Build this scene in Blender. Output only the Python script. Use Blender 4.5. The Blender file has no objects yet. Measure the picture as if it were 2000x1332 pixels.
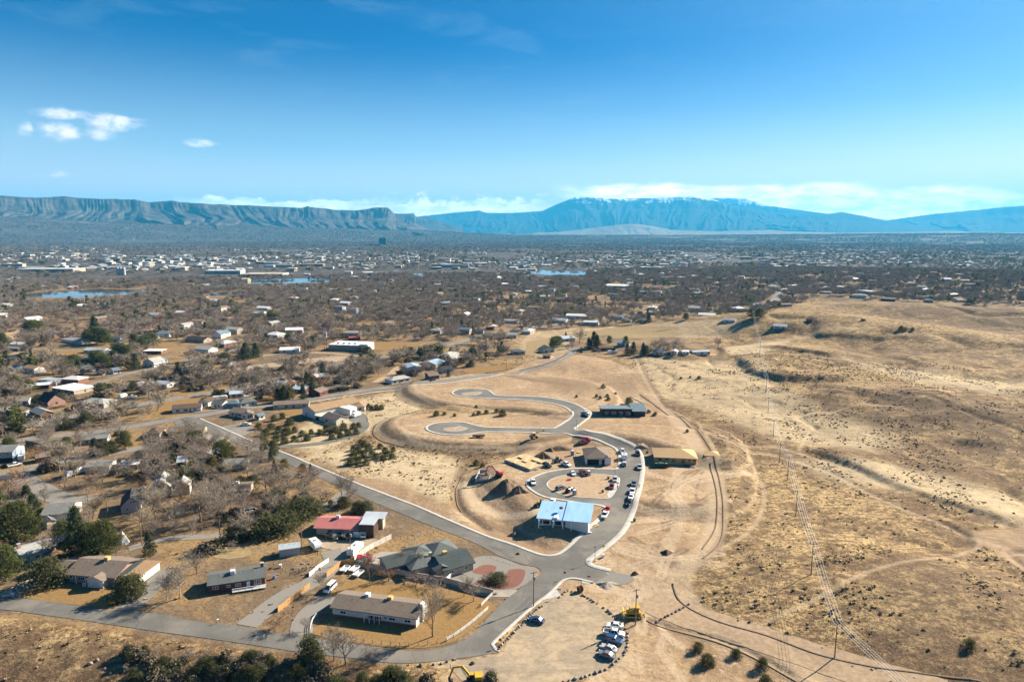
import bpy, math, random
import numpy as np
from mathutils import Vector, Matrix
from mathutils.geometry import delaunay_2d_cdt
R = math.radians
random.seed(7); np.random.seed(7)
scene = bpy.context.scene
col = scene.collection

# ------------------------------------------------------------------ camera
CAM_Z = 105.0
PITCH = R(9.0)
FPX = 1333.3                     # focal length in pixels of the 2000 px wide photograph
cam_d = bpy.data.cameras.new('camera'); cam = bpy.data.objects.new('camera', cam_d); col.objects.link(cam)
cam_d.sensor_width = 36.0; cam_d.lens = 24.0; cam_d.clip_start = 1.0; cam_d.clip_end = 200000.0
cam.location = (0, 0, CAM_Z); cam.rotation_euler = (R(90) - PITCH, 0, 0)
scene.camera = cam

# ------------------------------------------------------------------ light
SUN_EL, SUN_AZ = R(29.5), R(56)           # azimuth measured from +Y towards +X
scene.view_settings.view_transform = 'Standard'; scene.view_settings.look = 'None'
scene.view_settings.exposure = 1.66; scene.view_settings.gamma = 1.0
scene.view_settings.use_curve_mapping = False
sun_d = bpy.data.lights.new('sun', 'SUN'); sun_d.energy = 4.9; sun_d.angle = R(0.53); sun_d.color = (1.0, 0.89, 0.72)
sun = bpy.data.objects.new('sun', sun_d); col.objects.link(sun)
sdir = Vector((math.sin(SUN_AZ) * math.cos(SUN_EL), math.cos(SUN_AZ) * math.cos(SUN_EL), math.sin(SUN_EL)))
sun.rotation_euler = sdir.to_track_quat('Z', 'Y').to_euler()
sun.location = (200, 200, 400)
world = bpy.data.worlds.new('World'); scene.world = world; world.use_nodes = True
def build_world():
    nt = world.node_tree; N = nt.nodes; L = nt.links; N.clear()
    out = N.new('ShaderNodeOutputWorld'); bg = N.new('ShaderNodeBackground'); L.new(bg.outputs[0], out.inputs[0])
    sky = N.new('ShaderNodeTexSky'); sky.sky_type = 'NISHITA'; sky.sun_disc = False
    sky.sun_elevation = SUN_EL; sky.sun_rotation = SUN_AZ
    sky.altitude = 1500; sky.air_density = 1.0; sky.dust_density = 0.3; sky.ozone_density = 3.0
    bg.inputs[1].default_value = 0.05
    hs = N.new('ShaderNodeHueSaturation'); hs.inputs['Saturation'].default_value = 1.6; hs.inputs['Value'].default_value = 1.0
    L.new(sky.outputs[0], hs.inputs['Color'])
    tc = N.new('ShaderNodeTexCoord')
    sp = N.new('ShaderNodeSeparateXYZ'); L.new(tc.outputs['Generated'], sp.inputs[0])
    def m(op, a, b=None, clamp=False):
        n = N.new('ShaderNodeMath'); n.operation = op; n.use_clamp = clamp
        for i, v in enumerate((a, b)):
            if v is None: continue
            if isinstance(v, (int, float)): n.inputs[i].default_value = v
            else: L.new(v, n.inputs[i])
        return n.outputs[0]
    def mr(v, a, b, c=0., d=1., sm=True):
        n = N.new('ShaderNodeMapRange'); n.interpolation_type = 'SMOOTHSTEP' if sm else 'LINEAR'
        L.new(v, n.inputs[0])
        for i, q in enumerate((a, b, c, d)): n.inputs[1 + i].default_value = q
        return n.outputs[0]
    az = m('ARCTAN2', sp.outputs[0], sp.outputs[1])      # radians, 0 = +Y
    el = m('ARCSINE', sp.outputs[2])
    cmb = N.new('ShaderNodeCombineXYZ'); L.new(az, cmb.inputs[0]); L.new(el, cmb.inputs[1])
    def noise(scale, sy, detail=6, rough=0.6, off=0., dist=0.):
        mp = N.new('ShaderNodeMapping'); mp.inputs['Scale'].default_value = (scale, scale * sy, 1); mp.inputs['Location'].default_value = (off, off * .7, off)
        L.new(cmb.outputs[0], mp.inputs[0])
        n = N.new('ShaderNodeTexNoise'); n.inputs['Scale'].default_value = 1; n.inputs['Detail'].default_value = detail
        n.inputs['Roughness'].default_value = rough; n.inputs['Distortion'].default_value = dist
        L.new(mp.outputs[0], n.inputs['Vector']); return n.outputs[0]
    def blob(a0, e0, ra, re, n1, amp=0.9, hard=0.5):
        dx = m('DIVIDE', m('SUBTRACT', az, R(a0)), R(ra)); dy = m('DIVIDE', m('SUBTRACT', el, R(e0)), R(re))
        d = m('SQRT', m('ADD', m('MULTIPLY', dx, dx), m('MULTIPLY', dy, dy)))
        v = m('ADD', m('SUBTRACT', 1.0, d), m('MULTIPLY', m('SUBTRACT', n1, 0.5), amp * 2))
        return mr(v, 0.0, hard)
    n1 = noise(34, 1.7, 8, .62); n2 = noise(60, 1.5, 6, .6, 3.1); nw = noise(6, 4.5, 5, .6, 1.7, .8)
    cur = hs.outputs[0]
    def lay(fac, colr, cur):
        mx = N.new('ShaderNodeMix'); mx.data_type = 'RGBA'; L.new(fac, mx.inputs[0]); L.new(cur, mx.inputs[6])
        if isinstance(colr, tuple): mx.inputs[7].default_value = colr + (1,)
        else: L.new(colr, mx.inputs[7])
        return mx.outputs[2]
    # pale thin veil low on the left and very faint cirrus streaks
    # air glow: the sky pales towards the horizon all round and around the sun
    sv = N.new('ShaderNodeVectorMath'); sv.operation = 'DOT_PRODUCT'; L.new(tc.outputs['Generated'], sv.inputs[0]); sv.inputs[1].default_value = sdir
    tint = N.new('ShaderNodeMix'); tint.data_type = 'RGBA'; tint.blend_type = 'MULTIPLY'; tint.inputs[0].default_value = 1; L.new(cur, tint.inputs[6]); tint.inputs[7].default_value = (.05, .44, .58, 1)
    cur = lay(m('MULTIPLY', mr(el, R(15), R(0), 0, 1), .85), (5.4, 6.5, 7.1), tint.outputs[2])
    cur = lay(m('MULTIPLY', mr(el, R(7), R(0), 0, 1), .8), (12., 8.0, 6.2), cur)
    cur = lay(m('MULTIPLY', m('POWER', m('MAXIMUM', sv.outputs['Value'], 0.), 6.), .34), (6.5, 10.5, 12.), cur)
    cur = lay(m('MULTIPLY', m('MULTIPLY', m('POWER', m('MAXIMUM', sv.outputs['Value'], 0.), 3.), mr(el, R(10), R(1), 0, 1)), .75), (15., 11.5, 9.6), cur)
    veil = m('MULTIPLY', blob(-37, 6.2, 15, 2.4, nw, .35, 1.1), 0.30)
    cur = lay(veil, (5.2, 5.2, 5.6), cur)
    cir = m('MULTIPLY', m('MULTIPLY', mr(nw, .52, .8), mr(el, R(3), R(12))), 0.16)
    cur = lay(cir, (3.0, 4.2, 5.2), cur)
    # cumulus: direction (azimuth, elevation) and size in degrees
    shade = N.new('ShaderNodeMix'); shade.data_type = 'RGBA'; L.new(mr(n2, .35, .62), shade.inputs[0])
    shade.inputs[6].default_value = (5.4, 5.8, 6.6, 1); shade.inputs[7].default_value = (11, 9.6, 8.8, 1)
    for (px, py, rx, ry, op) in ((118, 258, 42, 20, .95), (50, 254, 15, 15, .8), (125, 222, 55, 14, .75), (218, 240, 55, 17, .85), (190, 264, 34, 14, .7),
                             (240, 232, 45, 6, .6), (390, 280, 30, 10, .8), (108, 340, 26, 8, .75), (492, 360, 26, 3, .5), (590, 365, 18, 3, .5), (768, 377, 30, 4, .6)):
        u = (px - 1000) / FPX; v = (666 - py) / FPX
        d = Vector((u, math.cos(PITCH) + v * math.sin(PITCH), -math.sin(PITCH) + v * math.cos(PITCH))).normalized()
        a0 = math.degrees(math.atan2(d.x, d.y)); e0 = math.degrees(math.asin(d.z))
        k = 57.3 / FPX * .9
        cur = lay(m('MULTIPLY', blob(a0, e0, rx * k, ry * k, n1, .7, .75), op), shade.outputs[2], cur)
    # cumulus bank sitting behind the ranges
    def bank(a0, a1, e_top, soft, cur, nn, colr, op, wv):
        top = m('ADD', m('MULTIPLY', m('SUBTRACT', nn, .5), R(wv)), R(e_top))
        f = m('MULTIPLY', mr(m('SUBTRACT', top, el), 0, R(soft)), m('MULTIPLY', mr(az, R(a0 - 3), R(a0 + 3)), mr(az, R(a1 + 3), R(a1 - 3))))
        return lay(m('MULTIPLY', f, op), colr, cur)
    s2 = N.new('ShaderNodeMix'); s2.data_type = 'RGBA'; L.new(mr(noise(26, 3.5, 7, .65, 8.), .38, .6), s2.inputs[0]); s2.inputs[6].default_value = (15, 14, 13, 1); s2.inputs[7].default_value = (25, 21, 17.5, 1); sh2 = s2.outputs[2]
    cur = bank(-25, -12, 2.75, .4, cur, n1, sh2, .85, 2.4)
    cur = bank(-11, 2, 2.9, .6, cur, n1, sh2, .8, 3.8)
    nb = noise(17, 2.6, 6, .55, 5.)
    cur = bank(5.5, 26, 3.95, .7, cur, nb, sh2, .95, 1.5)
    cur = bank(20, 34, 3.4, .9, cur, nb, sh2, .95, 1.5)
    cur = bank(28, 80, 3.1, .9, cur, nb, sh2, .9, 1.5)
    L.new(cur, bg.inputs[0])
build_world()
cy = scene.cycles
cy.use_denoising = True; cy.max_bounces = 4; cy.diffuse_bounces = 2; cy.glossy_bounces = 2; cy.transparent_max_bounces = 4; cy.volume_bounces = 0
cy.transmission_bounces = 2; cy.use_adaptive_sampling = True; cy.adaptive_threshold = 0.02; cy.caustics_reflective = False; cy.caustics_refractive = False

# ------------------------------------------------------------------ tagging
def tag(o, label=None, cat=None, group=None, kind=None):
    if label: o['label'] = label
    if cat: o['category'] = cat
    if group: o['group'] = group
    if kind: o['kind'] = kind
    return o

# ------------------------------------------------------------------ pixel <-> plane helpers (numbers were read off the photograph)
def pdir(px, py):
    u = (np.asarray(px, float) - 1000) / FPX; v = (666 - np.asarray(py, float)) / FPX
    return u, math.cos(PITCH) + v * math.sin(PITCH), -math.sin(PITCH) + v * math.cos(PITCH)
def PL(pts):
    a = np.asarray(pts, float).reshape(-1, 2); dx, dy, dz = pdir(a[:, 0], a[:, 1]); t = CAM_Z / -dz
    return np.stack([dx * t, dy * t], 1)

# ------------------------------------------------------------------ noise
_rng = np.random.RandomState(3)
_T = _rng.rand(256, 256)
def vnoise(x, y):
    xi = np.floor(x).astype(int); yi = np.floor(y).astype(int); fx = x - xi; fy = y - yi
    fx = fx * fx * (3 - 2 * fx); fy = fy * fy * (3 - 2 * fy)
    a = _T[xi & 255, yi & 255]; b = _T[(xi + 1) & 255, yi & 255]; c = _T[xi & 255, (yi + 1) & 255]; d = _T[(xi + 1) & 255, (yi + 1) & 255]
    return (a * (1 - fx) + b * fx) * (1 - fy) + (c * (1 - fx) + d * fx) * fy
def fbm(x, y, o=4, g=.5):
    s = 0; amp = 1; t = 0
    for k in range(o):
        s = s + amp * (vnoise(x * 2 ** k + 17.3 * k, y * 2 ** k + 5.1 * k) - .5); t += amp; amp *= g
    return s / t * 2
def sstep(a, b, x):
    t = np.clip((x - a) / (b - a), 0, 1); return t * t * (3 - 2 * t)
def seg_dist(x, y, poly, closed=False):
    """distance to a polyline, side sign (+ = left of travel) and running parameter 0..1"""
    P = np.asarray(poly, float)
    if closed: P = np.vstack([P, P[:1]])
    best = np.full(x.shape, 1e18); side = np.ones(x.shape); par = np.zeros(x.shape)
    L = np.r_[0, np.cumsum(np.hypot(*np.diff(P, axis=0).T))]
    for i in range(len(P) - 1):
        ax, ay = P[i]; bx, by = P[i + 1]; dx, dy = bx - ax, by - ay; q = dx * dx + dy * dy + 1e-9
        t = np.clip(((x - ax) * dx + (y - ay) * dy) / q, 0, 1)
        ex = x - ax - t * dx; ey = y - ay - t * dy; d = ex * ex + ey * ey
        m = d < best; best = np.where(m, d, best)
        side = np.where(m, np.sign(dx * (y - ay) - dy * (x - ax)), side)
        par = np.where(m, (L[i] + t * (L[i + 1] - L[i])) / L[-1], par)
    return np.sqrt(best), side, par
def in_poly(x, y, poly):
    P = np.asarray(poly, float); c = np.zeros(x.shape, bool); j = len(P) - 1
    for i in range(len(P)):
        xi, yi = P[i]; xj, yj = P[j]
        if yi != yj:
            c ^= ((yi > y) != (yj > y)) & (x < (xj - xi) * (y - yi) / (yj - yi) + xi)
        j = i
    return c
def catmull(P, closed=False, n=6):
    P = np.asarray(P, float); m = len(P); out = []
    rng = range(m if closed else m - 1)
    for i in rng:
        if closed: p0, p1, p2, p3 = P[(i - 1) % m], P[i], P[(i + 1) % m], P[(i + 2) % m]
        else: p0, p1, p2, p3 = P[max(i - 1, 0)], P[i], P[i + 1], P[min(i + 2, m - 1)]
        for k in range(n):
            t = k / n
            out.append(.5 * (2 * p1 + (p2 - p0) * t + (2 * p0 - 5 * p1 + 4 * p2 - p3) * t * t + (3 * p1 - p0 - 3 * p2 + p3) * t ** 3))
    if not closed: out.append(P[-1])
    return np.array(out)
def clipbox(x, y, P, mg):
    P = np.asarray(P); return (x > P[:, 0].min() - mg) & (x < P[:, 0].max() + mg) & (y > P[:, 1].min() - mg) & (y < P[:, 1].max() + mg)
# ------------------------------------------------------------------ terrain heights
BENCH = []
PONDS = [[(44, 575), (90, 569), (180, 565), (280, 566), (290, 570), (250, 574), (160, 580), (60, 581)], [(38, 587), (64, 585), (66, 590), (40, 592)],
         [(466, 551), (500, 547), (580, 544), (656, 546), (640, 551), (560, 554), (490, 554)], [(406, 573), (440, 570), (476, 569), (484, 573), (450, 576), (412, 578)],
         [(806, 534), (832, 535), (824, 545), (811, 544)], [(1018, 531), (1052, 527), (1090, 530), (1147, 529), (1142, 537), (1100, 536), (1070, 537)], [(1021, 543), (1070, 542), (1068, 546), (1030, 546)],
         [(1290, 512), (1350, 510), (1355, 513), (1300, 515)], [(970, 512), (1060, 510), (1060, 513), (975, 515)]]
def terrain_h(x, y):
    r = np.hypot(x, y); az = np.degrees(np.arctan2(x, y))
    h = 0.35 * fbm(x / 30, y / 30, 3) * sstep(110, 260, r)
    # open range land on the right: rolling ground
    rl = catmull(PL([(1250, 1332), (1420, 1240), (1330, 1130), (1430, 1000), (1400, 900), (1280, 800), (1180, 740), (1300, 660), (1700, 600), (2300, 560)]), False, 3)
    d, s, _ = seg_dist(x, y, rl)
    right = np.where(s < 0, sstep(0, 60, d), 0) * (x > 0) * sstep(120, 190, r)
    h = h + right * (3.4 * fbm(x / 90, y / 90, 4) + 5.0 * fbm(x / 260 + 4, y / 260, 2) * sstep(300, 600, r) + .8 * fbm(x / 20, y / 20, 4))
    gully = np.abs(fbm(x / 120 + 9, y / 120 + 3, 3)); h = h - right * 2.4 * np.exp(-(gully / .06) ** 2) * sstep(260, 400, r); g2 = np.abs(fbm(x / 46 + 2, y / 46 + 7, 3)); h = h - right * .9 * np.exp(-(g2 / .07) ** 2) * (vnoise(x / 150, y / 150) > .35)
    def hill(px, py, H, ra, rd, rot=0.):
        c = PL([(px, py)])[0]; a = math.atan2(c[0], c[1]) + R(rot)
        X = (x - c[0]) * math.cos(a) - (y - c[1]) * math.sin(a); Y = (x - c[0]) * math.sin(a) + (y - c[1]) * math.cos(a)
        return H * np.exp(-(X / ra) ** 2 - (Y / rd) ** 2)
    h = h + hill(1730, 668, 19, 175, 62) + hill(1530, 645, 11, 120, 60) + hill(1990, 628, 15, 210, 70) + hill(1790, 560, 13, 420, 260) + hill(2050, 552, 13, 400, 250)
    h = h + hill(1700, 1180, 3.5, 60, 40) + hill(1960, 820, 7, 120, 50) + hill(1350, 690, 6, 90, 50) + hill(1140, 715, 3.5, 40, 30) + hill(1900, 1200, 4, 60, 40)
    h = h + hill(1390, 748, 2.5, 12, 12) + hill(1640, 590, 10, 120, 50)
    def scarp(pts, H, front, back, taper=.12, rough=0.):
        nonlocal h
        P = catmull(PL(pts), False, 4); m = clipbox(x, y, P, back * 3 + 10)
        if not m.any(): return
        xx, yy = x[m], y[m]; d, s, t = seg_dist(xx, yy, P)
        if rough: d = d + s * rough * fbm(xx / 9, yy / 9, 3)
        tp = sstep(0, taper, t) * sstep(0, taper, 1 - t)
        f = np.where(s > 0, np.exp(-(np.maximum(d, 0) / back) ** 2), 1 - sstep(0, front, d))
        h[m] += H * f * tp
    # bank with the deep shade on the hillside and the smaller ones around it
    scarp([(1430, 700), (1462, 716), (1482, 738), (1540, 752), (1630, 757), (1690, 752), (1730, 762)], 4, 9, 60, .22, 2.5)
    scarp([(1470, 690), (1520, 692), (1580, 700), (1640, 712)], 2.5, 5, 25, .2, 1.)
    scarp([(1570, 875), (1640, 900), (1740, 945), (1860, 985), (2010, 1035)], 1.7, 5, 14, .1, 1.5)
    scarp([(1560, 672), (1680, 680), (1800, 685)], 2.5, 7, 30, .2, 3)
    scarp([(1660, 612), (1740, 606), (1900, 604)], 4, 12, 40, .2, 3)
    # graded benches of the new streets (their fill slopes face the camera)
    def bench(pts, H, w):
        nonlocal h
        BENCH.append(pts)
        P = catmull(PL(pts), True, 4); m = clipbox(x, y, P, w * 2)
        xx, yy = x[m], y[m]; d, _, _ = seg_dist(xx, yy, P, True); ins = in_poly(xx, yy, P); sd = np.where(ins, d, -d)
        h[m] += H * sstep(-w, w * .25, sd)
    bench([(830, 748), (800, 765), (830, 786), (900, 800), (1000, 806), (1075, 812), (1095, 822), (1140, 815), (1190, 790), (1160, 755), (1050, 742), (940, 738)], 3.6, 11)
    bench([(800, 818), (762, 835), (785, 858), (850, 872), (960, 878), (1060, 874), (1120, 862), (1150, 872), (1230, 875), (1420, 920), (1400, 850), (1240, 812), (1100, 826), (960, 815), (880, 806)], 3.6, 11)
    bench([(1010, 905), (960, 925), (975, 960), (1010, 985), (1040, 1020), (1060, 1040), (1110, 1045), (1220, 990), (1420, 1000), (1420, 880), (1230, 850), (1120, 868), (1050, 880)], 3.0, 11)
    # ditch beside the dirt road, gully bank below the lower street
    def ditch(pts, D, w):
        nonlocal h
        P = catmull(PL(pts), False, 4); m = clipbox(x, y, P, w * 4); xx, yy = x[m], y[m]; d, s, t = seg_dist(xx, yy, P)
        h[m] -= D * np.exp(-(d / w) ** 2) * sstep(0, .06, t) * sstep(0, .06, 1 - t)
    ditch([(1255, 1210), (1300, 1228), (1400, 1255), (1480, 1290), (1560, 1335)], .5, .9)
    ditch([(1400, 690), (1500, 660), (1600, 655)], 1.5, 10)
    ditch([(900, 930), (890, 965), (905, 1000), (960, 1040)], .8, 2)
    # foreground bank falls away below the street
    P = catmull(PL([(-400, 1180), (0, 1212), (200, 1238), (300, 1252), (480, 1275), (640, 1302), (760, 1318), (860, 1326), (960, 1345), (1040, 1400), (1100, 1600)]), False, 4)
    d, s, _ = seg_dist(x, y, P)
    below = (s < 0) & (r < 400)
    h = np.where(below, h - 8.0 * sstep(1, 40, d) - 9.0 * sstep(-31, -26, az) * sstep(0, 24, d) + .8 * fbm(x / 8, y / 8, 3) * sstep(0, 12, d), h)
    # land rising to the foot of the cliffs, foothills
    rise = sstep(7600, 10300, r)
    f = np.interp(az, [-60, -37, -27.7, -17, -7, 0, 12, 30, 60], [300, 280, 218, 165, 120, 60, 60, 80, 120])
    h = h + rise * f + sstep(8500, 11000, r) * 22 * fbm(x / 1400, y / 500, 4)
    h = h + sstep(2200, 3500, r) * 3 * fbm(x / 400, y / 400, 2)
    # ponds lie flat
    for P in PONDS:
        W = PL(P); m = clipbox(x, y, W, 60); d, _, _ = seg_dist(x[m], y[m], W, True); sd = np.where(in_poly(x[m], y[m], W), d, -d)
        k = sstep(-50, -5, sd); h[m] = h[m] * (1 - k) - 1.0 * sstep(-3, 3, sd)
    return h

az_f = np.radians(np.arange(-41, 41.01, 0.118)); az_c = np.radians(np.r_[np.arange(-179, -41.5, 3.0), np.arange(43.5, 180.9, 3.0)])
AZ = np.sort(np.r_[az_f, az_c])
RR = np.r_[np.geomspace(8, 130, 26)[:-1], np.geomspace(130, 1600, 560)[:-1], np.geomspace(1600, 37500, 130)]
LR = np.log(RR)
gr, ga = np.meshgrid(RR, AZ, indexing='ij')
GX = gr * np.sin(ga); GY = gr * np.cos(ga)
GH = terrain_h(GX.ravel(), GY.ravel()).reshape(GX.shape)
nr, na = GX.shape
def GZ(x, y):
    x = np.atleast_1d(np.asarray(x, float)); y = np.atleast_1d(np.asarray(y, float))
    r = np.clip(np.hypot(x, y), RR[0] * 1.001, RR[-1] * .999); a = np.clip(np.arctan2(x, y), AZ[0], AZ[-1])
    i = np.clip(np.searchsorted(LR, np.log(r)) - 1, 0, nr - 2); j = np.clip(np.searchsorted(AZ, a) - 1, 0, na - 2)
    u = (r - RR[i]) / (RR[i + 1] - RR[i]); v = (a - AZ[j]) / (AZ[j + 1] - AZ[j])
    h00 = GH[i, j]; h11 = GH[i + 1, j + 1]; h10 = GH[i + 1, j]; h01 = GH[i, j + 1]
    return np.where(u > v, h00 + u * (h10 - h00) + v * (h11 - h10), h00 + v * (h01 - h00) + u * (h11 - h01))
def P3(pts):
    """points of the photograph carried on to the ground of the model"""
    a = np.asarray(pts, float).reshape(-1, 2); dx, dy, dz = pdir(a[:, 0], a[:, 1])
    t = (CAM_Z - 45) / np.maximum(-dz, 1e-3); lo = t.copy(); hi = t.copy(); done = np.zeros(t.shape, bool)
    for k in range(420):
        tn = t * 1.006; z = CAM_Z + dz * tn; g = GZ(dx * tn, dy * tn); hit = (z < g) & ~done
        lo = np.where(hit, t, lo); hi = np.where(hit, tn, hi); done |= hit; t = np.where(done, t, tn)
        if done.all(): break
    for k in range(18):
        mid = (lo + hi) / 2; z = CAM_Z + dz * mid; b = z < GZ(dx * mid, dy * mid); hi = np.where(b, mid, hi); lo = np.where(b, lo, mid)
    t = hi; X = dx * t; Y = dy * t
    return np.stack([X, Y, GZ(X, Y)], 1)
def PG(pts): return P3(pts)[:, :2]
def to_px(x, y, z):
    """where a world point falls in the photograph (used to choose which repeats are in view and which are nearest)"""
    x = np.asarray(x, float); y = np.asarray(y, float); z = np.asarray(z, float) - CAM_Z
    c = math.cos(PITCH); s = math.sin(PITCH); dep = y * c - z * s; up = y * s + z * c
    return 1000 + FPX * x / dep, 666 - FPX * up / dep

# ------------------------------------------------------------------ materials
MATS = {}
class NT:
    def __init__(s, name, rough=.85, spec=.25, metal=0.):
        s.m = bpy.data.materials.new(name); s.m.use_nodes = True; s.t = s.m.node_tree; s.N = s.t.nodes; s.L = s.t.links
        s.b = s.N['Principled BSDF']; s.b.inputs['Roughness'].default_value = rough
        s.b.inputs['Specular IOR Level'].default_value = spec; s.b.inputs['Metallic'].default_value = metal
    def val(s, n, i, v):
        if v is None: return
        if hasattr(v, 'links'): s.L.new(v, n.inputs[i])
        else: n.inputs[i].default_value = v
    def math(s, op, a, b=None, clamp=False):
        n = s.N.new('ShaderNodeMath'); n.operation = op; n.use_clamp = clamp; s.val(n, 0, a); s.val(n, 1, b); return n.outputs[0]
    def mr(s, v, a, b, c=0., d=1.):
        n = s.N.new('ShaderNodeMapRange'); n.interpolation_type = 'SMOOTHSTEP'; s.L.new(v, n.inputs[0])
        for i, q in enumerate((a, b, c, d)): n.inputs[1 + i].default_value = q
        return n.outputs[0]
    def noise(s, scale, detail=4, rough=.6, vec=None, sc=(1, 1, 1), dist=0., off=0.):
        if vec is None:
            if not hasattr(s, 'tc'): s.tc = s.N.new('ShaderNodeTexCoord')
            vec = s.tc.outputs['Object']
        mp = s.N.new('ShaderNodeMapping'); mp.inputs['Scale'].default_value = sc; mp.inputs['Location'].default_value = (off, off, off); s.L.new(vec, mp.inputs[0])
        n = s.N.new('ShaderNodeTexNoise'); n.inputs['Scale'].default_value = scale; n.inputs['Detail'].default_value = detail
        n.inputs['Roughness'].default_value = rough; n.inputs['Distortion'].default_value = dist; s.L.new(mp.outputs[0], n.inputs['Vector']); return n.outputs[0]
    def mix(s, f, a, b, mode='MIX'):
        n = s.N.new('ShaderNodeMix'); n.data_type = 'RGBA'; n.blend_type = mode; s.val(n, 0, f)
        for i, v in ((6, a), (7, b)):
            if isinstance(v, tuple): n.inputs[i].default_value = v[:3] + (1,)
            else: s.L.new(v, n.inputs[i])
        return n.outputs[2]
    def col(s, v):
        if isinstance(v, tuple): s.b.inputs['Base Color'].default_value = v[:3] + (1,)
        else: s.L.new(v, s.b.inputs['Base Color'])
    def bump(s, hgt, st=.4, dist=.1):
        n = s.N.new('ShaderNodeBump'); n.inputs['Strength'].default_value = st; n.inputs['Distance'].default_value = dist
        s.L.new(hgt, n.inputs['Height']); s.L.new(n.outputs[0], s.b.inputs['Normal'])
    def attr(s, name):
        n = s.N.new('ShaderNodeAttribute'); n.attribute_name = name; sp = s.N.new('ShaderNodeSeparateColor'); s.L.new(n.outputs['Color'], sp.inputs[0]); return sp.outputs
def mat(name, c, rough=.85, spec=.25, metal=0., var=.25, scale=1.2, sc=(1, 1, 1), bump=.0, c2=None, obj_random=0.):
    if name in MATS: return MATS[name]
    n = NT(name, rough, spec, metal)
    if var > 0:
        c2 = c2 or tuple(v * (1 - var) for v in c)
        f = n.noise(scale, 5, .65, sc=sc); out = n.mix(n.mr(f, .3, .7), c, c2)
        if obj_random:
            oi = n.N.new('ShaderNodeObjectInfo'); hs = n.N.new('ShaderNodeHueSaturation')
            n.L.new(n.math('ADD', n.math('MULTIPLY', oi.outputs['Random'], obj_random * 2), 1 - obj_random), hs.inputs['Value'])
            n.L.new(n.math('ADD', n.math('MULTIPLY', oi.outputs['Random'], obj_random * .06), .5 - obj_random * .03), hs.inputs['Hue'])
            n.L.new(out, hs.inputs['Color']); out = hs.outputs[0]
        n.col(out)
        if bump: n.bump(f, bump, .06)
    else: n.col(c)
    MATS[name] = n.m
    return n.m

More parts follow.
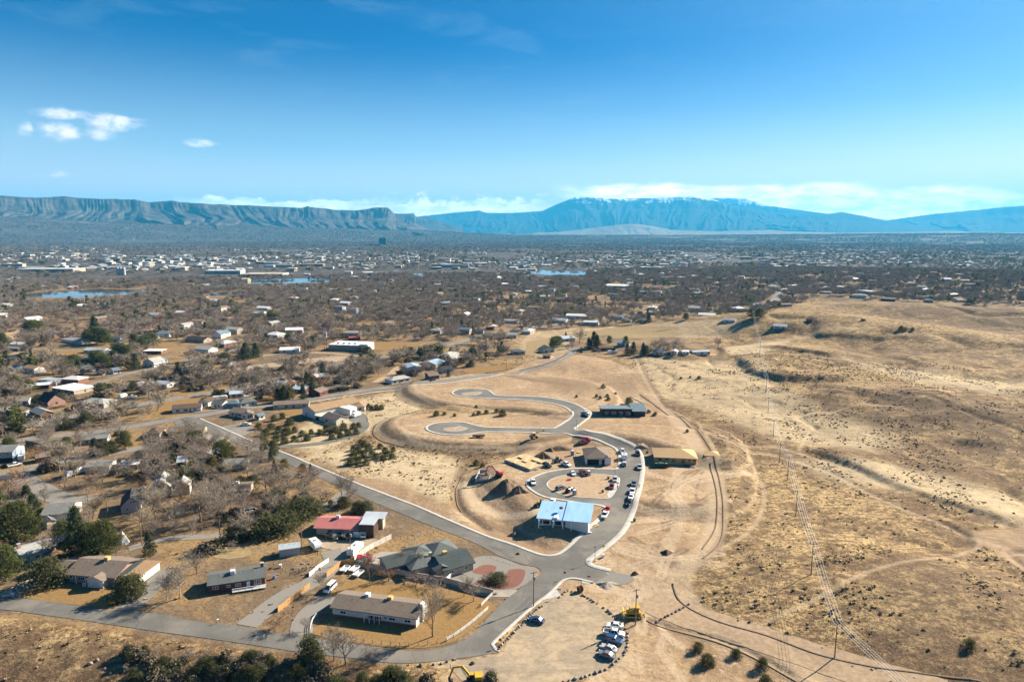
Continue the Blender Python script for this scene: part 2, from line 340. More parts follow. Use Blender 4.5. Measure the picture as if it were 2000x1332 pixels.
def ground_material():
    n = NT('ground_soil_and_grass', .95, .08)
    a = n.attr('cover'); b = n.attr('cover2')
    big = n.noise(.0045, 5, .6); mid = n.noise(.028, 5, .62, dist=.6); sm = n.noise(.16, 6, .68); fine = n.noise(.9, 5, .75)
    st = n.noise(.05, 5, .65, sc=(1, .35, 1), off=4.); tiny = n.noise(2.4, 3, .8)
    brown = (.15, .09, .055); straw = (.47, .33, .17); dark = (.10, .075, .05)
    f = n.math('ADD', n.math('MULTIPLY', big, .55), n.math('ADD', n.math('MULTIPLY', mid, .75), n.math('MULTIPLY', sm, .7)))
    c = n.mix(n.mr(f, .90, 1.12), brown, straw)
    c = n.mix(n.mr(fine, .44, .54), n.mix(.78, c, (.075, .05, .032)), c)
    c = n.mix(n.mr(tiny, .52, .64, 0, .55), c, (.54, .41, .22))
    m2 = n.noise(.42, 6, .82, sc=(.6, 1, 1), off=11.); c = n.mix(n.mr(m2, .49, .57, 0, .85), c, (.10, .065, .04)); c = n.mix(n.mr(m2, .42, .34, 0, .6), c, (.56, .42, .22))
    # pale straw
    c = n.mix(n.math('MULTIPLY', n.math('MULTIPLY', a[1], .72), n.mr(n.math('ADD', sm, n.math('MULTIPLY', fine, .6)), .52, .80)), c, (.54, .44, .30))
    # graded bare soil
    dirt = n.mix(n.mr(st, .42, .58), (.27, .18, .105), (.42, .30, .175)); dirt = n.mix(n.mr(sm, .42, .62, 0, .8), dirt, (.35, .25, .165)); dirt = n.mix(n.mr(mid, .55, .63, 0, .7), dirt, (.47, .365, .24)); dirt = n.mix(n.mr(fine, .50, .62, 0, .6), dirt, (.20, .135, .085)); dirt = n.mix(n.mr(tiny, .54, .66, 0, .4), dirt, (.48, .37, .25)); d2 = n.noise(.5, 6, .8, off=15.); dirt = n.mix(n.mr(d2, .50, .58, 0, .5), dirt, (.19, .13, .085)); dirt = n.mix(n.mr(d2, .44, .38, 0, .5), dirt, (.52, .40, .27)); lg = n.noise(.018, 5, .6, dist=1.5, off=6.); dirt = n.mix(n.mr(lg, .5, .58, 0, .6), dirt, (.30, .205, .13)); tk = n.noise(.35, 3, .6, sc=(.12, 1, 1), dist=1.2, off=9.); dirt = n.mix(n.math('MULTIPLY', n.mr(tk, .53, .60), n.mr(mid, .45, .55, .0, .5)), dirt, (.25, .175, .12))
    c = n.mix(n.mr(n.math('ADD', a[0], n.math('MULTIPLY', n.math('SUBTRACT', sm, .5), .5)), .25, .7), c, dirt)
    c = n.mix(1.0, c, n.mix(n.mr(a[0], .3, .7), (1.0, .975, .91), (1.03, 1.01, .97)), 'MULTIPLY')
    # yards among the houses
    sub = n.mix(n.mr(mid, .46, .56), (.15, .115, .085), (.27, .19, .10)); sub = n.mix(n.mr(sm, .52, .62, 0, .8), sub, (.235, .19, .145)); sub = n.mix(n.mr(fine, .47, .60, 0, .75), sub, (.105, .08, .055)); sub = n.mix(n.mr(tiny, .55, .68, 0, .5), sub, (.34, .25, .14))
    c = n.mix(n.mr(n.math('ADD', a[2], n.math('MULTIPLY', n.math('SUBTRACT', sm, .5), .4)), .3, .6), c, sub)
    c = n.mix(n.math('MULTIPLY', a[2], .5), c, n.mix(1.0, c, (1.1, .92, .68), 'MULTIPLY'))
    # disturbed dark soil / burned looking brown / painted darkening of the fill slopes
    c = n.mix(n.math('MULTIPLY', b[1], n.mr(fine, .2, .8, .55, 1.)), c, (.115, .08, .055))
    # wheel tracks and paths
    c = n.mix(n.math('MULTIPLY', b[0], n.mr(sm, .2, .7, .65, 1.)), c, (.46, .35, .235))
    # far valley floor: winter trees seen as a mat, fields between
    tc = n.N.new('ShaderNodeTexCoord')
    fg = n.noise(.0022, 6, .7, sc=(1, .55, 1)); fh = n.noise(.013, 4, .7, off=7.)
    far = n.mix(n.mr(fh, .42, .62), (.065, .06, .056), (.11, .094, .08)); far = n.mix(n.mr(fg, .60, .72), far, (.24, .19, .13)); far = n.mix(n.mr(n.noise(.035, 2, .8), .66, .72), far, (.55, .55, .55))
    c = n.mix(b[2], c, far)
    n.col(c); n.bump(n.math('ADD', n.math('MULTIPLY', fine, .6), n.math('MULTIPLY', sm, 1.6)), .55, .6)
    return n.m

# cover masks --------------------------------------------------------------
gx = GX.ravel(); gy = GY.ravel(); grr = np.hypot(gx, gy)
C1 = np.zeros((gx.size, 3)); C2 = np.zeros((gx.size, 3))
def paint(arr, ch, pts, soft=6., v=1., close=True, smooth=True):
    P = PG(pts); P = catmull(P, True, 3) if smooth else P
    m = clipbox(gx, gy, P, soft * 2); xx, yy = gx[m], gy[m]
    d, _, _ = seg_dist(xx, yy, P, True); sd = np.where(in_poly(xx, yy, P), d, -d)
    arr[m, ch] = np.maximum(arr[m, ch], v * sstep(-soft, soft, sd))
def unpaint(arr, ch, pts, soft=3.):
    P = catmull(PG(pts), True, 3); m = clipbox(gx, gy, P, soft * 2); xx, yy = gx[m], gy[m]
    d, _, _ = seg_dist(xx, yy, P, True); sd = np.where(in_poly(xx, yy, P), d, -d); arr[m, ch] *= 1 - sstep(-soft, soft, sd)
def track(arr, ch, pts, w, v=1., twin=0.):
    P = catmull(PG(pts), False, 5); m = clipbox(gx, gy, P, w * 3 + 4); d, _, _ = seg_dist(gx[m], gy[m], P)
    if twin: d = np.abs(d - twin)
    arr[m, ch] = np.maximum(arr[m, ch], v * (1 - sstep(w * .45, w, d)))
# construction zone
paint(C1, 0, [(1100, 690), (1250, 730), (1290, 790), (1330, 820), (1400, 880), (1412, 980), (1400, 1060), (1330, 1120), (1320, 1160), (1380, 1200), (1480, 1235), (1600, 1290), (1720, 1332), (1650, 1400), (1100, 1400), (860, 1330), (960, 1285), (1050, 1150), (900, 1050), (760, 985), (640, 920), (700, 900), (880, 980), (900, 920), (1000, 880), (760, 868), (735, 845), (790, 812), (900, 806), (1060, 812), (960, 800), (820, 786), (780, 765), (860, 740), (990, 725)], 5)
unpaint(C1, 0, [(640, 925), (720, 880), (900, 890), (960, 900), (900, 930), (880, 965), (860, 980), (760, 940)], 4)
unpaint(C1, 0, [(860, 802), (960, 806), (1050, 815), (1060, 806), (960, 796), (880, 792)], 2)
paint(C1, 0, [(1900, 1040), (2100, 1040), (2100, 1120), (2000, 1115), (1950, 1080)], 3)
paint(C1, 1, [(600, 890), (720, 870), (880, 895), (900, 925), (870, 985), (800, 960), (700, 925)], 8)
paint(C1, 1, [(640, 800), (700, 780), (780, 765), (830, 790), (760, 830), (700, 850), (640, 890), (560, 870), (480, 872), (560, 850)], 6, .9)
paint(C1, 1, [(1250, 700), (1340, 700), (1480, 700), (1500, 740), (1600, 800), (1750, 850), (1700, 880), (1500, 850), (1380, 800), (1300, 780), (1240, 740)], 10, .7)
paint(C1, 1, [(1400, 690), (1480, 670), (1600, 645), (1700, 640), (1560, 660), (1480, 690)], 8, .8)
paint(C1, 1, [(1560, 900), (1750, 910), (2000, 980), (2000, 1030), (1800, 960), (1640, 940)], 8, .8)
paint(C1, 1, [(1040, 650), (1200, 635), (1400, 625), (1450, 640), (1300, 665), (1140, 690), (1020, 690)], 8, .55)
paint(C1, 1, [(1650, 700), (1800, 720), (2000, 745), (2000, 770), (1800, 750)], 10, .7)
SLOPE_DARK = []
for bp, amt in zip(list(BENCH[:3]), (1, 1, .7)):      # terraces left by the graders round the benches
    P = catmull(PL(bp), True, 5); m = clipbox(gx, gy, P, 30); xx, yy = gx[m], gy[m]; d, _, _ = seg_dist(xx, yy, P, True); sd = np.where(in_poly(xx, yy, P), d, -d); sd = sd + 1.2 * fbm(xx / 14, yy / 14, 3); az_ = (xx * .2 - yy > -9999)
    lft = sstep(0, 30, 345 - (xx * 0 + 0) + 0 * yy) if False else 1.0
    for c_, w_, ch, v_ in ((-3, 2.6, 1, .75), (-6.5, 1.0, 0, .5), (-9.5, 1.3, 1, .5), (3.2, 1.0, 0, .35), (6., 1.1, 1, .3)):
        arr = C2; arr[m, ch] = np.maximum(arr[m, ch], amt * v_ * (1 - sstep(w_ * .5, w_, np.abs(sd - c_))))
# brown shades of the range
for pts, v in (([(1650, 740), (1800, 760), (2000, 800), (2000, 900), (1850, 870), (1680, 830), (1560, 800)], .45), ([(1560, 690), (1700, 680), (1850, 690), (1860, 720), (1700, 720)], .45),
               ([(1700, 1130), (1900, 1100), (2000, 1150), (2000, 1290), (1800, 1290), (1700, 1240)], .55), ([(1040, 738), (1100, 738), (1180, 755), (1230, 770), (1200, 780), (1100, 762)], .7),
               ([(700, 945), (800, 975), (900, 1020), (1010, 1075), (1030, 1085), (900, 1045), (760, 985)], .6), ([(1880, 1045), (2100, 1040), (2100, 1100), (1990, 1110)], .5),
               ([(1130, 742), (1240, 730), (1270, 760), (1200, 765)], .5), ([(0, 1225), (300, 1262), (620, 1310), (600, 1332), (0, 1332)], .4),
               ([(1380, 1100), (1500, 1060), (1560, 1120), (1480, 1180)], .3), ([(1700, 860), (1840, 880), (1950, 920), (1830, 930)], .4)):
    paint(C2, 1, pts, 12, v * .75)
for pts, w_, v_ in (([(800, 770), (830, 790), (900, 804), (1000, 810), (1070, 815)], 3., .4), ([(768, 838), (788, 861), (850, 876), (960, 882), (1060, 878)], 3., .45), ([(905, 915), (890, 950), (892, 985), (930, 1012), (1000, 1040), (1060, 1062)], 3., .6), ([(1000, 735), (1060, 745), (1120, 752)], 5, .7), ([(945, 905), (1000, 985), (1060, 1010), (1020, 1040)], 3, .4)): SLOPE_DARK.append((pts, w_, v_))  # brown painted along the fill slopes, deepening their shading
# suburb soil
paint(C1, 2, [(-900, 560), (0, 560), (300, 560), (640, 548), (1000, 540), (1500, 520), (1800, 505), (2300, 500), (2300, 600), (2000, 600), (1750, 596), (1600, 580), (1480, 600), (1330, 620), (1180, 640), (1040, 660), (1010, 700), (900, 728), (700, 765), (600, 785), (480, 830), (520, 870), (600, 905), (700, 970), (860, 1030), (1000, 1085), (1050, 1130), (1000, 1210), (900, 1285), (760, 1300), (400, 1255), (0, 1200), (-900, 1150)], 5, 1, smooth=False)
paint(C1, 2, [(1120, 655), (1330, 660), (1420, 690), (1330, 698), (1120, 690)], 5)
unpaint(C1, 2, [(1010, 655), (1150, 640), (1400, 640), (1400, 652), (1160, 655), (1080, 690), (1020, 690)], 5)
paint(C2, 2, [(-1500, 552), (400, 556), (1000, 552), (1600, 520), (2600, 505), (2600, 470), (-1500, 470)], 40, 1, smooth=False)
C2[:, 2] = np.maximum(C2[:, 2], sstep(2000, 2600, grr)); C2[:, 2] *= 1 - .9 * sstep(9500, 12000, grr)
C2[:, 1] = np.maximum(C2[:, 1], .5 * sstep(9500, 12000, grr))
# tracks and paths
for pts, w, v in (([(1240, 700), (1262, 745), (1300, 800), (1400, 855), (1500, 888), (1620, 925), (1740, 985), (1850, 1030), (1915, 1055), (2050, 1100)], 1.4, .5), ([(1915, 1056), (1900, 1075), (1800, 1092), (1700, 1115), (1600, 1165), (1480, 1222)], 1.2, .45),
                  ([(1300, 800), (1365, 880), (1395, 930), (1400, 1010), (1382, 1070), (1330, 1120), (1345, 1180), (1400, 1215)], 5., .6),
                  ([(1400, 850), (1520, 875), (1650, 915), (1780, 950), (1900, 965), (2100, 1040)], 1.8, .5),
                  ([(1500, 690), (1620, 700), (1720, 712), (1850, 740), (2050, 780)], 1.6, .5),
                  ([(1450, 910), (1488, 945), (1490, 990), (1460, 1040), (1400, 1075), (1360, 1095)], 1.2, .5),
                  ([(1560, 880), (1580, 845), (1610, 812), (1700, 790), (1780, 800)], 1.2, .45), ([(1400, 808), (1500, 815), (1600, 805), (1620, 810)], 1.6, .5),
                  ([(1200, 1095), (1270, 1130), (1330, 1180), (1420, 1225)], 4, .4), ([(1320, 900), (1330, 1000), (1290, 1080), (1220, 1120)], 3, .4),
                  ([(905, 945), (930, 985), (975, 1005), (1035, 1003), (1060, 985)], 3.6, .95), ([(790, 838), (810, 862), (870, 872), (980, 875), (1060, 870)], 1.8, .7),
                  ([(1600, 1332), (1540, 1290), (1440, 1245), (1330, 1200)], 8, .5), ([(1300, 1235), (1290, 1270), (1320, 1310), (1340, 1340)], 1.4, .7),
                  ([(1290, 1222), (1300, 1240), (1330, 1262)], 1.5, .9), ([(800, 760), (840, 786), (930, 800), (1040, 806)], 1.5, .6),
                  ([(1960, 1030), (1960, 980), (1850, 950)], 1.2, .5), ([(1230, 775), (1340, 815), (1380, 850), (1404, 920), (1406, 1000)], 1.2, .5)):
    track(C2, 0, pts, w, v)
for pts, w, v in SLOPE_DARK: track(C2, 1, pts, w, v)  # painted slope darkening, no wheel tracks
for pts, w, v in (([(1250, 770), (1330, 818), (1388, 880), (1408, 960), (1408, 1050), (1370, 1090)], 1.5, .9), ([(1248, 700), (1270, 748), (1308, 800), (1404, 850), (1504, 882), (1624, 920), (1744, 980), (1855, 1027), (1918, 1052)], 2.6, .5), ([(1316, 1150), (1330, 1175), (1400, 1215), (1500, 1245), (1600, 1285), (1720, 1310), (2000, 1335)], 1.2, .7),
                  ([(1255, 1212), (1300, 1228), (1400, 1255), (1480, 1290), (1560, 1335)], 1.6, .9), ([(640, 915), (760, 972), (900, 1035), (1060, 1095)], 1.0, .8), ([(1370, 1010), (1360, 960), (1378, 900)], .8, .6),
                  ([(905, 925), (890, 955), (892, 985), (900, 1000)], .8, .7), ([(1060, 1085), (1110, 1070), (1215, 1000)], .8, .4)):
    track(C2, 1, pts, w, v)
rt = np.random.RandomState(8)
for k in range(60):      # machine tracks over the graded soil
    cx_, cy_ = [(1320, 1000), (1290, 1090), (1250, 1160), (1080, 1230), (1150, 1290), (1000, 1300), (1330, 940), (1250, 1190)][k % 8]; a = rt.uniform(0, 3.14); q = rt.uniform(-.6, .6); L_ = rt.uniform(40, 110)
    pts = [(cx_ + rt.uniform(-8, 8) * 3 + L_ * t * math.cos(a + q * t) * (1.3), cy_ + L_ * .45 * t * math.sin(a + q * t)) for t in (-1, -.4, .3, 1)]
    track(C2, 0 if k % 3 else 1, pts, .95, rt.uniform(.6, 1.), twin=1.)
def mesh_np(name, V, F, mats=(), smooth=False, attrs=None):
    """V (n,3) F (m,3 or 4) -> mesh"""
    V = np.asarray(V, np.float32); F = np.asarray(F, np.int32); k = F.shape[1]
    me = bpy.data.meshes.new(name); me.vertices.add(len(V)); me.vertices.foreach_set('co', V.ravel())
    me.loops.add(F.size); me.loops.foreach_set('vertex_index', F.ravel()); me.polygons.add(len(F))
    me.polygons.foreach_set('loop_start', np.arange(0, F.size, k, dtype=np.int32)); me.polygons.foreach_set('loop_total', np.full(len(F), k, np.int32))
    if smooth: me.polygons.foreach_set('use_smooth', np.ones(len(F), bool))
    me.update(calc_edges=True)
    for a, arr in (attrs or {}).items():
        at = me.attributes.new(a, 'FLOAT_COLOR', 'POINT'); d = np.ones((len(V), 4), np.float32); d[:, :3] = arr; at.data.foreach_set('color', d.ravel())
    for m_ in mats: me.materials.append(m_)
    return me
def add(name, me, parent=None):
    o = bpy.data.objects.new(name, me); col.objects.link(o)
    if parent: o.parent = parent
    return o
ii, jj = np.meshgrid(np.arange(nr - 1), np.arange(na - 1), indexing='ij'); v00 = (ii * na + jj).ravel(); v01 = v00 + 1; v10 = v00 + na; v11 = v10 + 1
wi = np.arange(nr - 1) * na
F = np.concatenate([np.stack([v00, v11, v10], 1), np.stack([v00, v01, v11], 1),
                    np.stack([wi + na - 1, wi + na, wi + 2 * na - 1], 1), np.stack([wi + na - 1, wi, wi + na], 1)])
V = np.stack([gx, gy, GH.ravel()], 1); V = np.vstack([V, [[0, 0, GH[0].mean()]]]); cidx = len(V) - 1
ring = np.arange(na); F = np.vstack([F, np.stack([np.full(na, cidx), np.roll(ring, -1), ring], 1)])
C1 = np.vstack([C1, [[0, 0, 0]]]); C2 = np.vstack([C2, [[0, 0, 0]]])
ground = add('ground', mesh_np('ground', V, F, [ground_material()], True, {'cover': C1, 'cover2': C2})); tag(ground, kind='structure')

# ------------------------------------------------------------------ cliffs and far ranges
def range_mesh(name, prof, D, depth, m, ns, nt_, rib, ribf, base_px, seed, cliff=.75, talus=.55, label=None, top_back=2500, snow=False, tilt=0.):
    prof = np.asarray(prof, float); az0 = np.arctan((prof[0, 0] - 1000) / FPX / math.cos(PITCH)); az1 = np.arctan((prof[-1, 0] - 1000) / FPX / math.cos(PITCH))
    s = np.linspace(0, 1, ns); px = np.interp(s, [0, 1], [prof[0, 0], prof[-1, 0]])
    py = np.interp(px, prof[:, 0], prof[:, 1])
    dx, dy, dz = pdir(px, py); hz = np.hypot(dx, dy); a = np.arctan2(dx, dy)
    top = CAM_Z + D * dz / hz
    bx = np.interp(px, np.array(base_px)[:, 0], np.array(base_px)[:, 1]); _, _, bz = pdir(px, bx); base = np.minimum(CAM_Z + (D - depth) * bz / hz, GZ((D - depth) * np.sin(a), (D - depth) * np.cos(a))) - 45
    t = np.linspace(0, 1, nt_)
    A, T = np.meshgrid(a, t, indexing='ij'); arc = A * D
    w = fbm(arc / 2600 + seed, T * .8, 3) * 1.5 + fbm(arc / 700 + seed, T * .5, 3) * .7
    u = arc / ribf + w
    rid = 1 - np.abs((u % 1) * 2 - 1); rid2 = 1 - np.abs(((u * 2.7 + fbm(arc / 500, T * 3, 2)) % 1) * 2 - 1); rid3 = 1 - np.abs(((u * 6.3 + 1.3 * T) % 1) * 2 - 1)
    bayn = fbm(arc / 4200 + seed * 3, arc * 0, 3)
    f = np.where(T < cliff, T / cliff * (.35 * T / cliff + .65) * talus, talus + (1 - talus) * sstep(cliff, 1, T))
    msk = .45 + .55 * sstep(.35, .6, vnoise(arc / 2300 + seed * 2, arc * 0 + 1.7)) ; off = msk * rib * (rid ** 1.3 * (1 - T) * .8 * (.35 + 1.3 * vnoise(arc / 900 + seed * 5, arc * 0 + seed)) + rid2 * .42 * (1 - T) ** .8 * vnoise(arc / 300 + 5, T * 2) * 1.6 + rid3 * .12 * (1 - T * .6) * vnoise(arc / 170, T * 3)) + depth * .5 * bayn
    off = off + rib * .12 * fbm(arc / 260 + seed, T * 5, 4)
    dist = D - depth * (1 - T) - off
    Z = base[:, None] + (top - base)[:, None] * f + 8 * fbm(arc / 160, T * 20, 3) * (T > .02)
    X = dist * np.sin(A); Y = dist * np.cos(A)
    # back of the plateau
    Xb = (D + top_back) * np.sin(a)[:, None]; Yb = (D + top_back) * np.cos(a)[:, None]; Zb = (top - 60)[:, None]
    Xc = (D + top_back * 1.6) * np.sin(a)[:, None]; Yc = (D + top_back * 1.6) * np.cos(a)[:, None]; Zc = np.full_like(Zb, -5)
    X = np.hstack([X, Xb, Xc]); Y = np.hstack([Y, Yb, Yc]); Z = np.hstack([Z, Zb, Zc]); n2 = X.shape[1]
    V = np.stack([X.ravel(), Y.ravel(), Z.ravel()], 1)
    i, j = np.meshgrid(np.arange(ns - 1), np.arange(n2 - 1), indexing='ij'); q = (i * n2 + j).ravel()
    o = add(name, mesh_np(name, V, np.stack([q, q + 1, q + n2 + 1, q + n2], 1)[:, ::-1], [m], False)); tag(o, kind='structure')
    return o
def rock(name, c1, c2, c3, snow_z=None):
    n = NT(name, .95, .05); tc = n.N.new('ShaderNodeTexCoord')
    geo = n.N.new('ShaderNodeNewGeometry'); sp = n.N.new('ShaderNodeSeparateXYZ'); n.L.new(geo.outputs['Position'], sp.inputs[0])
    nz = n.noise(.004, 5, .6); st = n.noise(.02, 3, .7, sc=(.05, .05, 1)); fn = n.noise(.02, 4, .7)
    c = n.mix(n.mr(nz, .35, .65), c1, c2); c = n.mix(n.mr(st, .5, .65, 0, .5), c, c3); c = n.mix(n.mr(fn, .4, .7, 0, .5), c, c1)
    if snow_z:
        pn = n.noise(.0016, 7, .68, sc=(1, 1, 3)); k = n.math('ADD', n.math('MULTIPLY', n.math('SUBTRACT', sp.outputs[2], snow_z), 1 / 260.), n.math('MULTIPLY', n.math('SUBTRACT', pn, .5), 7.))
        c = n.mix(n.mr(k, .6, 1.3), c, (.8, .82, .85))
    n.col(c); return n.m
cliff_m = rock('cliff_shale', (.045, .038, .034), (.12, .10, .082), (.03, .026, .025))
mesa_m = rock('mesa_forest_and_snow', (.02, .025, .028), (.05, .05, .048), (.025, .028, .03), 1010)
hill_m = rock('foothill_soil', (.20, .16, .125), (.30, .25, .19), (.15, .12, .10))
range_mesh('cliffs', [(-500, 372), (-200, 380), (0, 383), (70, 386), (125, 383), (200, 388), (262, 389), (290, 395), (335, 392), (350, 395), (420, 400), (500, 403), (590, 407), (600, 404), (650, 410), (692, 412), (715, 409), (735, 405), (757, 406), (763, 410), (772, 420), (800, 432), (835, 448)],
           12300, 1900, cliff_m, 1700, 44, 1250, 470, [(-500, 425), (0, 432), (300, 440), (600, 447), (835, 449)], 2.1)
range_mesh('cliffs', [(740, 420), (768, 417), (808, 416), (812, 422), (840, 426), (870, 436), (905, 448)], 15500, 1500, cliff_m, 300, 30, 700, 600, [(740, 447), (905, 449)], 5.3)
range_mesh('mountain', [(760, 446), (800, 425), (840, 420), (890, 414), (918, 412), (935, 410), (950, 415), (1000, 416), (1060, 411), (1085, 400), (1112, 390), (1125, 385), (1160, 386), (1200, 388), (1250, 386), (1300, 386), (1345, 383), (1385, 387), (1400, 391), (1440, 404), (1500, 412), (1560, 418), (1600, 420), (1645, 414), (1690, 422), (1740, 433), (1800, 440), (1900, 446)],
           25500, 5000, mesa_m, 900, 50, 1800, 1500, [(740, 452), (1900, 455)], 7.7, .7, .62, top_back=5000)
range_mesh('mountain', [(1350, 392), (1400, 387), (1455, 388), (1475, 393), (1500, 402), (1560, 410), (1620, 418)], 31000, 3000, mesa_m, 200, 24, 1200, 1500, [(1350, 440), (1620, 440)], 3.7, .7, .62, top_back=3000)
range_mesh('mountain', [(1640, 450), (1700, 436), (1760, 426), (1830, 417), (1900, 410), (1960, 405), (2020, 402), (2300, 398)], 29000, 5000, mesa_m, 400, 40, 1600, 1700, [(1640, 452), (2300, 456)], 9.1, .7, .62, top_back=4000)
range_mesh('foothills', [(1040, 456), (1100, 452), (1150, 446), (1200, 440), (1235, 437), (1270, 441), (1310, 449), (1340, 450), (1400, 452), (1500, 449), (1540, 452), (1640, 455), (1740, 454), (1850, 452), (2050, 456)], 17500, 1600, hill_m, 500, 24, 500, 500, [(1040, 459), (2050, 461)], 4.4, .9, .9, top_back=1500)

# haze: one closed box of even air
def haze_box(dens):
    x0, x1, y0, y1, z0, z1 = -38000, 38000, -38000, 38000, float(GH.min()) - 30, 1900.
    V = [(x, y, z) for x in (x0, x1) for y in (y0, y1) for z in (z0, z1)]
    F = [(0, 1, 3, 2), (4, 6, 7, 5), (0, 4, 5, 1), (2, 3, 7, 6), (0, 2, 6, 4), (1, 5, 7, 3)]
    me = bpy.data.meshes.new('haze'); me.from_pydata(V, [], F); o = add('haze', me); tag(o, kind='stuff')
    m = bpy.data.materials.new('haze_air'); m.use_nodes = True; nt = m.node_tree; nt.nodes.clear()
    out = nt.nodes.new('ShaderNodeOutputMaterial'); v = nt.nodes.new('ShaderNodeVolumePrincipled')
    v.inputs['Density'].default_value = dens; v.inputs['Color'].default_value = (.06, .53, 1, 1); v.inputs['Anisotropy'].default_value = 0.1
    nt.links.new(v.outputs[0], out.inputs['Volume']); me.materials.append(m)
haze_box(4.2e-5)
# ------------------------------------------------------------------ sheets, ribbons, kerbs draped on the ground
SHEETS = []
def lift_at(x, y, l): return GZ(x, y) + l + np.hypot(x, y) * 1.0e-4
def sheet(name, W, m, lift=.05, step=3., kind='structure', parent=None, dens=5000.):
    """flat area with world outline W, draped on the ground"""
    W = np.asarray(W, float); n = len(W); SHEETS.append(W)
    x0, y0 = W.min(0); x1, y1 = W.max(0); step = max(step, math.sqrt((x1 - x0) * (y1 - y0) / dens))
    xs = np.arange(x0 + step * .5, x1, step); ys = np.arange(y0 + step * .5, y1, step)
    gx_, gy_ = np.meshgrid(xs, ys); gx_ = gx_.ravel(); gy_ = gy_.ravel()
    if len(gx_):
        d, _, _ = seg_dist(gx_, gy_, W, True); k = in_poly(gx_, gy_, W) & (d > step * .45); gx_, gy_ = gx_[k], gy_[k]
    vs = [Vector(p) for p in W] + [Vector((a, b)) for a, b in zip(gx_, gy_)]
    out = delaunay_2d_cdt(vs, [], [list(range(n))], 1, 1e-4)
    V2 = np.array([tuple(v) for v in out[0]]); F = np.array([f for f in out[2] if len(f) == 3])
    z = lift_at(V2[:, 0], V2[:, 1], lift)
    e1 = V2[F[:, 1]] - V2[F[:, 0]]; e2 = V2[F[:, 2]] - V2[F[:, 0]]; fl = (e1[:, 0] * e2[:, 1] - e1[:, 1] * e2[:, 0]) < 0
    F[fl] = F[fl][:, ::-1]
    o = add(name, mesh_np(name, np.column_stack([V2, z]), F, [m], True), parent)
    if kind: tag(o, kind=kind)
    return o
def resample(P, step):
    P = np.asarray(P, float); L = np.r_[0, np.cumsum(np.hypot(*np.diff(P, axis=0).T))]; n = max(2, int(L[-1] / step) + 1); t = np.linspace(0, L[-1], n)
    return np.stack([np.interp(t, L, P[:, 0]), np.interp(t, L, P[:, 1])], 1)
def normals(P):
    T = np.gradient(P, axis=0); T /= np.hypot(T[:, 0], T[:, 1])[:, None] + 1e-9; return np.stack([-T[:, 1], T[:, 0]], 1)
def road(name, pts, w, m, lift=.05, step=3., kind='structure', smooth=True, off=0., world_pts=None, edge=0., taper=False):
    P = PG(pts) if world_pts is None else np.asarray(world_pts)
    if smooth: P = catmull(P, False, 6)
    P = resample(P, step); N = normals(P); na_ = 5
    k = np.linspace(-.5, .5, na_); ww = np.full(len(P), float(w))
    if edge: ww = ww * (1 + edge * fbm(np.arange(len(P)) * .35 + P[0, 0], np.arange(len(P)) * 0., 3))
    V = (P[:, None, :] + N[:, None, :] * (k[None, :, None] * ww[:, None, None] + off)).reshape(-1, 2)
    z = lift_at(V[:, 0], V[:, 1], lift); i, j = np.meshgrid(np.arange(len(P) - 1), np.arange(na_ - 1), indexing='ij'); q = (i * na_ + j).ravel()
    o = add(name, mesh_np(name, np.column_stack([V, z]), np.stack([q, q + na_, q + na_ + 1, q + 1], 1)[:, ::-1], [m], True))
    if kind: tag(o, kind=kind)
    return o
def kerb(name, W, side, w, m, h=.13, step=1.5, closed=False, kind='structure', smooth=True):
    """raised strip along line W; side +1 = left of travel"""
    P = np.asarray(W, float)
    if smooth: P = catmull(P, closed, 5)
    if closed: P = np.vstack([P, P[:1]])
    P = resample(P, step); N = normals(P) * side
    prof = [(0, -.25), (0, h - .03), (.05, h), (w - .05, h), (w, h - .03), (w, -.25)]
    V = []
    for o_, z_ in prof:
        q = P + N * o_; zz = lift_at(P[:, 0], P[:, 1], .05) if o_ < w * .5 else lift_at(q[:, 0], q[:, 1], .05)
        V.append(np.column_stack([q, zz + z_]))
    V = np.stack(V, 1).reshape(-1, 3); k = len(prof); i, j = np.meshgrid(np.arange(len(P) - 1), np.arange(k - 1), indexing='ij'); q = (i * k + j).ravel()
    F = np.stack([q, q + k, q + k + 1, q + 1], 1)
    if side > 0: F = F[:, ::-1]
    F = np.vstack([F, [[0, 1, 4, 5], [1, 2, 3, 4]] if side > 0 else [[5, 4, 1, 0], [4, 3, 2, 1]]])
    o = add(name, mesh_np(name, V, F, [m])); tag(o, kind=kind); return o

def asphalt_mat(name, a, b, crack=True):
    n = NT(name, .9, .2); f = n.noise(.12, 5, .6); g = n.noise(2.5, 4, .7); st = n.noise(.5, 3, .6, sc=(.3, .3, 1))
    c = n.mix(n.mr(f, .35, .65), a, b); c = n.mix(n.mr(g, .4, .75, 0, .35), c, tuple(v * .7 for v in a)); c = n.mix(n.mr(st, .55, .75, 0, .35), c, tuple(min(1, v * 1.35) for v in b))
    c = n.mix(n.math('MULTIPLY', n.mr(n.noise(.06, 5, .7, off=3.), .50, .62), .22), c, (.34, .28, .215))
    if crack:
        vo = n.N.new('ShaderNodeTexVoronoi'); vo.feature = 'DISTANCE_TO_EDGE'; vo.inputs['Scale'].default_value = .07; vo.inputs['Randomness'].default_value = 1
        n.L.new(n.tc.outputs['Object'], vo.inputs['Vector']); c = n.mix(n.math('MULTIPLY', n.mr(vo.outputs['Distance'], .006, .0), .5), c, (.05, .05, .05))
    n.col(c); return n.m
ASPH = asphalt_mat('worn_asphalt', (.125, .118, .106), (.16, .15, .134)); ASPH_NEW = asphalt_mat('newer_asphalt', (.15, .135, .115), (.18, .16, .135), False)
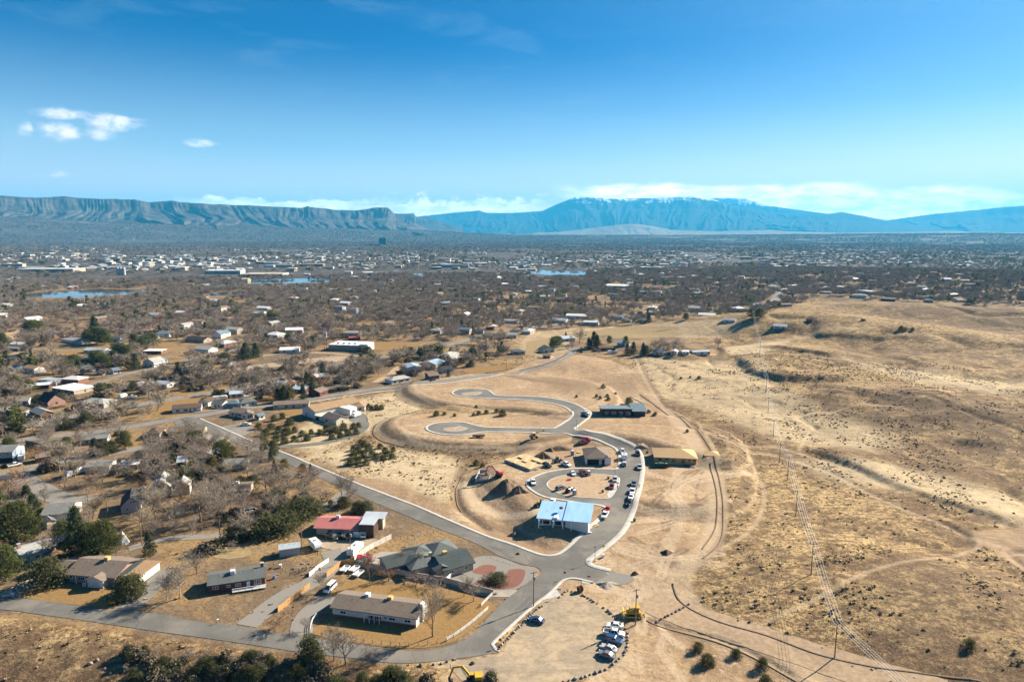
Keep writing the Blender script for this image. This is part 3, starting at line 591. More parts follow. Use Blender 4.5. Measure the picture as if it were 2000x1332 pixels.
ASPH_PATCH = asphalt_mat('dark_patch_asphalt', (.105, .10, .092), (.125, .12, .11), False); ASPH_OLD = asphalt_mat('pale_old_asphalt', (.175, .162, .142), (.22, .20, .175))
CONC = mat('pale_concrete', (.49, .465, .42), .85, .2, var=.25, scale=.6); CONC_D = mat('dusty_concrete', (.34, .30, .25), .9, .15, var=.2, scale=.4)
LAWN = mat('dormant_gold_lawn', (.28, .17, .07), .95, .05, var=.38, scale=1.2, c2=(.19, .12, .052)); LAWN2 = mat('straw_lawn', (.32, .23, .12), .95, .05, var=.3, scale=.5, c2=(.22, .165, .09))
GRAV = mat('grey_gravel', (.26, .24, .21), .95, .1, var=.35, scale=4, c2=(.18, .165, .145)); GRAV_R = mat('red_gravel', (.235, .105, .08), .95, .1, var=.35, scale=3, c2=(.165, .08, .062))
DIRTM = mat('pale_dirt', (.42, .305, .20), .95, .05, var=.25, scale=.8, c2=(.30, .21, .135)); GRAV_T = mat('tan_gravel', (.36, .28, .20), .95, .05, var=.35, scale=.5, c2=(.28, .22, .165))
WATER = NT('pond_water', .06, .6); WATER.col((.03, .05, .06)); WATER.bump(WATER.noise(.3, 2, .5), .05, .1); WATER = WATER.m

# street outline, read clockwise in pieces so that the kerbs can follow them
k_lower = [(388, 818), (430, 836), (478, 857), (560, 888), (625, 916), (700, 947), (805, 987), (879, 1019), (948, 1048), (994, 1063), (1042, 1081), (1069, 1087), (1090, 1084), (1107, 1074), (1130, 1053), (1168, 1020), (1179, 1006), (1187, 996), (1184, 990), (1168, 985), (1147, 983), (1095, 975), (1063, 969), (1038, 955), (1032, 945), (1038, 936), (1063, 925), (1095, 919), (1126, 916), (1174, 917), (1204, 917), (1212, 911)]
k_mid = [(1212, 911), (1213, 898), (1211, 885), (1200, 873), (1175, 861), (1137, 851), (1100, 846), (1037, 844), (975, 843), (945, 843), (917, 847), (895, 849), (862, 847), (842, 842), (835, 835), (848, 828), (880, 825), (905, 826), (925, 831), (945, 835), (975, 836), (1072, 837), (1090, 834), (1117, 816), (1121, 807), (1112, 799), (1090, 790), (1055, 784), (1012, 780), (940, 777), (915, 776), (892, 772), (885, 767), (893, 762), (910, 760), (930, 760), (950, 762), (958, 767), (966, 772), (987, 774), (1040, 775), (1090, 781), (1125, 791), (1149, 804), (1151, 811), (1135, 825), (1118, 838)]
k_right = [(1118, 838), (1147, 843), (1179, 849), (1214, 862), (1240, 877), (1250, 894), (1251, 915), (1246, 946), (1237, 978), (1229, 1003), (1212, 1036), (1185, 1062), (1150, 1088), (1143, 1096), (1147, 1104), (1161, 1110), (1190, 1117)]
k_corner = [(1161, 1137), (1138, 1131), (1120, 1128), (1104, 1130), (1093, 1136), (1071, 1158), (1035, 1186), (965, 1250), (960, 1259), (966, 1271), (974, 1274)]
e_low = [(872, 1289), (800, 1295), (747, 1293), (704, 1287), (589, 1274), (512, 1262), (395, 1245), (212, 1219), (64, 1198), (0, 1190), (-300, 1160), (-300, 1133), (0, 1164), (42, 1168), (148, 1182), (218, 1191), (305, 1198), (387, 1214), (470, 1223), (587, 1243), (713, 1260), (793, 1270), (838, 1270), (892, 1257), (929, 1234), (956, 1203), (992, 1168), (1017, 1149), (1039, 1133), (1055, 1121), (1056, 1114), (1046, 1107), (1021, 1102), (974, 1085), (929, 1061), (860, 1034), (784, 1003), (700, 968), (640, 940), (560, 905), (470, 868), (380, 838), (350, 835), (340, 822), (362, 814)]
kl, km, kr, kc = [PG(k) for k in (k_lower, k_mid, k_right, k_corner)]
segs = [catmull(kl, False, 5), catmull(km, False, 5)[1:], catmull(kr, False, 5)[1:], PG([(1186, 1124)]), catmull(kc, False, 5), catmull(PG(e_low), False, 4)]
sheet('street', np.vstack(segs), ASPH, .07, 2.2, dens=40000.)
kerb('kerb', kl, 1, 1.2, CONC); kerb('kerb', km, 1, 1.35, CONC); kerb('kerb', kr, 1, 2.0, CONC); kerb('kerb', kc, 1, .9, CONC)
# loop island with its own kerb and concrete pad
isl = catmull(PG([(1067, 946), (1073, 938), (1087, 932), (1109, 927), (1147, 925), (1185, 927), (1206, 931), (1211, 936), (1208, 948), (1197, 968), (1187, 974), (1164, 974), (1105, 969), (1084, 961), (1070, 953)]), True, 5)
sheet('loop_island', isl, DIRTM, .14, 2.); kerb('kerb', isl[:-1], -1, .5, CONC, closed=True, smooth=False, h=.14)
sheet('parking_pad', PG([(1199, 932), (1211, 935), (1210, 948), (1198, 968), (1188, 973), (1186, 966), (1194, 950)]), CONC, .17, 2.)
# painted turning heads
for pts in ([(867, 836), (900, 833), (913, 838), (893, 843), (872, 842)], [(902, 768), (930, 765), (942, 768), (930, 772), (907, 773)]):
    sheet('gravel_patch', catmull(PG(pts), True, 3), GRAV_T, .075, 2.)
for pts in ([(866, 841), (886, 840), (896, 832)], [(896, 832), (915, 837), (893, 842)], [(928, 773), (935, 770), (941, 765)]):
    road('paint_line', pts, .45, CONC, .10, 1., smooth=False)
gl = NT('compacted_lot_gravel', .95, .05); q1 = gl.noise(.09, 5, .65, dist=1.5); q2 = gl.noise(.5, 5, .75); q3 = gl.noise(3, 3, .8); q4 = gl.noise(.25, 4, .6, sc=(.15, 1, 1), dist=2.5)
qc = gl.mix(gl.mr(q1, .4, .6), (.40, .305, .20), (.29, .235, .17)); qc = gl.mix(gl.mr(q2, .45, .6, 0, .6), qc, (.22, .175, .125)); qc = gl.mix(gl.mr(q3, .52, .66, 0, .5), qc, (.48, .39, .28)); qc = gl.mix(gl.mr(q4, .52, .6, 0, .5), qc, (.24, .19, .14)); gl.col(qc); gl.bump(q2, .4, .1); GRAV_L = gl.m
sheet('gravel_lot', catmull(PG([(1045, 1192), (1078, 1166), (1115, 1160), (1150, 1172), (1185, 1198), (1210, 1222), (1226, 1250), (1222, 1278), (1195, 1305), (1140, 1322), (1050, 1345), (960, 1380), (905, 1332), (880, 1296), (930, 1287), (976, 1277), (995, 1250)]), True, 4), GRAV_L, .045, 3.)
road('dirt_road', [(1262, 1170), (1310, 1192), (1390, 1216), (1480, 1245), (1600, 1285), (1720, 1322), (1850, 1362)], 11, DIRTM, .05, 2., edge=.12)
BERM = mat('berm_soil', (.25, .175, .115), .95, .05, var=.4, scale=2)
for pts in ([(1250, 772), (1330, 818), (1388, 880), (1408, 960), (1408, 1050), (1372, 1090)], [(1312, 1140), (1330, 1178), (1400, 1214), (1500, 1243), (1600, 1280), (1720, 1306), (1860, 1325), (2010, 1338)], [(1262, 1212), (1300, 1228), (1400, 1255), (1480, 1290), (1560, 1335)], [(905, 925), (890, 955), (892, 985), (900, 1000)], [(1230, 775), (1258, 790)], [(735, 828), (728, 846), (745, 862), (790, 874)], [(1386, 905), (1398, 960), (1396, 1030), (1370, 1072)]):
    kerb('soil_berm', PG(pts), 1, .5, BERM, h=.13, step=2.)
# asphalt patches of another age
sheet('asphalt_patch', PG([(1018, 1149), (1042, 1131), (1085, 1138), (1046, 1155)]), ASPH_PATCH, .062, 2.)
sheet('asphalt_patch', PG([(945, 1062), (958, 1053), (1000, 1066), (1020, 1076), (1040, 1105), (1025, 1101)]), ASPH_PATCH, .062, 2.)
sheet('asphalt_patch', PG([(874, 1288), (900, 1276), (945, 1253), (980, 1215), (1042, 1157), (1060, 1160), (962, 1250), (958, 1262), (970, 1273), (930, 1282)]), ASPH_PATCH, .062, 2.)
sheet('old_asphalt', catmull(PG([(996, 1168), (1012, 1152), (1040, 1157), (1010, 1187), (975, 1218), (940, 1250), (900, 1272), (850, 1283), (780, 1288), (750, 1276), (800, 1272), (842, 1271), (896, 1257), (932, 1233), (960, 1202)]), True, 3), ASPH_OLD, .056, 2.)
sheet('asphalt_patch', PG([(285, 1226), (296, 1221), (310, 1223), (300, 1230)]), ASPH_PATCH, .062, 2.)
sheet('gravel_apron', catmull(PG([(1184, 1121), (1200, 1118), (1230, 1124), (1238, 1135), (1200, 1143), (1165, 1139)]), True, 4), GRAV, .055, 2.)
sheet('concrete_driveway', PG([(1072, 1158), (1087, 1152), (1097, 1163), (1060, 1172), (1048, 1178)]), CONC, .07, 2.)
sheet('concrete_slab', PG([(1137, 1131), (1160, 1136), (1150, 1140), (1136, 1139)]), CONC, .08, 2.)
# other roads
road('road', [(-200, 880), (0, 842), (100, 822), (175, 808), (225, 799), (325, 782), (425, 766), (475, 755), (560, 738), (640, 720), (725, 701), (800, 687), (875, 674), (950, 655), (1000, 645), (1105, 631), (1175, 624), (1280, 606), (1400, 603), (1480, 596)], 10.5, ASPH_OLD, .06, 6.)
road('road', [(-200, 893), (37, 860), (200, 842), (325, 822), (382, 813), (450, 802), (537, 790), (605, 779), (680, 768), (750, 758), (850, 745), (950, 732), (1025, 724), (1075, 711), (1108, 695), (1122, 680)], 8.5, ASPH_OLD, .064, 5.)
road('pavement', [(380, 806), (450, 797), (537, 785), (605, 774)], 1.6, CONC_D, .07, 4.)
road('pavement', [(605, 785), (750, 764), (850, 750), (950, 737), (1025, 729)], 1.8, CONC, .07, 4.)
road('pavement', [(-200, 890), (0, 850), (100, 829), (175, 815), (225, 806)], 1.6, CONC_D, .07, 4.)
road('road', [(1480, 598), (1512, 588), (1522, 575), (1508, 562), (1520, 550)], 13, ASPH_OLD, .1, 8.)
road('driveway', [(545, 873), (625, 866), (675, 855), (705, 842), (713, 828), (703, 815)], 4.6, ASPH, .07, 2.)
sheet('driveway', catmull(PG([(655, 806), (685, 800), (715, 812), (718, 828), (700, 832), (680, 820), (640, 812)]), True, 3), ASPH, .064, 3.)
road('street_branch', [(-60, 935), (24, 924), (70, 912), (130, 899), (215, 885), (290, 873)], 8, ASPH_OLD, .06, 3.)
road('street_branch', [(20, 920), (50, 940), (90, 962), (130, 975), (175, 978)], 10, ASPH_OLD, .064, 3.)
for pts, w, m_ in (([(120, 772), (200, 745), (262, 727), (337, 712), (390, 697), (470, 682)], 7, ASPH_OLD), ([(560, 737), (640, 716), (720, 702)], 5, ASPH_OLD), ([(732, 747), (762, 732), (775, 720), (795, 712), (825, 707)], 6, DIRTM),
                   ([(1018, 690), (1024, 670), (1040, 650)], 5, DIRTM), ([(482, 1222), (520, 1190), (560, 1162), (610, 1137), (645, 1112), (655, 1095), (645, 1075)], 6.5, GRAV), ([(590, 1240), (590, 1215), (610, 1190), (650, 1165)], 6, GRAV),
                   ([(5, 1170), (40, 1150), (85, 1130)], 7, CONC_D), ([(245, 1192), (275, 1165), (310, 1135), (330, 1112)], 7, ASPH_OLD), ([(250, 1072), (330, 1052), (400, 1048), (500, 1038), (560, 1020)], 4, GRAV),
                   ([(682, 957), (664, 969), (645, 985), (615, 996)], 5, GRAV), ([(1010, 1158), (975, 1159), (930, 1154), (880, 1137)], 4, CONC_D), ([(0, 735), (60, 722), (130, 712), (200, 706)], 6, ASPH_OLD), ([(30, 682), (120, 684), (200, 680), (270, 672)], 5, ASPH_OLD),
                   ([(480, 700), (560, 690), (640, 690), (700, 695)], 6, GRAV_T), ([(460, 722), (600, 705), (680, 700)], 20, GRAV_T), ([(1120, 690), (1200, 697), (1300, 698), (1400, 693)], 4, DIRTM), ([(0, 955), (10, 985), (0, 1010)], 7, ASPH_OLD), ([(405, 848), (440, 862), (430, 838)], 8, CONC_D)):
    road('driveway', pts, w, m_, .058, 3., edge=.12 if m_ in (DIRTM, GRAV, GRAV_T) else 0)
sheet('driveway', PG([(420, 835), (480, 826), (500, 838), (470, 855), (440, 850)]), ASPH_OLD, .06, 3.)
sheet('yard_concrete', PG([(690, 1100), (745, 1077), (792, 1078), (812, 1108), (880, 1128), (870, 1140), (760, 1118)]), CONC_D, .055, 3.)
sheet('driveway', PG([(600, 1050), (650, 1056), (735, 1052), (745, 1062), (700, 1080), (660, 1105), (640, 1095), (655, 1075), (610, 1065)]), GRAV_T, .052, 3.)
sheet('gravel_yard', catmull(PG([(880, 1128), (930, 1088), (975, 1088), (1018, 1104), (1046, 1110), (1050, 1118), (1010, 1150), (930, 1152)]), True, 3), GRAV, .055, 3.)
sheet('red_gravel', catmull(PG([(924, 1141), (975, 1151), (1012, 1144), (1025, 1124), (1022, 1112), (994, 1113), (985, 1128), (950, 1130)]), True, 3), GRAV_R, .07, 2.)
sheet('red_gravel', catmull(PG([(922, 1117), (945, 1103), (970, 1107), (955, 1122)]), True, 3), GRAV_R, .07, 2.)
sheet('lawn', catmull(PG([(42, 1160), (70, 1150), (95, 1139), (160, 1141), (233, 1143), (256, 1166), (224, 1188), (138, 1180), (50, 1168)]), True, 3), LAWN, .057, 2.)
sheet('lawn', catmull(PG([(605, 1228), (635, 1212), (660, 1150), (685, 1133), (720, 1138), (827, 1148), (906, 1159), (965, 1180), (950, 1203), (885, 1253), (800, 1266), (700, 1256), (612, 1239)]), True, 3), LAWN, .054, 3.)
for pts in ([(352, 765), (420, 775), (470, 780), (445, 796), (380, 803), (300, 812)], [(512, 757), (545, 760), (560, 775), (500, 790), (505, 770)], [(535, 745), (575, 742), (560, 757), (520, 755)], [(705, 669), (807, 669), (812, 678), (750, 684), (712, 678)], [(40, 672), (70, 668), (72, 678), (42, 681)],
            [(86, 686), (165, 684), (160, 697), (90, 698)], [(155, 673), (210, 670), (212, 677), (150, 680)], [(320, 660), (372, 655), (370, 663), (322, 666)], [(45, 868), (108, 872), (105, 883), (50, 890)], [(235, 862), (290, 850), (350, 830), (380, 833), (300, 862), (250, 880)], [(330, 707), (370, 702), (365, 713), (325, 716)],
            [(270, 675), (330, 668), (345, 676), (280, 682)], [(165, 748), (235, 738), (225, 755)], [(0, 688), (60, 690), (40, 705), (0, 712)], [(1030, 668), (1200, 640), (1330, 640), (1220, 652), (1110, 662), (1050, 690), (1020, 688)], [(400, 1060), (470, 1062), (490, 1085), (420, 1090)], [(1330, 650), (1300, 660), (1180, 660), (1250, 648)],
            [(590, 820), (560, 810), (545, 800), (580, 797)], [(905, 722), (990, 712), (1000, 718), (930, 730)], [(600, 765), (680, 752), (700, 757), (620, 770)]):
    sheet('lawn', catmull(PG(pts), True, 3), LAWN2 if pts[0][0] > 1000 or pts[0][0] == 400 else (LAWN if random.random() < .5 else LAWN2), .05, 4.)
for pts in PONDS:
    W = catmull(PL(pts), True, 4); o = sheet('water', W, WATER, 0, 40.)
    me = o.data
    for v in me.vertices: v.co.z = -.35
# painted edge lines on the straight road
road('paint_line', [(1185, 1118), (1189, 1121)], .3, CONC, .08, 1., smooth=False)
# ------------------------------------------------------------------ mesh builder
class MB:
    def __init__(s): s.v = []; s.f = []; s.m = []; s.ms = []
    def mi(s, m):
        if m not in s.ms: s.ms.append(m)
        return s.ms.index(m)
    def poly(s, pts, m):
        k = len(s.v); s.v += [tuple(p) for p in pts]; s.f.append(tuple(range(k, k + len(pts)))); s.m.append(s.mi(m)); return s
    def mesh(s, V, F, m):
        k = len(s.v); s.v += [tuple(p) for p in V]; i = s.mi(m)
        for f in F: s.f.append(tuple(a + k for a in f)); s.m.append(i)
        return s
    def box(s, x0, x1, y0, y1, z0, z1, m, top=None):
        t = top or (x0, x1, y0, y1)
        V = [(x0, y0, z0), (x1, y0, z0), (x1, y1, z0), (x0, y1, z0), (t[0], t[2], z1), (t[1], t[2], z1), (t[1], t[3], z1), (t[0], t[3], z1)]
        return s.mesh(V, [(3, 2, 1, 0), (4, 5, 6, 7), (0, 1, 5, 4), (1, 2, 6, 5), (2, 3, 7, 6), (3, 0, 4, 7)], m)
    def bar(s, a, b, w, h, m):
        a = Vector(a); b = Vector(b); d = (b - a).normalized(); u = d.cross(Vector((0, 0, 1)))
        if u.length < 1e-3: u = Vector((1, 0, 0))
        u.normalize(); n = u.cross(d).normalized(); V = []
        for p in (a, b):
            for i, j in ((-1, -1), (1, -1), (1, 1), (-1, 1)): V.append(p + u * (i * w / 2) + n * (j * h / 2))
        return s.mesh(V, [(0, 1, 2, 3), (7, 6, 5, 4), (1, 0, 4, 5), (2, 1, 5, 6), (3, 2, 6, 7), (0, 3, 7, 4)], m)
    def tube(s, a, b, r0, r1, m, n=8, cap=True):
        a = Vector(a); b = Vector(b); d = (b - a).normalized(); u = d.orthogonal().normalized(); w = d.cross(u); V = []
        for p, r in ((a, r0), (b, r1)):
            for k in range(n):
                t = 2 * math.pi * k / n; V.append(p + (u * math.cos(t) + w * math.sin(t)) * r)
        F = [(k, (k + 1) % n, n + (k + 1) % n, n + k) for k in range(n)]
        if cap: F += [tuple(range(n))[::-1], tuple(range(n, 2 * n))]
        return s.mesh(V, F, m)
    def loft(s, rings, m, cap=True, mats=None):
        n = len(rings[0]); V = [p for r in rings for p in r]; F = []
        for i in range(len(rings) - 1):
            for k in range(n): F.append((i * n + k, i * n + (k + 1) % n, (i + 1) * n + (k + 1) % n, (i + 1) * n + k))
        if cap: F += [tuple(range(n))[::-1], tuple((len(rings) - 1) * n + k for k in range(n))]
        return s.mesh(V, F, m)
    def build(s, name, parent=None, smooth=False, recalc=True):
        import bmesh
        me = bpy.data.meshes.new(name); me.from_pydata(s.v, [], s.f)
        for m in s.ms: me.materials.append(m)
        me.polygons.foreach_set('material_index', s.m)
        if recalc:
            bm = bmesh.new(); bm.from_mesh(me); bmesh.ops.recalc_face_normals(bm, faces=bm.faces); bm.to_mesh(me); bm.free()
        if smooth: me.polygons.foreach_set('use_smooth', [True] * len(me.polygons))
        return add(name, me, parent)
def empty(name, loc, rz=0.):
    o = bpy.data.objects.new(name, None); o.empty_display_size = .5; col.objects.link(o); o.location = loc; o.rotation_euler = (0, 0, rz); return o
def copy_tree(o, parent=None):
    c = o.copy(); col.objects.link(c)
    if parent: c.parent = parent
    for k in ('label',):
        if k in c and parent is None: del c[k]
    for ch in KIDS.get(o.name, list(o.children)): copy_tree(ch, c)
    return c
KIDS = {}
def paint_tree(o, old, new):
    """a copy of a thing in another paint: swap one material on its parts"""
    for ch in [o] + list(o.children_recursive):
        if ch.type == 'MESH' and old in ch.data.materials[:]:
            key = (ch.data.name, new.name)
            if key not in _painted:
                me = ch.data.copy()
                for i, mm in enumerate(me.materials):
                    if mm == old: me.materials[i] = new
                _painted[key] = me
            ch.data = _painted[key]
_painted = {}
LAND = []                    # landmarks used to word the labels: (phrase, x, y)
AUTO = []                    # (object, adjective phrase, noun, x, y)
TOP = []
def landmark(phrase, x, y): LAND.append((phrase, x, y))

# ------------------------------------------------------------------ shared materials
def M(name, c, **k): return mat(name, c, **k)
W_WHITE = M('white_siding', (.66, .64, .60), var=.08, scale=.6); W_CREAM = M('cream_siding', (.62, .56, .45), var=.1); W_TAN = M('tan_stucco', (.46, .37, .27), var=.12)
W_GREY = M('grey_siding', (.42, .42, .40), var=.1); W_TAUPE = M('taupe_siding', (.36, .31, .26), var=.1); W_BRICK = M('red_brown_brick', (.26, .125, .085), var=.4, scale=5, sc=(1, 1, 3)); W_PINK = M('pink_brick', (.38, .23, .19), var=.25, scale=5, sc=(1, 1, 3))
W_RED = M('dark_red_siding', (.16, .05, .04), var=.2); W_BROWN = M('brown_wood_siding', (.21, .12, .07), var=.3, scale=3, sc=(1, 1, .1)); W_DKBROWN = M('dark_brown_wood', (.09, .05, .035), var=.3, scale=3, sc=(1, 1, .1)); W_BLUE = M('blue_grey_siding', (.30, .37, .44), var=.1)
W_LAV = M('lavender_siding', (.50, .46, .50), var=.08); W_ORANGE = M('orange_brick', (.40, .21, .11), var=.2); W_DARK = M('charcoal_siding', (.07, .065, .065), var=.2); W_OSB = M('raw_osb_board', (.55, .37, .19), var=.3, scale=2.0, c2=(.44, .28, .13))
def shingle(name, c, v=.28):
    if name in MATS: return MATS[name]
    n = NT(name, .92, .15); a = n.noise(1.6, 4, .7); b = n.noise(.25, 3, .6); w = n.N.new('ShaderNodeTexWave'); w.wave_type = 'BANDS'; w.bands_direction = 'Z'; w.inputs['Scale'].default_value = 2.2; w.inputs['Distortion'].default_value = .6
    n.L.new(n.tc.outputs['Object'], w.inputs['Vector']); d = tuple(q * (1 - v) for q in c)
    k = n.mix(n.mr(a, .35, .7), c, d); k = n.mix(n.mr(b, .4, .75, 0, .4), k, tuple(min(1, q * 1.25) for q in c)); k = n.mix(n.math('MULTIPLY', w.outputs[1], .25), k, d); n.col(k); n.bump(w.outputs[1], .3, .03); MATS[name] = n.m; return n.m
R_BROWN = shingle('brown_shingle', (.21, .165, .13)); R_GREY = shingle('grey_shingle', (.22, .215, .205)); R_DKBROWN = shingle('dark_brown_shingle', (.125, .085, .065)); R_GREEN = shingle('grey_green_shingle', (.125, .135, .13)); R_TAN = shingle('tan_shingle', (.34, .225, .13))
R_BLUE = shingle('blue_grey_shingle', (.14, .19, .23)); R_BLACK = shingle('charcoal_shingle', (.045, .045, .05)); R_LGREY = shingle('pale_grey_shingle', (.38, .37, .35)); R_SLATE = shingle('dark_green_shingle', (.065, .08, .08)); R_ORG = shingle('rust_brown_shingle', (.30, .16, .10))
def metal_roof(name, c, rough=.45, ax='x'):
    if name in MATS: return MATS[name]
    n = NT(name, rough, .5); f = n.noise(.5, 4, .6, sc=(1, .2, 1)); n.col(n.mix(n.mr(f, .3, .75), c, tuple(v * .82 for v in c))); MATS[name] = n.m; return n.m
R_WHITE = metal_roof('white_membrane_roof', (.78, .77, .75), .7); R_PINK = metal_roof('faded_red_metal_roof', (.50, .17, .15), .5); R_SKY = metal_roof('blue_underlay_roof', (.32, .54, .80), .5); R_METAL = metal_roof('pale_metal_roof', (.44, .48, .51), .4); R_BMETAL = metal_roof('pale_blue_metal_roof', (.36, .48, .60), .4); R_REDB = metal_roof('red_metal_roof', (.38, .07, .06), .5)
TRIM = M('white_trim', (.78, .77, .74), var=0); PANE = NT('window_glass', .08, .8); PANE.col((.02, .025, .03)); PANE = PANE.m; SHADE_IN = M('opening_shade', (.02, .018, .016), var=0)  # the last near-black paints the shade inside open garages and doorways
SOLAR = NT('solar_cells', .15, .7); SOLAR.col((.012, .02, .045)); SOLAR = SOLAR.m; METAL = M('galvanised_metal', (.45, .46, .47), rough=.4, spec=.6, var=.15); BLACKM = M('black_metal', (.03, .03, .03), rough=.5, var=0); RUBBER = M('tyre_rubber', (.025, .025, .025), rough=.85, var=0)
YELLOW = M('machine_yellow', (.62, .36, .03), rough=.45, spec=.5, var=.2); COOLER = M('faded_yellow_cooler', (.60, .42, .16), var=.2); WOODP = M('weathered_pole_wood', (.26, .16, .095), var=.35, scale=4, sc=(1, 1, .1)); WOODF = M('orange_cedar_boards', (.55, .30, .12), var=.3, scale=3, sc=(1, 1, .1)); LUMBER = M('fresh_lumber', (.64, .48, .28), var=.2)
CONCRETE = M('grey_cast_concrete', (.40, .40, .38), var=.15); RAIL = M('white_rail_paint', (.78, .77, .74), var=0); BOULDER = M('boulder_stone', (.34, .28, .23), var=.45, scale=1.5, obj_random=.3); ROCKD = M('dark_boulder_stone', (.17, .145, .125), var=.45, scale=1.5); SOILH = M('heaped_brown_soil', (.20, .135, .09), var=.35, scale=.6); RED = M('red_paint', (.45, .03, .025), rough=.4, spec=.5, var=.1)
TARP = M('blue_plastic', (.06, .20, .42), rough=.5, var=.1); GREENP = M('dark_green_paint', (.03, .10, .06), rough=.5, var=.2); GREYP = M('grey_plastic', (.35, .36, .38), rough=.5, var=.1)

# ------------------------------------------------------------------ buildings
def gable_roof(mb, x0, x1, y0, y1, z, axis, pitch, oh, mr_, mw, th=.2, wall=True):
    if axis == 'x':
        hs = (y1 - y0) / 2; ym = (y0 + y1) / 2; r = hs * pitch; zo = z - oh * pitch
        for s in (-1, 1):
            ye = ym + s * (hs + oh); V = [(x0 - oh, ye, zo), (x1 + oh, ye, zo), (x1 + oh, ym, z + r), (x0 - oh, ym, z + r)]
            V += [(a, b, c + th) for a, b, c in V]; mb.mesh(V, [(0, 1, 2, 3), (7, 6, 5, 4), (0, 4, 5, 1), (1, 5, 6, 2), (2, 6, 7, 3), (3, 7, 4, 0)], mr_)
        return r
    hs = (x1 - x0) / 2; xm = (x0 + x1) / 2; r = hs * pitch; zo = z - oh * pitch
    for s in (-1, 1):
        xe = xm + s * (hs + oh); V = [(xe, y0 - oh, zo), (xe, y1 + oh, zo), (xm, y1 + oh, z + r), (xm, y0 - oh, z + r)]
        V += [(a, b, c + th) for a, b, c in V]; mb.mesh(V, [(0, 1, 2, 3), (7, 6, 5, 4), (0, 4, 5, 1), (1, 5, 6, 2), (2, 6, 7, 3), (3, 7, 4, 0)], mr_)
    return r
def hip_roof(mb, x0, x1, y0, y1, z, pitch, oh, m, th=.18):
    w, d = x1 - x0, y1 - y0; hs = min(w, d) / 2; r = hs * pitch; e = z - oh * pitch * .6
    X0, X1, Y0, Y1 = x0 - oh, x1 + oh, y0 - oh, y1 + oh; ym = (y0 + y1) / 2; xm = (x0 + x1) / 2
    a, b = ((x0 + hs, ym), (x1 - hs, ym)) if w >= d else ((xm, y0 + hs), (xm, y1 - hs))
    if abs(a[0] - b[0]) + abs(a[1] - b[1]) < .2: b = (b[0] + (.2 if w >= d else 0), b[1] + (0 if w >= d else .2))
    V = [(X0, Y0, e), (X1, Y0, e), (X1, Y1, e), (X0, Y1, e), (X0, Y0, e + th), (X1, Y0, e + th), (X1, Y1, e + th), (X0, Y1, e + th), (a[0], a[1], z + r + th), (b[0], b[1], z + r + th)]
    F = [(3, 2, 1, 0), (0, 1, 5, 4), (1, 2, 6, 5), (2, 3, 7, 6), (3, 0, 4, 7)]
    F += [(4, 5, 9, 8), (5, 6, 9), (6, 7, 8, 9), (7, 4, 8)] if w >= d else [(4, 5, 8), (5, 6, 9, 8), (6, 7, 9), (7, 4, 8, 9)]
    mb.mesh(V, F, m); return r
def put_window(root, P, ux, w, h, frame=TRIM, name='window', pane=PANE, fancy=True, mull=1):
    """P lower-left corner on the wall, ux unit vector along the wall (outward normal = ux rotated -90 deg)"""
    ux = Vector(ux); nx = Vector((ux.y, -ux.x, 0)); P = Vector(P); up = Vector((0, 0, 1))
    def bx(mb, a0, a1, z0, z1, n0, n1, m):
        V = [P + ux * a + nx * n + up * z for z in (z0, z1) for a, n in ((a0, n0), (a1, n0), (a1, n1), (a0, n1))]
        mb.mesh(V, [(3, 2, 1, 0), (4, 5, 6, 7), (0, 1, 5, 4), (1, 2, 6, 5), (2, 3, 7, 6), (3, 0, 4, 7)], m)
    if not fancy:
        mb = MB(); bx(mb, 0, w, 0, h, -.02, .05, pane); return mb.build(name, root)
    mb = MB(); t = .11
    bx(mb, 0, w, 0, t, -.03, .08, frame); bx(mb, 0, w, h - t, h, -.03, .08, frame); bx(mb, 0, t, t, h - t, -.03, .08, frame); bx(mb, w - t, w, t, h - t, -.03, .08, frame)
    for k in range(mull): c = w * (k + 1) / (mull + 1); bx(mb, c - .035, c + .035, t, h - t, -.03, .06, frame)
    f = mb.build(name, root); pb = MB(); bx(pb, t, w - t, t, h - t, -.04, .02, pane); pb.build('pane', f); return f
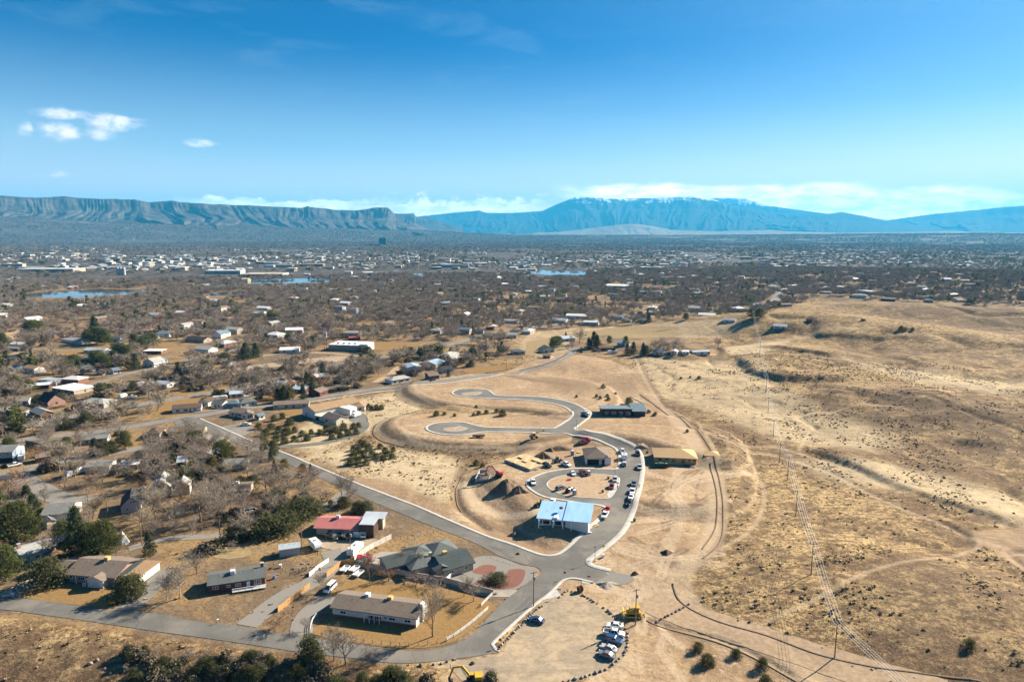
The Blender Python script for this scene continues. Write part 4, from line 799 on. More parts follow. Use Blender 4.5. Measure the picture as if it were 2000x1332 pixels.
def house(p0, p1, depth=9., h=2.7, roof='gx', pitch=.36, oh=.5, wall=W_WHITE, rf=R_BROWN, label=None, cat='house', name='house', wings=(), wins=None, extras=None, phrase=None, fancy=False, base=None, solar=None, cooler=None, chim=None, len_=None, group=None, adj=None, pts3=None):
    A, B = P3([p0, p1]) if pts3 is None else pts3
    d = B - A; yaw = math.atan2(d[1], d[0]); L = math.hypot(d[0], d[1]) if len_ is None else len_
    z = min(A[2], B[2]); root = empty(name, (A[0], A[1], z), yaw)
    ws = [dict(x=0, y=0, w=L, d=depth, h=h, roof=roof, pitch=pitch, oh=oh, wall=wall, rf=rf)] + [dict(dict(h=h, roof=roof, pitch=pitch, oh=oh, wall=wall, rf=rf), **w_) for w_ in wings]
    wb = MB()
    for i, q in enumerate(ws):
        x0, x1, y0, y1, H = q['x'], q['x'] + q['w'], q['y'], q['y'] + q['d'], q['h']; e = i * .006; x0 -= e; x1 += e
        rb = MB(); pt = q['pitch']; t = q['roof']; zb = q.get('z0', -1.6)
        if t == 'gx':
            r = (y1 - y0) / 2 * pt; ym = (y0 + y1) / 2
            wb.box(x0, x1, y0, y1, zb, H, q['wall']); wb.mesh([(x0, y0, H), (x0, y1, H), (x0, ym, H + r), (x1, y0, H), (x1, y1, H), (x1, ym, H + r)], [(0, 2, 1), (3, 4, 5)], q['wall'])
            gable_roof(rb, x0, x1, y0, y1, H, 'x', pt, q['oh'], q['rf'], None)
        elif t == 'gy':
            r = (x1 - x0) / 2 * pt; xm = (x0 + x1) / 2
            wb.box(x0, x1, y0, y1, zb, H, q['wall']); wb.mesh([(x0, y0, H), (x1, y0, H), (xm, y0, H + r), (x0, y1, H), (x1, y1, H), (xm, y1, H + r)], [(0, 1, 2), (4, 3, 5)], q['wall'])
            gable_roof(rb, x0, x1, y0, y1, H, 'y', pt, q['oh'], q['rf'], None)
        elif t == 'hip': wb.box(x0, x1, y0, y1, zb, H, q['wall']); hip_roof(rb, x0, x1, y0, y1, H, pt, q['oh'], q['rf'])
        elif t == 'flat':
            wb.box(x0, x1, y0, y1, zb, H, q['wall']); o_ = q['oh']; rb.box(x0 - o_, x1 + o_, y0 - o_, y1 + o_, H + .01, H + .28, q['rf'])
        elif t in ('shed', 'shedr'):     # rises to the back / front
            dz = (y1 - y0) * pt; o_ = q['oh']; za, zc = (H, H + dz) if t == 'shed' else (H + dz, H)
            wb.mesh([(x0, y0, zb), (x1, y0, zb), (x1, y1, zb), (x0, y1, zb), (x0, y0, za), (x1, y0, za), (x1, y1, zc), (x0, y1, zc)], [(0, 1, 5, 4), (1, 2, 6, 5), (2, 3, 7, 6), (3, 0, 4, 7)], q['wall'])
            sl = (zc - za) / (y1 - y0); V = [(x0 - o_, y0 - o_, za - sl * o_), (x1 + o_, y0 - o_, za - sl * o_), (x1 + o_, y1 + o_, zc + sl * o_), (x0 - o_, y1 + o_, zc + sl * o_)]; V += [(a, b, c + .2) for a, b, c in V]
            V = [(a, b, c + .01) for a, b, c in V]; rb.mesh(V, [(3, 2, 1, 0), (4, 5, 6, 7), (0, 1, 5, 4), (1, 2, 6, 5), (2, 3, 7, 6), (3, 0, 4, 7)], q['rf'])
        if t != 'none': ro = rb.build('roof', root)
        q['r'] = r if t in ('gx', 'gy') else 0
        if i == 0: roof0 = ro
    wb.build('wall', root)
    if wins is None:
        n = max(2, int(L / 5)); wins = [('f', (k + .5) / n + random.uniform(-.06, .06), random.choice((1.2, 1.8, 2.2)), 1.1, 1.0) for k in range(n)] + [('r', .5, 1.2, 1.1, 1.0), ('fd', random.uniform(.3, .7), .95, 2.05, .05)]
    for wn in wins:
        side, fr, w_, h_, z_ = wn[:5]; nm = 'window'; pn = PANE; fm = TRIM
        if side.endswith('d'): nm = 'door'; pn = wn[5] if len(wn) > 5 else W_BROWN
        if side.endswith('g'): nm = 'garage_door'; pn = wn[5] if len(wn) > 5 else TRIM
        oy = wn[6] if len(wn) > 6 else 0
        if side[0] == 'f': P = (L * fr - w_ / 2, -.003 + oy, z_); ux = (1, 0, 0)
        elif side[0] == 'r': P = (L + .003, depth * fr - w_ / 2, z_); ux = (0, 1, 0)
        elif side[0] == 'l': P = (-.003, depth * fr + w_ / 2, z_); ux = (0, -1, 0)
        put_window(root, P, ux, w_, h_, name=nm, pane=pn, fancy=fancy and nm == 'window', mull=wn[5] if len(wn) > 5 and isinstance(wn[5], int) else 1)
    def roofz(y, x=0):
        if roof in ('gx', 'hip'): return h + (depth / 2 - abs(y - depth / 2)) * pitch
        if roof == 'gy': return h + (L / 2 - abs(x - L / 2)) * pitch
        if roof == 'shed': return h + y * pitch
        if roof == 'shedr': return h + (depth - y) * pitch
        return h + .2
    if cooler:
        for cx_, cy_, m_ in cooler:
            zz = roofz(cy_ * depth, cx_ * L); c = MB(); c.box(L * cx_ - .65, L * cx_ + .65, depth * cy_ - .65, depth * cy_ + .65, zz - .1, zz + 1.15, m_); c.build('roof_cooler', root)
    for vx in ((.2, .55, .8) if fancy else ()):
        zz = roofz(depth * .4, L * vx); c = MB(); c.tube((L * vx, depth * .4, zz - .1), (L * vx, depth * .4, zz + .55), .07, .07, METAL, 6); c.build('vent_pipe', root)
    if chim:
        cx_, cy_, m_ = chim; zz = roofz(cy_ * depth, cx_ * L); c = MB(); c.box(L * cx_ - .45, L * cx_ + .45, depth * cy_ - .45, depth * cy_ + .45, zz - .5, zz + 1.5, m_).box(L * cx_ - .52, L * cx_ + .52, depth * cy_ - .52, depth * cy_ + .52, zz + 1.5, zz + 1.62, CONCRETE); c.build('chimney', root)
    if solar:
        for (x_, y_, nx_, ny_, ww_, hh_) in solar:
            for i in range(nx_):
                for j in range(ny_):
                    a, b = x_ + i * (ww_ + .05), y_ + j * (hh_ + .05); za, zb_ = roofz(b, a) + .36, roofz(b + hh_, a) + .36; c = MB()
                    if roof == 'gy': za, zb_ = roofz(0, a) + .36, roofz(0, a + ww_) + .36; V = [(a, b, za), (a + ww_, b, zb_), (a + ww_, b + hh_, zb_), (a, b + hh_, za)]
                    else: V = [(a, b, za), (a + ww_, b, za), (a + ww_, b + hh_, zb_), (a, b + hh_, zb_)]
                    V += [(q_[0], q_[1], q_[2] - .08) for q_ in V]; c.mesh(V, [(0, 1, 2, 3), (7, 6, 5, 4), (0, 4, 5, 1), (1, 5, 6, 2), (2, 6, 7, 3), (3, 7, 4, 0)], SOLAR); c.build('solar_panel', root)
    if extras: extras(root, L)
    root['category'] = cat
    if group: root['group'] = group
    cx, cy_ = (A[0] + B[0]) / 2, (A[1] + B[1]) / 2
    if label: root['label'] = label
    else: AUTO.append((root, adj or 'house', cx, cy_))
    if phrase: landmark(phrase, cx, cy_)
    HOUSES.append((cx - math.sin(yaw) * depth / 2, cy_ + math.cos(yaw) * depth / 2, max(L, depth) * .6))
    return root
HOUSES = []

# ------------------------------------------------------------------ vehicles
GLASSC = NT('car_glass', .08, .9); GLASSC.col((.015, .018, .022)); GLASSC = GLASSC.m
def cpaint(n, c): return M('car_paint_' + n, c, rough=.25, spec=.6, var=0)
C_WHITE = cpaint('white', (.78, .78, .77)); C_SILVER = cpaint('silver', (.42, .43, .44)); C_GREY = cpaint('grey', (.16, .165, .17)); C_BLACK = cpaint('black', (.02, .02, .024)); C_BLUE = cpaint('blue', (.02, .06, .16)); C_RED = cpaint('red', (.40, .02, .02)); C_MAROON = cpaint('maroon', (.17, .03, .03))
C_BASE = C_WHITE; HEADL = M('headlight_glass', (.8, .8, .75), rough=.2, spec=.7, var=0); TAILL = M('tail_lamp_red', (.4, .02, .02), rough=.3, var=0)
def section(x, hw, z0, z1, tum=.0):
    return [(x, -hw, z0 + .12), (x, -hw * .93, z0), (x, hw * .93, z0), (x, hw, z0 + .12), (x, hw, z0 + (z1 - z0) * .6), (x, hw * (.93 - tum), z1), (x, -hw * (.93 - tum), z1), (x, -hw, z0 + (z1 - z0) * .6)]
def vehicle_proto(kind):
    root = empty('parked_' + ('car' if kind == 'sedan' else kind), (0, -500, -50)); b = MB(); g = MB()
    if kind == 'sedan': Lh, hw, belt, top, secs, cab = 2.3, .9, .92, 1.43, [(-2.3, .8, .3, .75), (-2.15, .86, .25, .93), (-1.4, .9, .22, .97), (-.2, .9, .22, .96), (1.0, .9, .22, .93), (1.8, .88, .24, .82), (2.2, .82, .28, .68), (2.32, .72, .32, .58)], (-1.75, -1.05, .35, 1.15)
    elif kind == 'suv': Lh, hw, belt, top, secs, cab = 2.35, .95, 1.08, 1.75, [(-2.35, .88, .35, 1.05), (-2.25, .94, .3, 1.12), (-1.2, .96, .28, 1.12), (1.0, .96, .28, 1.08), (1.9, .94, .3, 1.0), (2.28, .88, .34, .85), (2.38, .8, .4, .7)], (-2.25, -2.0, .45, 1.15)
    elif kind == 'van': Lh, hw, belt, top, secs, cab = 2.6, 1.0, 1.2, 2.05, [(-2.6, .95, .35, 1.2), (-2.5, 1.0, .3, 1.25), (1.3, 1.0, .3, 1.2), (2.1, .97, .32, 1.05), (2.55, .9, .36, .85), (2.65, .8, .42, .7)], (-2.55, -2.45, 1.1, 1.9)
    else: Lh, hw, belt, top, secs, cab = 2.85, .98, 1.12, 1.85, [(-2.8, .94, .42, 1.1), (-2.75, .97, .4, 1.14), (-.9, .98, .38, 1.14), (1.2, .98, .38, 1.12), (2.3, .96, .4, 1.05), (2.75, .9, .45, .9), (2.85, .82, .5, .75)], (-.75, -.6, .8, 1.35)
    b.loft([section(*q) for q in secs], C_BASE)
    x0, x1, x2, x3 = cab; w0, w1 = hw * .9, hw * .74
    # greenhouse: glass volume with painted roof and pillars standing slightly proud
    g.mesh([(x0, -w0, belt - .04), (x3, -w0, belt - .04), (x3, w0, belt - .04), (x0, w0, belt - .04), (x1, -w1, top - .05), (x2, -w1, top - .05), (x2, w1, top - .05), (x1, w1, top - .05)], [(3, 2, 1, 0), (4, 5, 6, 7), (0, 1, 5, 4), (1, 2, 6, 5), (2, 3, 7, 6), (3, 0, 4, 7)], GLASSC)
    b.box(x1 - .06, x2 + .06, -w1 - .03, w1 + .03, top - .06, top + .02, C_BASE, (x1 + .06, x2 - .06, -w1 + .06, w1 - .06))
    for xa, xb in ((x0, x1), (x3, x2), ((x0 + x3) / 2, (x1 + x2) / 2)):
        for s in (-1, 1): b.bar((xa, s * (w0 + .01), belt - .04), (xb, s * (w1 + .01), top - .04), .09, .06, C_BASE)
    if kind == 'pickup':
        b.box(-2.62, -.86, -.78, .78, 1.141, 1.146, BLACKM)
        for s in (-1, 1): b.box(-2.72, -.8, s * .90 - .06, s * .90 + .06, 1.12, 1.24, C_BASE)
        b.box(-2.78, -2.68, -.9, .9, 1.12, 1.24, C_BASE)
    b.box(Lh - .12, Lh + .10, -.7, .7, .38, .5, BLACKM); b.box(-Lh - .06, -Lh + .1, -.75, .75, .38, .52, BLACKM)
    b.build('body', root, recalc=True); g.build('window', root)
    wr = .33 if kind == 'sedan' else .38
    wx = (Lh * .62, -Lh * .6)
    wm = None
    for a in wx:
        for s in (-1, 1):
            t = MB(); t.tube((a, s * (hw - .22), wr), (a, s * (hw + .02), wr), wr, wr, RUBBER, 14); w_ = t.build('wheel', root)
            r_ = MB(); r_.tube((a, s * (hw + .0), wr), (a, s * (hw + .035), wr), wr * .6, wr * .55, METAL, 8); r_.build('rim', w_)
    for s in (-1, 1):
        q = MB(); q.box(Lh - .22, Lh + .03, s * .62 - .14, s * .62 + .14, .62, .76, HEADL); q.build('headlight', root)
        q = MB(); q.box(-Lh - .03, -Lh + .1, s * .68 - .1, s * .68 + .1, .72, .92, TAILL); q.build('tail_lamp', root)
    return root
PROTO = {}
VEH = []
def car(rear, front, kind, paint, label, group='vehicles parked at the building site', phrase=None):
    A, B = P3([rear, front])
    if kind not in PROTO: PROTO[kind] = vehicle_proto(kind); KIDS[PROTO[kind].name] = list(PROTO[kind].children)
    for ch in PROTO[kind].children: KIDS[ch.name] = list(ch.children)
    first = 'used' not in PROTO[kind]
    if first: PROTO[kind]['used'] = 1
    VEH.append((kind, (A + B) / 2, math.atan2(B[1] - A[1], B[0] - A[0]), paint, label, group))
def place_vehicles():
    done = set()
    for kind, c, yaw, paint, label, group in VEH:
        p = PROTO[kind]
        if kind in done: o = copy_tree(p)
        else: o = None
        if o is None: done.add(kind); firsts.append((p, c, yaw, paint, label, group)); continue
        setup_vehicle(o, c, yaw, paint, label, group)
    for a in firsts: setup_vehicle(*a)
firsts = []
def setup_vehicle(o, c, yaw, paint, label, group):
    z = GZ(c[0], c[1])[0]; o.location = (c[0], c[1], z + .10); o.rotation_euler = (0, 0, yaw)
    if 'used' in o: del o['used']
    tag(o, label, 'car' if 'pickup' not in o.name and 'van' not in o.name else ('pickup truck' if 'pickup' in o.name else 'van'), group)
    if paint != C_BASE: paint_tree(o, C_BASE, paint)

# ------------------------------------------------------------------ trees
BARK = M('grey_brown_bark', (.22, .175, .14), var=.3, scale=3); TWIG = M('bare_twigs', (.30, .245, .195), var=.25, scale=.4, obj_random=.22); TWIG2 = M('pale_bare_twigs', (.31, .25, .185), var=.2, scale=.4, obj_random=.2); TWIG3 = M('rusty_twigs', (.27, .15, .085), var=.3, scale=.5, obj_random=.2); TWIG4 = M('purplish_twigs', (.215, .15, .135), var=.3, scale=.5, obj_random=.2)
NEEDLE = M('pine_needles', (.125, .135, .038), var=.5, scale=.9, c2=(.035, .044, .017), obj_random=.25); NEEDLE_D = M('dark_spruce_needles', (.075, .092, .040), var=.5, scale=.9, c2=(.034, .044, .022), obj_random=.25); JUN = M('juniper_green', (.10, .10, .04), var=.5, scale=1.2, c2=(.04, .043, .02), obj_random=.3); SAGE = M('grey_brown_brush', (.165, .13, .085), var=.4, scale=1.5, obj_random=.3); OLIVE = M('olive_yellow_foliage', (.13, .11, .035), var=.4, scale=1., obj_random=.2)
def translucent(m, c, f):
    nt = m.node_tree; b = nt.nodes['Principled BSDF']; t = nt.nodes.new('ShaderNodeBsdfTranslucent'); x = nt.nodes.new('ShaderNodeMixShader'); out = nt.nodes['Material Output']
    t.inputs[0].default_value = c + (1,); x.inputs[0].default_value = f; nt.links.new(b.outputs[0], x.inputs[1]); nt.links.new(t.outputs[0], x.inputs[2]); nt.links.new(x.outputs[0], out.inputs[0])
for m_, c_ in ((NEEDLE, (.16, .17, .04)), (NEEDLE_D, (.09, .11, .04)), (JUN, (.15, .15, .05)), (OLIVE, (.25, .2, .05))): translucent(m_, c_, .3)
def tree_np(seed, H=10., kids=(6, 6, 5, 5), spread=.95, trunk=.22, twigw=.03, tl=.9, lean=.1, droop=0.):
    """bare tree: returns (trunk verts, faces), (crown verts, faces) - tapering limbs and flat slivers for the last twigs"""
    rs = random.Random(seed); TV, TF, CV, CF = [], [], [], []
    def tube(V, F, a, b, r0, r1):
        d = (b - a)
        if d.length < 1e-6: return
        d.normalize(); u = d.orthogonal().normalized(); w = d.cross(u); k = len(V)
        for p, r in ((a, r0), (b, r1)):
            for t in (0, 2.094, 4.189): V.append(p + (u * math.cos(t) + w * math.sin(t)) * r)
        for i in range(3): F.append((k + i, k + (i + 1) % 3, k + 3 + (i + 1) % 3)); F.append((k + i, k + 3 + (i + 1) % 3, k + 3 + i))
    def grow(p, d, L, r, lv):
        V, F = (TV, TF) if lv <= 1 else (CV, CF)
        if lv == len(kids):
            s = d.orthogonal().normalized(); s.rotate(Matrix.Rotation(rs.uniform(0, 6.28), 3, d)); w = twigw * rs.uniform(.7, 1.3); e = p + d * L * rs.uniform(.6, 1.2); k = len(CV)
            CV.extend([p - s * w, p + s * w, e]); CF.append((k, k + 1, k + 2)); return
        n = 3 if lv < 2 else 2; pts = [p]; q = p.copy(); dd = d.copy()
        for i in range(n):
            dd = (dd + Vector((rs.uniform(-1, 1), rs.uniform(-1, 1), rs.uniform(-.3, .8) - droop * lv)) * .16).normalized(); q2 = q + dd * L / n
            tube(V, F, q, q2, r * (1 - .75 * i / n), r * (1 - .75 * (i + 1) / n)); q = q2; pts.append(q)
        m = kids[lv]
        for i in range(m):
            t = (.35 + .65 * (i + rs.random()) / m) if lv else (.28 + .72 * (i + rs.random()) / m); t = min(t, .999); j = int(t * n); a = pts[j].lerp(pts[j + 1], t * n - j)
            ax = Vector((rs.uniform(-1, 1), rs.uniform(-1, 1), rs.uniform(-.25, .45))).normalized(); nd = (dd * (1.0 - spread * .55) + ax * spread + Vector((0, 0, .28))).normalized()
            grow(a, nd, L * rs.uniform(.48, .68) * (1.1 if lv == 0 else 1.) * (tl if lv == len(kids) - 1 else 1), r * .5 * (1 - .3 * t), lv + 1)
    grow(Vector((0, 0, -.3)), Vector((rs.uniform(-lean, lean), rs.uniform(-lean, lean), 1)).normalized(), H * .52, trunk, 0)
    return (TV, TF), (CV, CF)
def puff_np(seed, n, shape, leaf, H, Rr, clump=9, cs=.5):
    """evergreen foliage: many small leaf-sized faces gathered in clumps through an uneven crown"""
    rs = np.random.RandomState(seed); V = []; nc = n // clump
    u = rs.rand(nc); th = rs.rand(nc) * 6.283; rr = np.sqrt(.25 + .75 * rs.rand(nc))
    lob = 1 + .26 * np.sin(3 * th + seed + 2 * u) + .2 * np.sin(5 * th + 2 * seed + 7 * u) + .12 * np.sin(2 * th + 15 * u)
    if shape == 'cone': z = H * (.06 + .94 * u ** 1.15); R_ = Rr * (1 - u ** 1.15) ** .8 + .12; 
    elif shape == 'pine': z = H * (.16 + .84 * u); R_ = Rr * np.sqrt(np.clip(1 - ((u - .24) / .78) ** 2, .01, 1))
    else: z = H * u; R_ = Rr * np.sqrt(np.clip(1 - (u * 1.0 - .12) ** 2 / .80, .03, 1))
    R_ = R_ * lob * (1 + .15 * rs.randn(nc) * .6); c = np.stack([R_ * rr * np.cos(th), R_ * rr * np.sin(th), z], 1)
    c = np.repeat(c, clump, 0) + rs.randn(nc * clump, 3) * cs * np.array([1, 1, .6]); m = len(c)
    a = rs.randn(m, 3); a /= np.linalg.norm(a, axis=1)[:, None]; b = np.cross(a, rs.randn(m, 3)); b /= np.linalg.norm(b, axis=1)[:, None]; s = leaf * (.6 + .8 * rs.rand(m, 1))
    c[:, 2] = np.maximum(c[:, 2], .05)
    V = np.stack([c - a * s * .5 - b * s * .35, c + a * s * .5 - b * s * .35, c + b * s * .65 + a * s * rs.uniform(-.2, .2, (m, 1))], 1).reshape(-1, 3)
    return V, np.arange(3 * m).reshape(-1, 3)
def trunk_mb(h, r):
    m = MB(); m.tube((0, 0, -.4), (.05, .03, h), r, r * .35, BARK, 6); return m
TREES = {}       # kind -> list of (trunk mesh, crown mesh)
def vf(name, VF, m):
    V, F = VF; V = np.array([tuple(v) for v in V]) if len(V) and not isinstance(V, np.ndarray) else V
    return mesh_np(name, V, np.array(F), [m])
def proto_trees():
    def bare(k, seeds, m, **kw):
        L_ = []
        for s in seeds: t, c = tree_np(s, **kw); L_.append((vf('trunk', t, BARK), vf('crown', c, m)))
        TREES[k] = L_
    bare('bare', (1, 2, 3, 4), TWIG, kids=(9, 7, 6, 6), H=10, twigw=.026)
    bare('pale', (11, 12), TWIG2, kids=(9, 7, 6, 6), H=10, twigw=.026, spread=.8)
    bare('rust', (21,), TWIG3, kids=(8, 6, 6, 5), H=8, twigw=.03, spread=.95)
    bare('shrub', (31, 32, 33), TWIG4, kids=(9, 6, 5), H=4.2, trunk=.08, twigw=.03, spread=1.3)
    bare('shrub2', (35, 36), TWIG, kids=(9, 6, 5), H=4.2, trunk=.08, twigw=.03, spread=1.3)
    def ever(k, seeds, m, n, shape, leaf, H, Rr, tr, **kw):
        L_ = []
        for s in seeds:
            o = trunk_mb(H * .85, tr).build('trunk'); me = o.data; bpy.data.objects.remove(o)
            L_.append((me, vf('crown', puff_np(s, n, shape, leaf, H, Rr, **kw), m)))
        TREES[k] = L_
    ever('pine', (41, 42), NEEDLE, 7000, 'pine', .30, 10, 3.2, .25, cs=.46, clump=15)
    ever('spruce', (51, 52), NEEDLE_D, 4200, 'cone', .34, 11, 2.9, .22, cs=.34, clump=12)
    ever('juniper', (61, 62, 63), JUN, 2600, 'blob', .22, 3.2, 1.9, .12, cs=.34, clump=10)
    ever('olive', (71,), OLIVE, 2400, 'pine', .28, 6, 2.0, .15, cs=.3, clump=12)
    ever('brush', (81, 82), SAGE, 900, 'blob', .20, 1.3, 1.0, .05, cs=.2, clump=8)
proto_trees()
def merge(name, a, b):
    """one light mesh of trunk and crown for far repeats"""
    import bmesh
    bm = bmesh.new(); bm.from_mesh(a); n0 = len(bm.faces); bm.from_mesh(b); bm.faces.ensure_lookup_table()
    for f in bm.faces[n0:]: f.material_index = 1
    me = bpy.data.meshes.new(name); bm.to_mesh(me); bm.free(); me.materials.append(a.materials[0]); me.materials.append(b.materials[0]); return me
FAR = {}
def proto_far():
    def bare(k, seeds, m, **kw):
        FAR[k] = []
        for s in seeds: t, c = tree_np(s, **kw); FAR[k].append(merge(k, vf('t', t, BARK), vf('c', c, m)))
    bare('bare', (101, 102, 103), TWIG, kids=(9, 7, 7), H=10, twigw=.085, tl=1.5)
    bare('pale', (111,), TWIG2, kids=(9, 7, 7), H=10, twigw=.08, tl=1.5)
    bare('rust', (121,), TWIG4, kids=(9, 7, 7), H=9, twigw=.085, tl=1.5)
    def ever(k, seeds, m, n, shape, leaf, H, Rr, **kw):
        FAR[k] = []
        for s in seeds:
            o = trunk_mb(H * .8, .2).build('t'); me = o.data; bpy.data.objects.remove(o); FAR[k].append(merge(k, me, vf('c', puff_np(s, n, shape, leaf, H, Rr, **kw), m)))
    ever('pine', (141, 142), NEEDLE, 420, 'pine', 1.15, 10, 3.8, cs=.6, clump=6)
    ever('spruce', (151,), NEEDLE_D, 360, 'cone', 1.0, 11, 2.8, cs=.5, clump=6)
proto_far()
NOM = {'bare': 9.5, 'pale': 9.5, 'rust': 7.8, 'shrub': 3.8, 'shrub2': 3.8, 'pine': 10.3, 'spruce': 11., 'juniper': 3.1, 'olive': 6.2, 'brush': 1.35}
KINDN = {'bare': ('bare_tree', 'grey-brown leafless tree', 'tree'), 'pale': ('bare_tree', 'pale leafless tree', 'tree'), 'rust': ('bare_tree', 'rust-tinged leafless tree', 'tree'), 'shrub': ('bare_shrub', 'purplish leafless shrub', 'shrub'), 'shrub2': ('bare_shrub', 'grey leafless shrub', 'shrub'),
         'pine': ('pine_tree', 'green pine tree', 'tree'), 'spruce': ('spruce_tree', 'dark pointed evergreen', 'tree'), 'juniper': ('juniper_bush', 'dark green juniper bush', 'bush'), 'olive': ('evergreen_tree', 'yellow-green evergreen', 'tree'), 'brush': ('brush_clump', 'low brown brush clump', 'bush')}
GROUPN = {'bare_tree': 'leafless trees among the houses', 'bare_shrub': 'leafless shrubs in the yards', 'pine_tree': 'pine trees among the houses', 'spruce_tree': 'pointed evergreens among the houses', 'juniper_bush': 'juniper bushes on the slopes', 'evergreen_tree': 'evergreens among the houses', 'brush_clump': 'brush clumps on the dry ground'}
def tree_at(x, y, kind, H, wide=1., label=None, parts=True, seed=None, adj=None, z=None):
    rs = random.Random(seed if seed is not None else int(x * 13 + y * 7)); nm, ad, cat = KINDN[kind]; s = H / NOM[kind]; loc = (x, y, GZ(x, y)[0] if z is None else z)
    wide *= rs.uniform(.82, 1.12)
    if parts:
        t, c = rs.choice(TREES[kind]); o = empty(nm, loc, rs.uniform(0, 6.28)); add('trunk', t, o); add('crown', c, o)
    else:
        o = add(nm, rs.choice(FAR[kind])); o.location = loc; o.rotation_euler = (0, 0, rs.uniform(0, 6.28))
    o.scale = (s * wide, s * wide, s); o['category'] = cat; o['group'] = GROUPN[nm]
    size = ('tall ' if H > NOM[kind] * 1.15 else 'small ' if H < NOM[kind] * .7 else '')
    if label: o['label'] = label
    else: AUTO.append((o, adj or (size + ad), x, y))
    TREEPOS.append((x, y)); return o
TREEPOS = []
def tree_px(px, py, hpx, kind, wide=1., label=None, adj=None):
    """foot of the tree and its height as read off the photograph"""
    g = P3([(px, py)])[0]; u, dy, dz = pdir([px], [py - hpx]); t = g[1] / dy[0]; H = max(.6, CAM_Z + dz[0] * t - g[2]); return tree_at(g[0], g[1], kind, H, wide, label, adj=adj)
# ------------------------------------------------------------------ the nearer houses
def deck(root, x0, x1, y0, y1, z, m=LUMBER, rail=RAIL, name='deck'):
    d = MB(); d.box(x0, x1, y0, y1, z - .18, z, m)
    for x in (x0 + .1, x1 - .1): d.box(x - .06, x + .06, y0 + .04, y0 + .16, -1.2, z - .18, m)
    d = d.build(name, root); r = MB(); n = max(2, int((x1 - x0) / 1.6))
    for k in range(n + 1): x = x0 + (x1 - x0) * k / n; r.box(x - .05, x + .05, y0, y0 + .1, z, z + 1., rail)
    r.box(x0, x1, y0 - .01, y0 + .11, z + .95, z + 1.03, rail); r.box(x0, x1, y0 + .02, y0 + .08, z + .45, z + .52, rail); r.build('railing', root)
def ex1(root, L):
    for x in (7.5, 10.5): put_window(root, (x, -3.2, 1.0), (1, 0, 0), .9, .9, fancy=True)
    c = MB(); 
    for x in (3.2, 6.4): c = MB(); c.box(x - .06, x + .06, -.9, -.78, -.5, 2.6, TRIM); c.build('porch_post', root)
house((135, 1136), (226, 1143), 11.5, 2.9, 'gx', .33, .8, W_PINK, R_BROWN, 'long brown shingle house with yellow roof cooler behind the gold front lawn', phrase='the pink brick house', fancy=True, cooler=[(.55, .52, COOLER)],
      wings=[dict(x=-6.3, y=1.5, w=6.3, d=8, h=2.5, roof='gx', rf=R_BROWN), dict(x=8.2, y=-2.2, w=5.2, d=2.4, h=2.6, roof='gy', pitch=.42, oh=.5, wall=W_WHITE, rf=R_BROWN),
             dict(x=14.3, y=1.2, w=3.4, d=9.5, h=2.5, roof='shed', pitch=.08, rf=R_SLATE, wall=W_BROWN, oh=.1), dict(x=17.8, y=.6, w=4.6, d=10.5, h=2.5, roof='flat', rf=R_TAN, wall=W_WHITE, oh=.35)],
      wins=[('f', .28, 2.4, 1.2, .9, 2), ('f', .05, 1.3, .9, 1.2), ('fd', .5, .95, 2.05, .05, W_WHITE), ('r', .35, 1.1, 1.3, 1.2)], extras=ex1)
def ex2(root, L): deck(root, L * .42, L * 1.02, -2.2, -.02, .55, W_GREY)
house((408, 1160), (518, 1143), 8.0, 2.7, 'gx', .30, .4, W_RED, R_GREEN, 'dark red house with grey-green roof and a railed front deck', phrase='the dark red house', fancy=True, cooler=[(.42, .42, R_WHITE)], chim=(.95, .6, W_BRICK), extras=ex2,
      wins=[('f', .12, 1.6, .9, 1.2), ('f', .35, 1.0, .8, 1.2), ('f', .52, 1.6, 1.0, 1.1), ('fd', .70, .95, 2.1, .1, TRIM), ('f', .87, 1.9, 1.4, .9, 2), ('r', .5, 1.2, 1., 1.1)])
def ex3(root, L):
    p = MB(); p.box(L * .40, L * .62, -.9, -.75, 2.5, 2.68, TRIM); p.build('porch_beam', root)
    for f in (.4, .46, .52, .58): p = MB(); p.box(L * f - .07, L * f + .07, -.9, -.76, -.4, 2.5, TRIM); p.build('porch_post', root)
    b = MB(); b.box(-.02, L + .02, -.08, -.004, -.6, .9, W_BRICK); b.build('brick_band', root); r = MB(); r.bar((L * .40, .2, 2.9), (L * .40, 4.3, 4.25), .25, .35, TRIM); r.build('roof_flashing', root)
    c = MB(); c.box(L - .1, L + .7, 3.2, 5.2, -1., 5.2, W_WHITE); c.build('chimney', root)
house((650, 1204), (813, 1226), 8.6, 3.0, 'gx', .32, .6, W_WHITE, R_BROWN, 'long white ranch house with brown roof standing on a gold lawn', phrase='the white ranch house', fancy=True, cooler=[(.33, .62, TRIM), (.61, .6, COOLER)], extras=ex3,
      wins=[('f', .13, 1.8, .9, 1.3), ('f', .46, 1.6, 1.2, .9), ('f', .56, 1.6, 1.2, .9), ('f', .64, .9, .8, 1.4), ('f', .72, 1.9, .9, 1.3), ('f', .90, 1.9, .9, 1.3), ('fd', .51, .95, 2.05, .05, W_DKBROWN)])
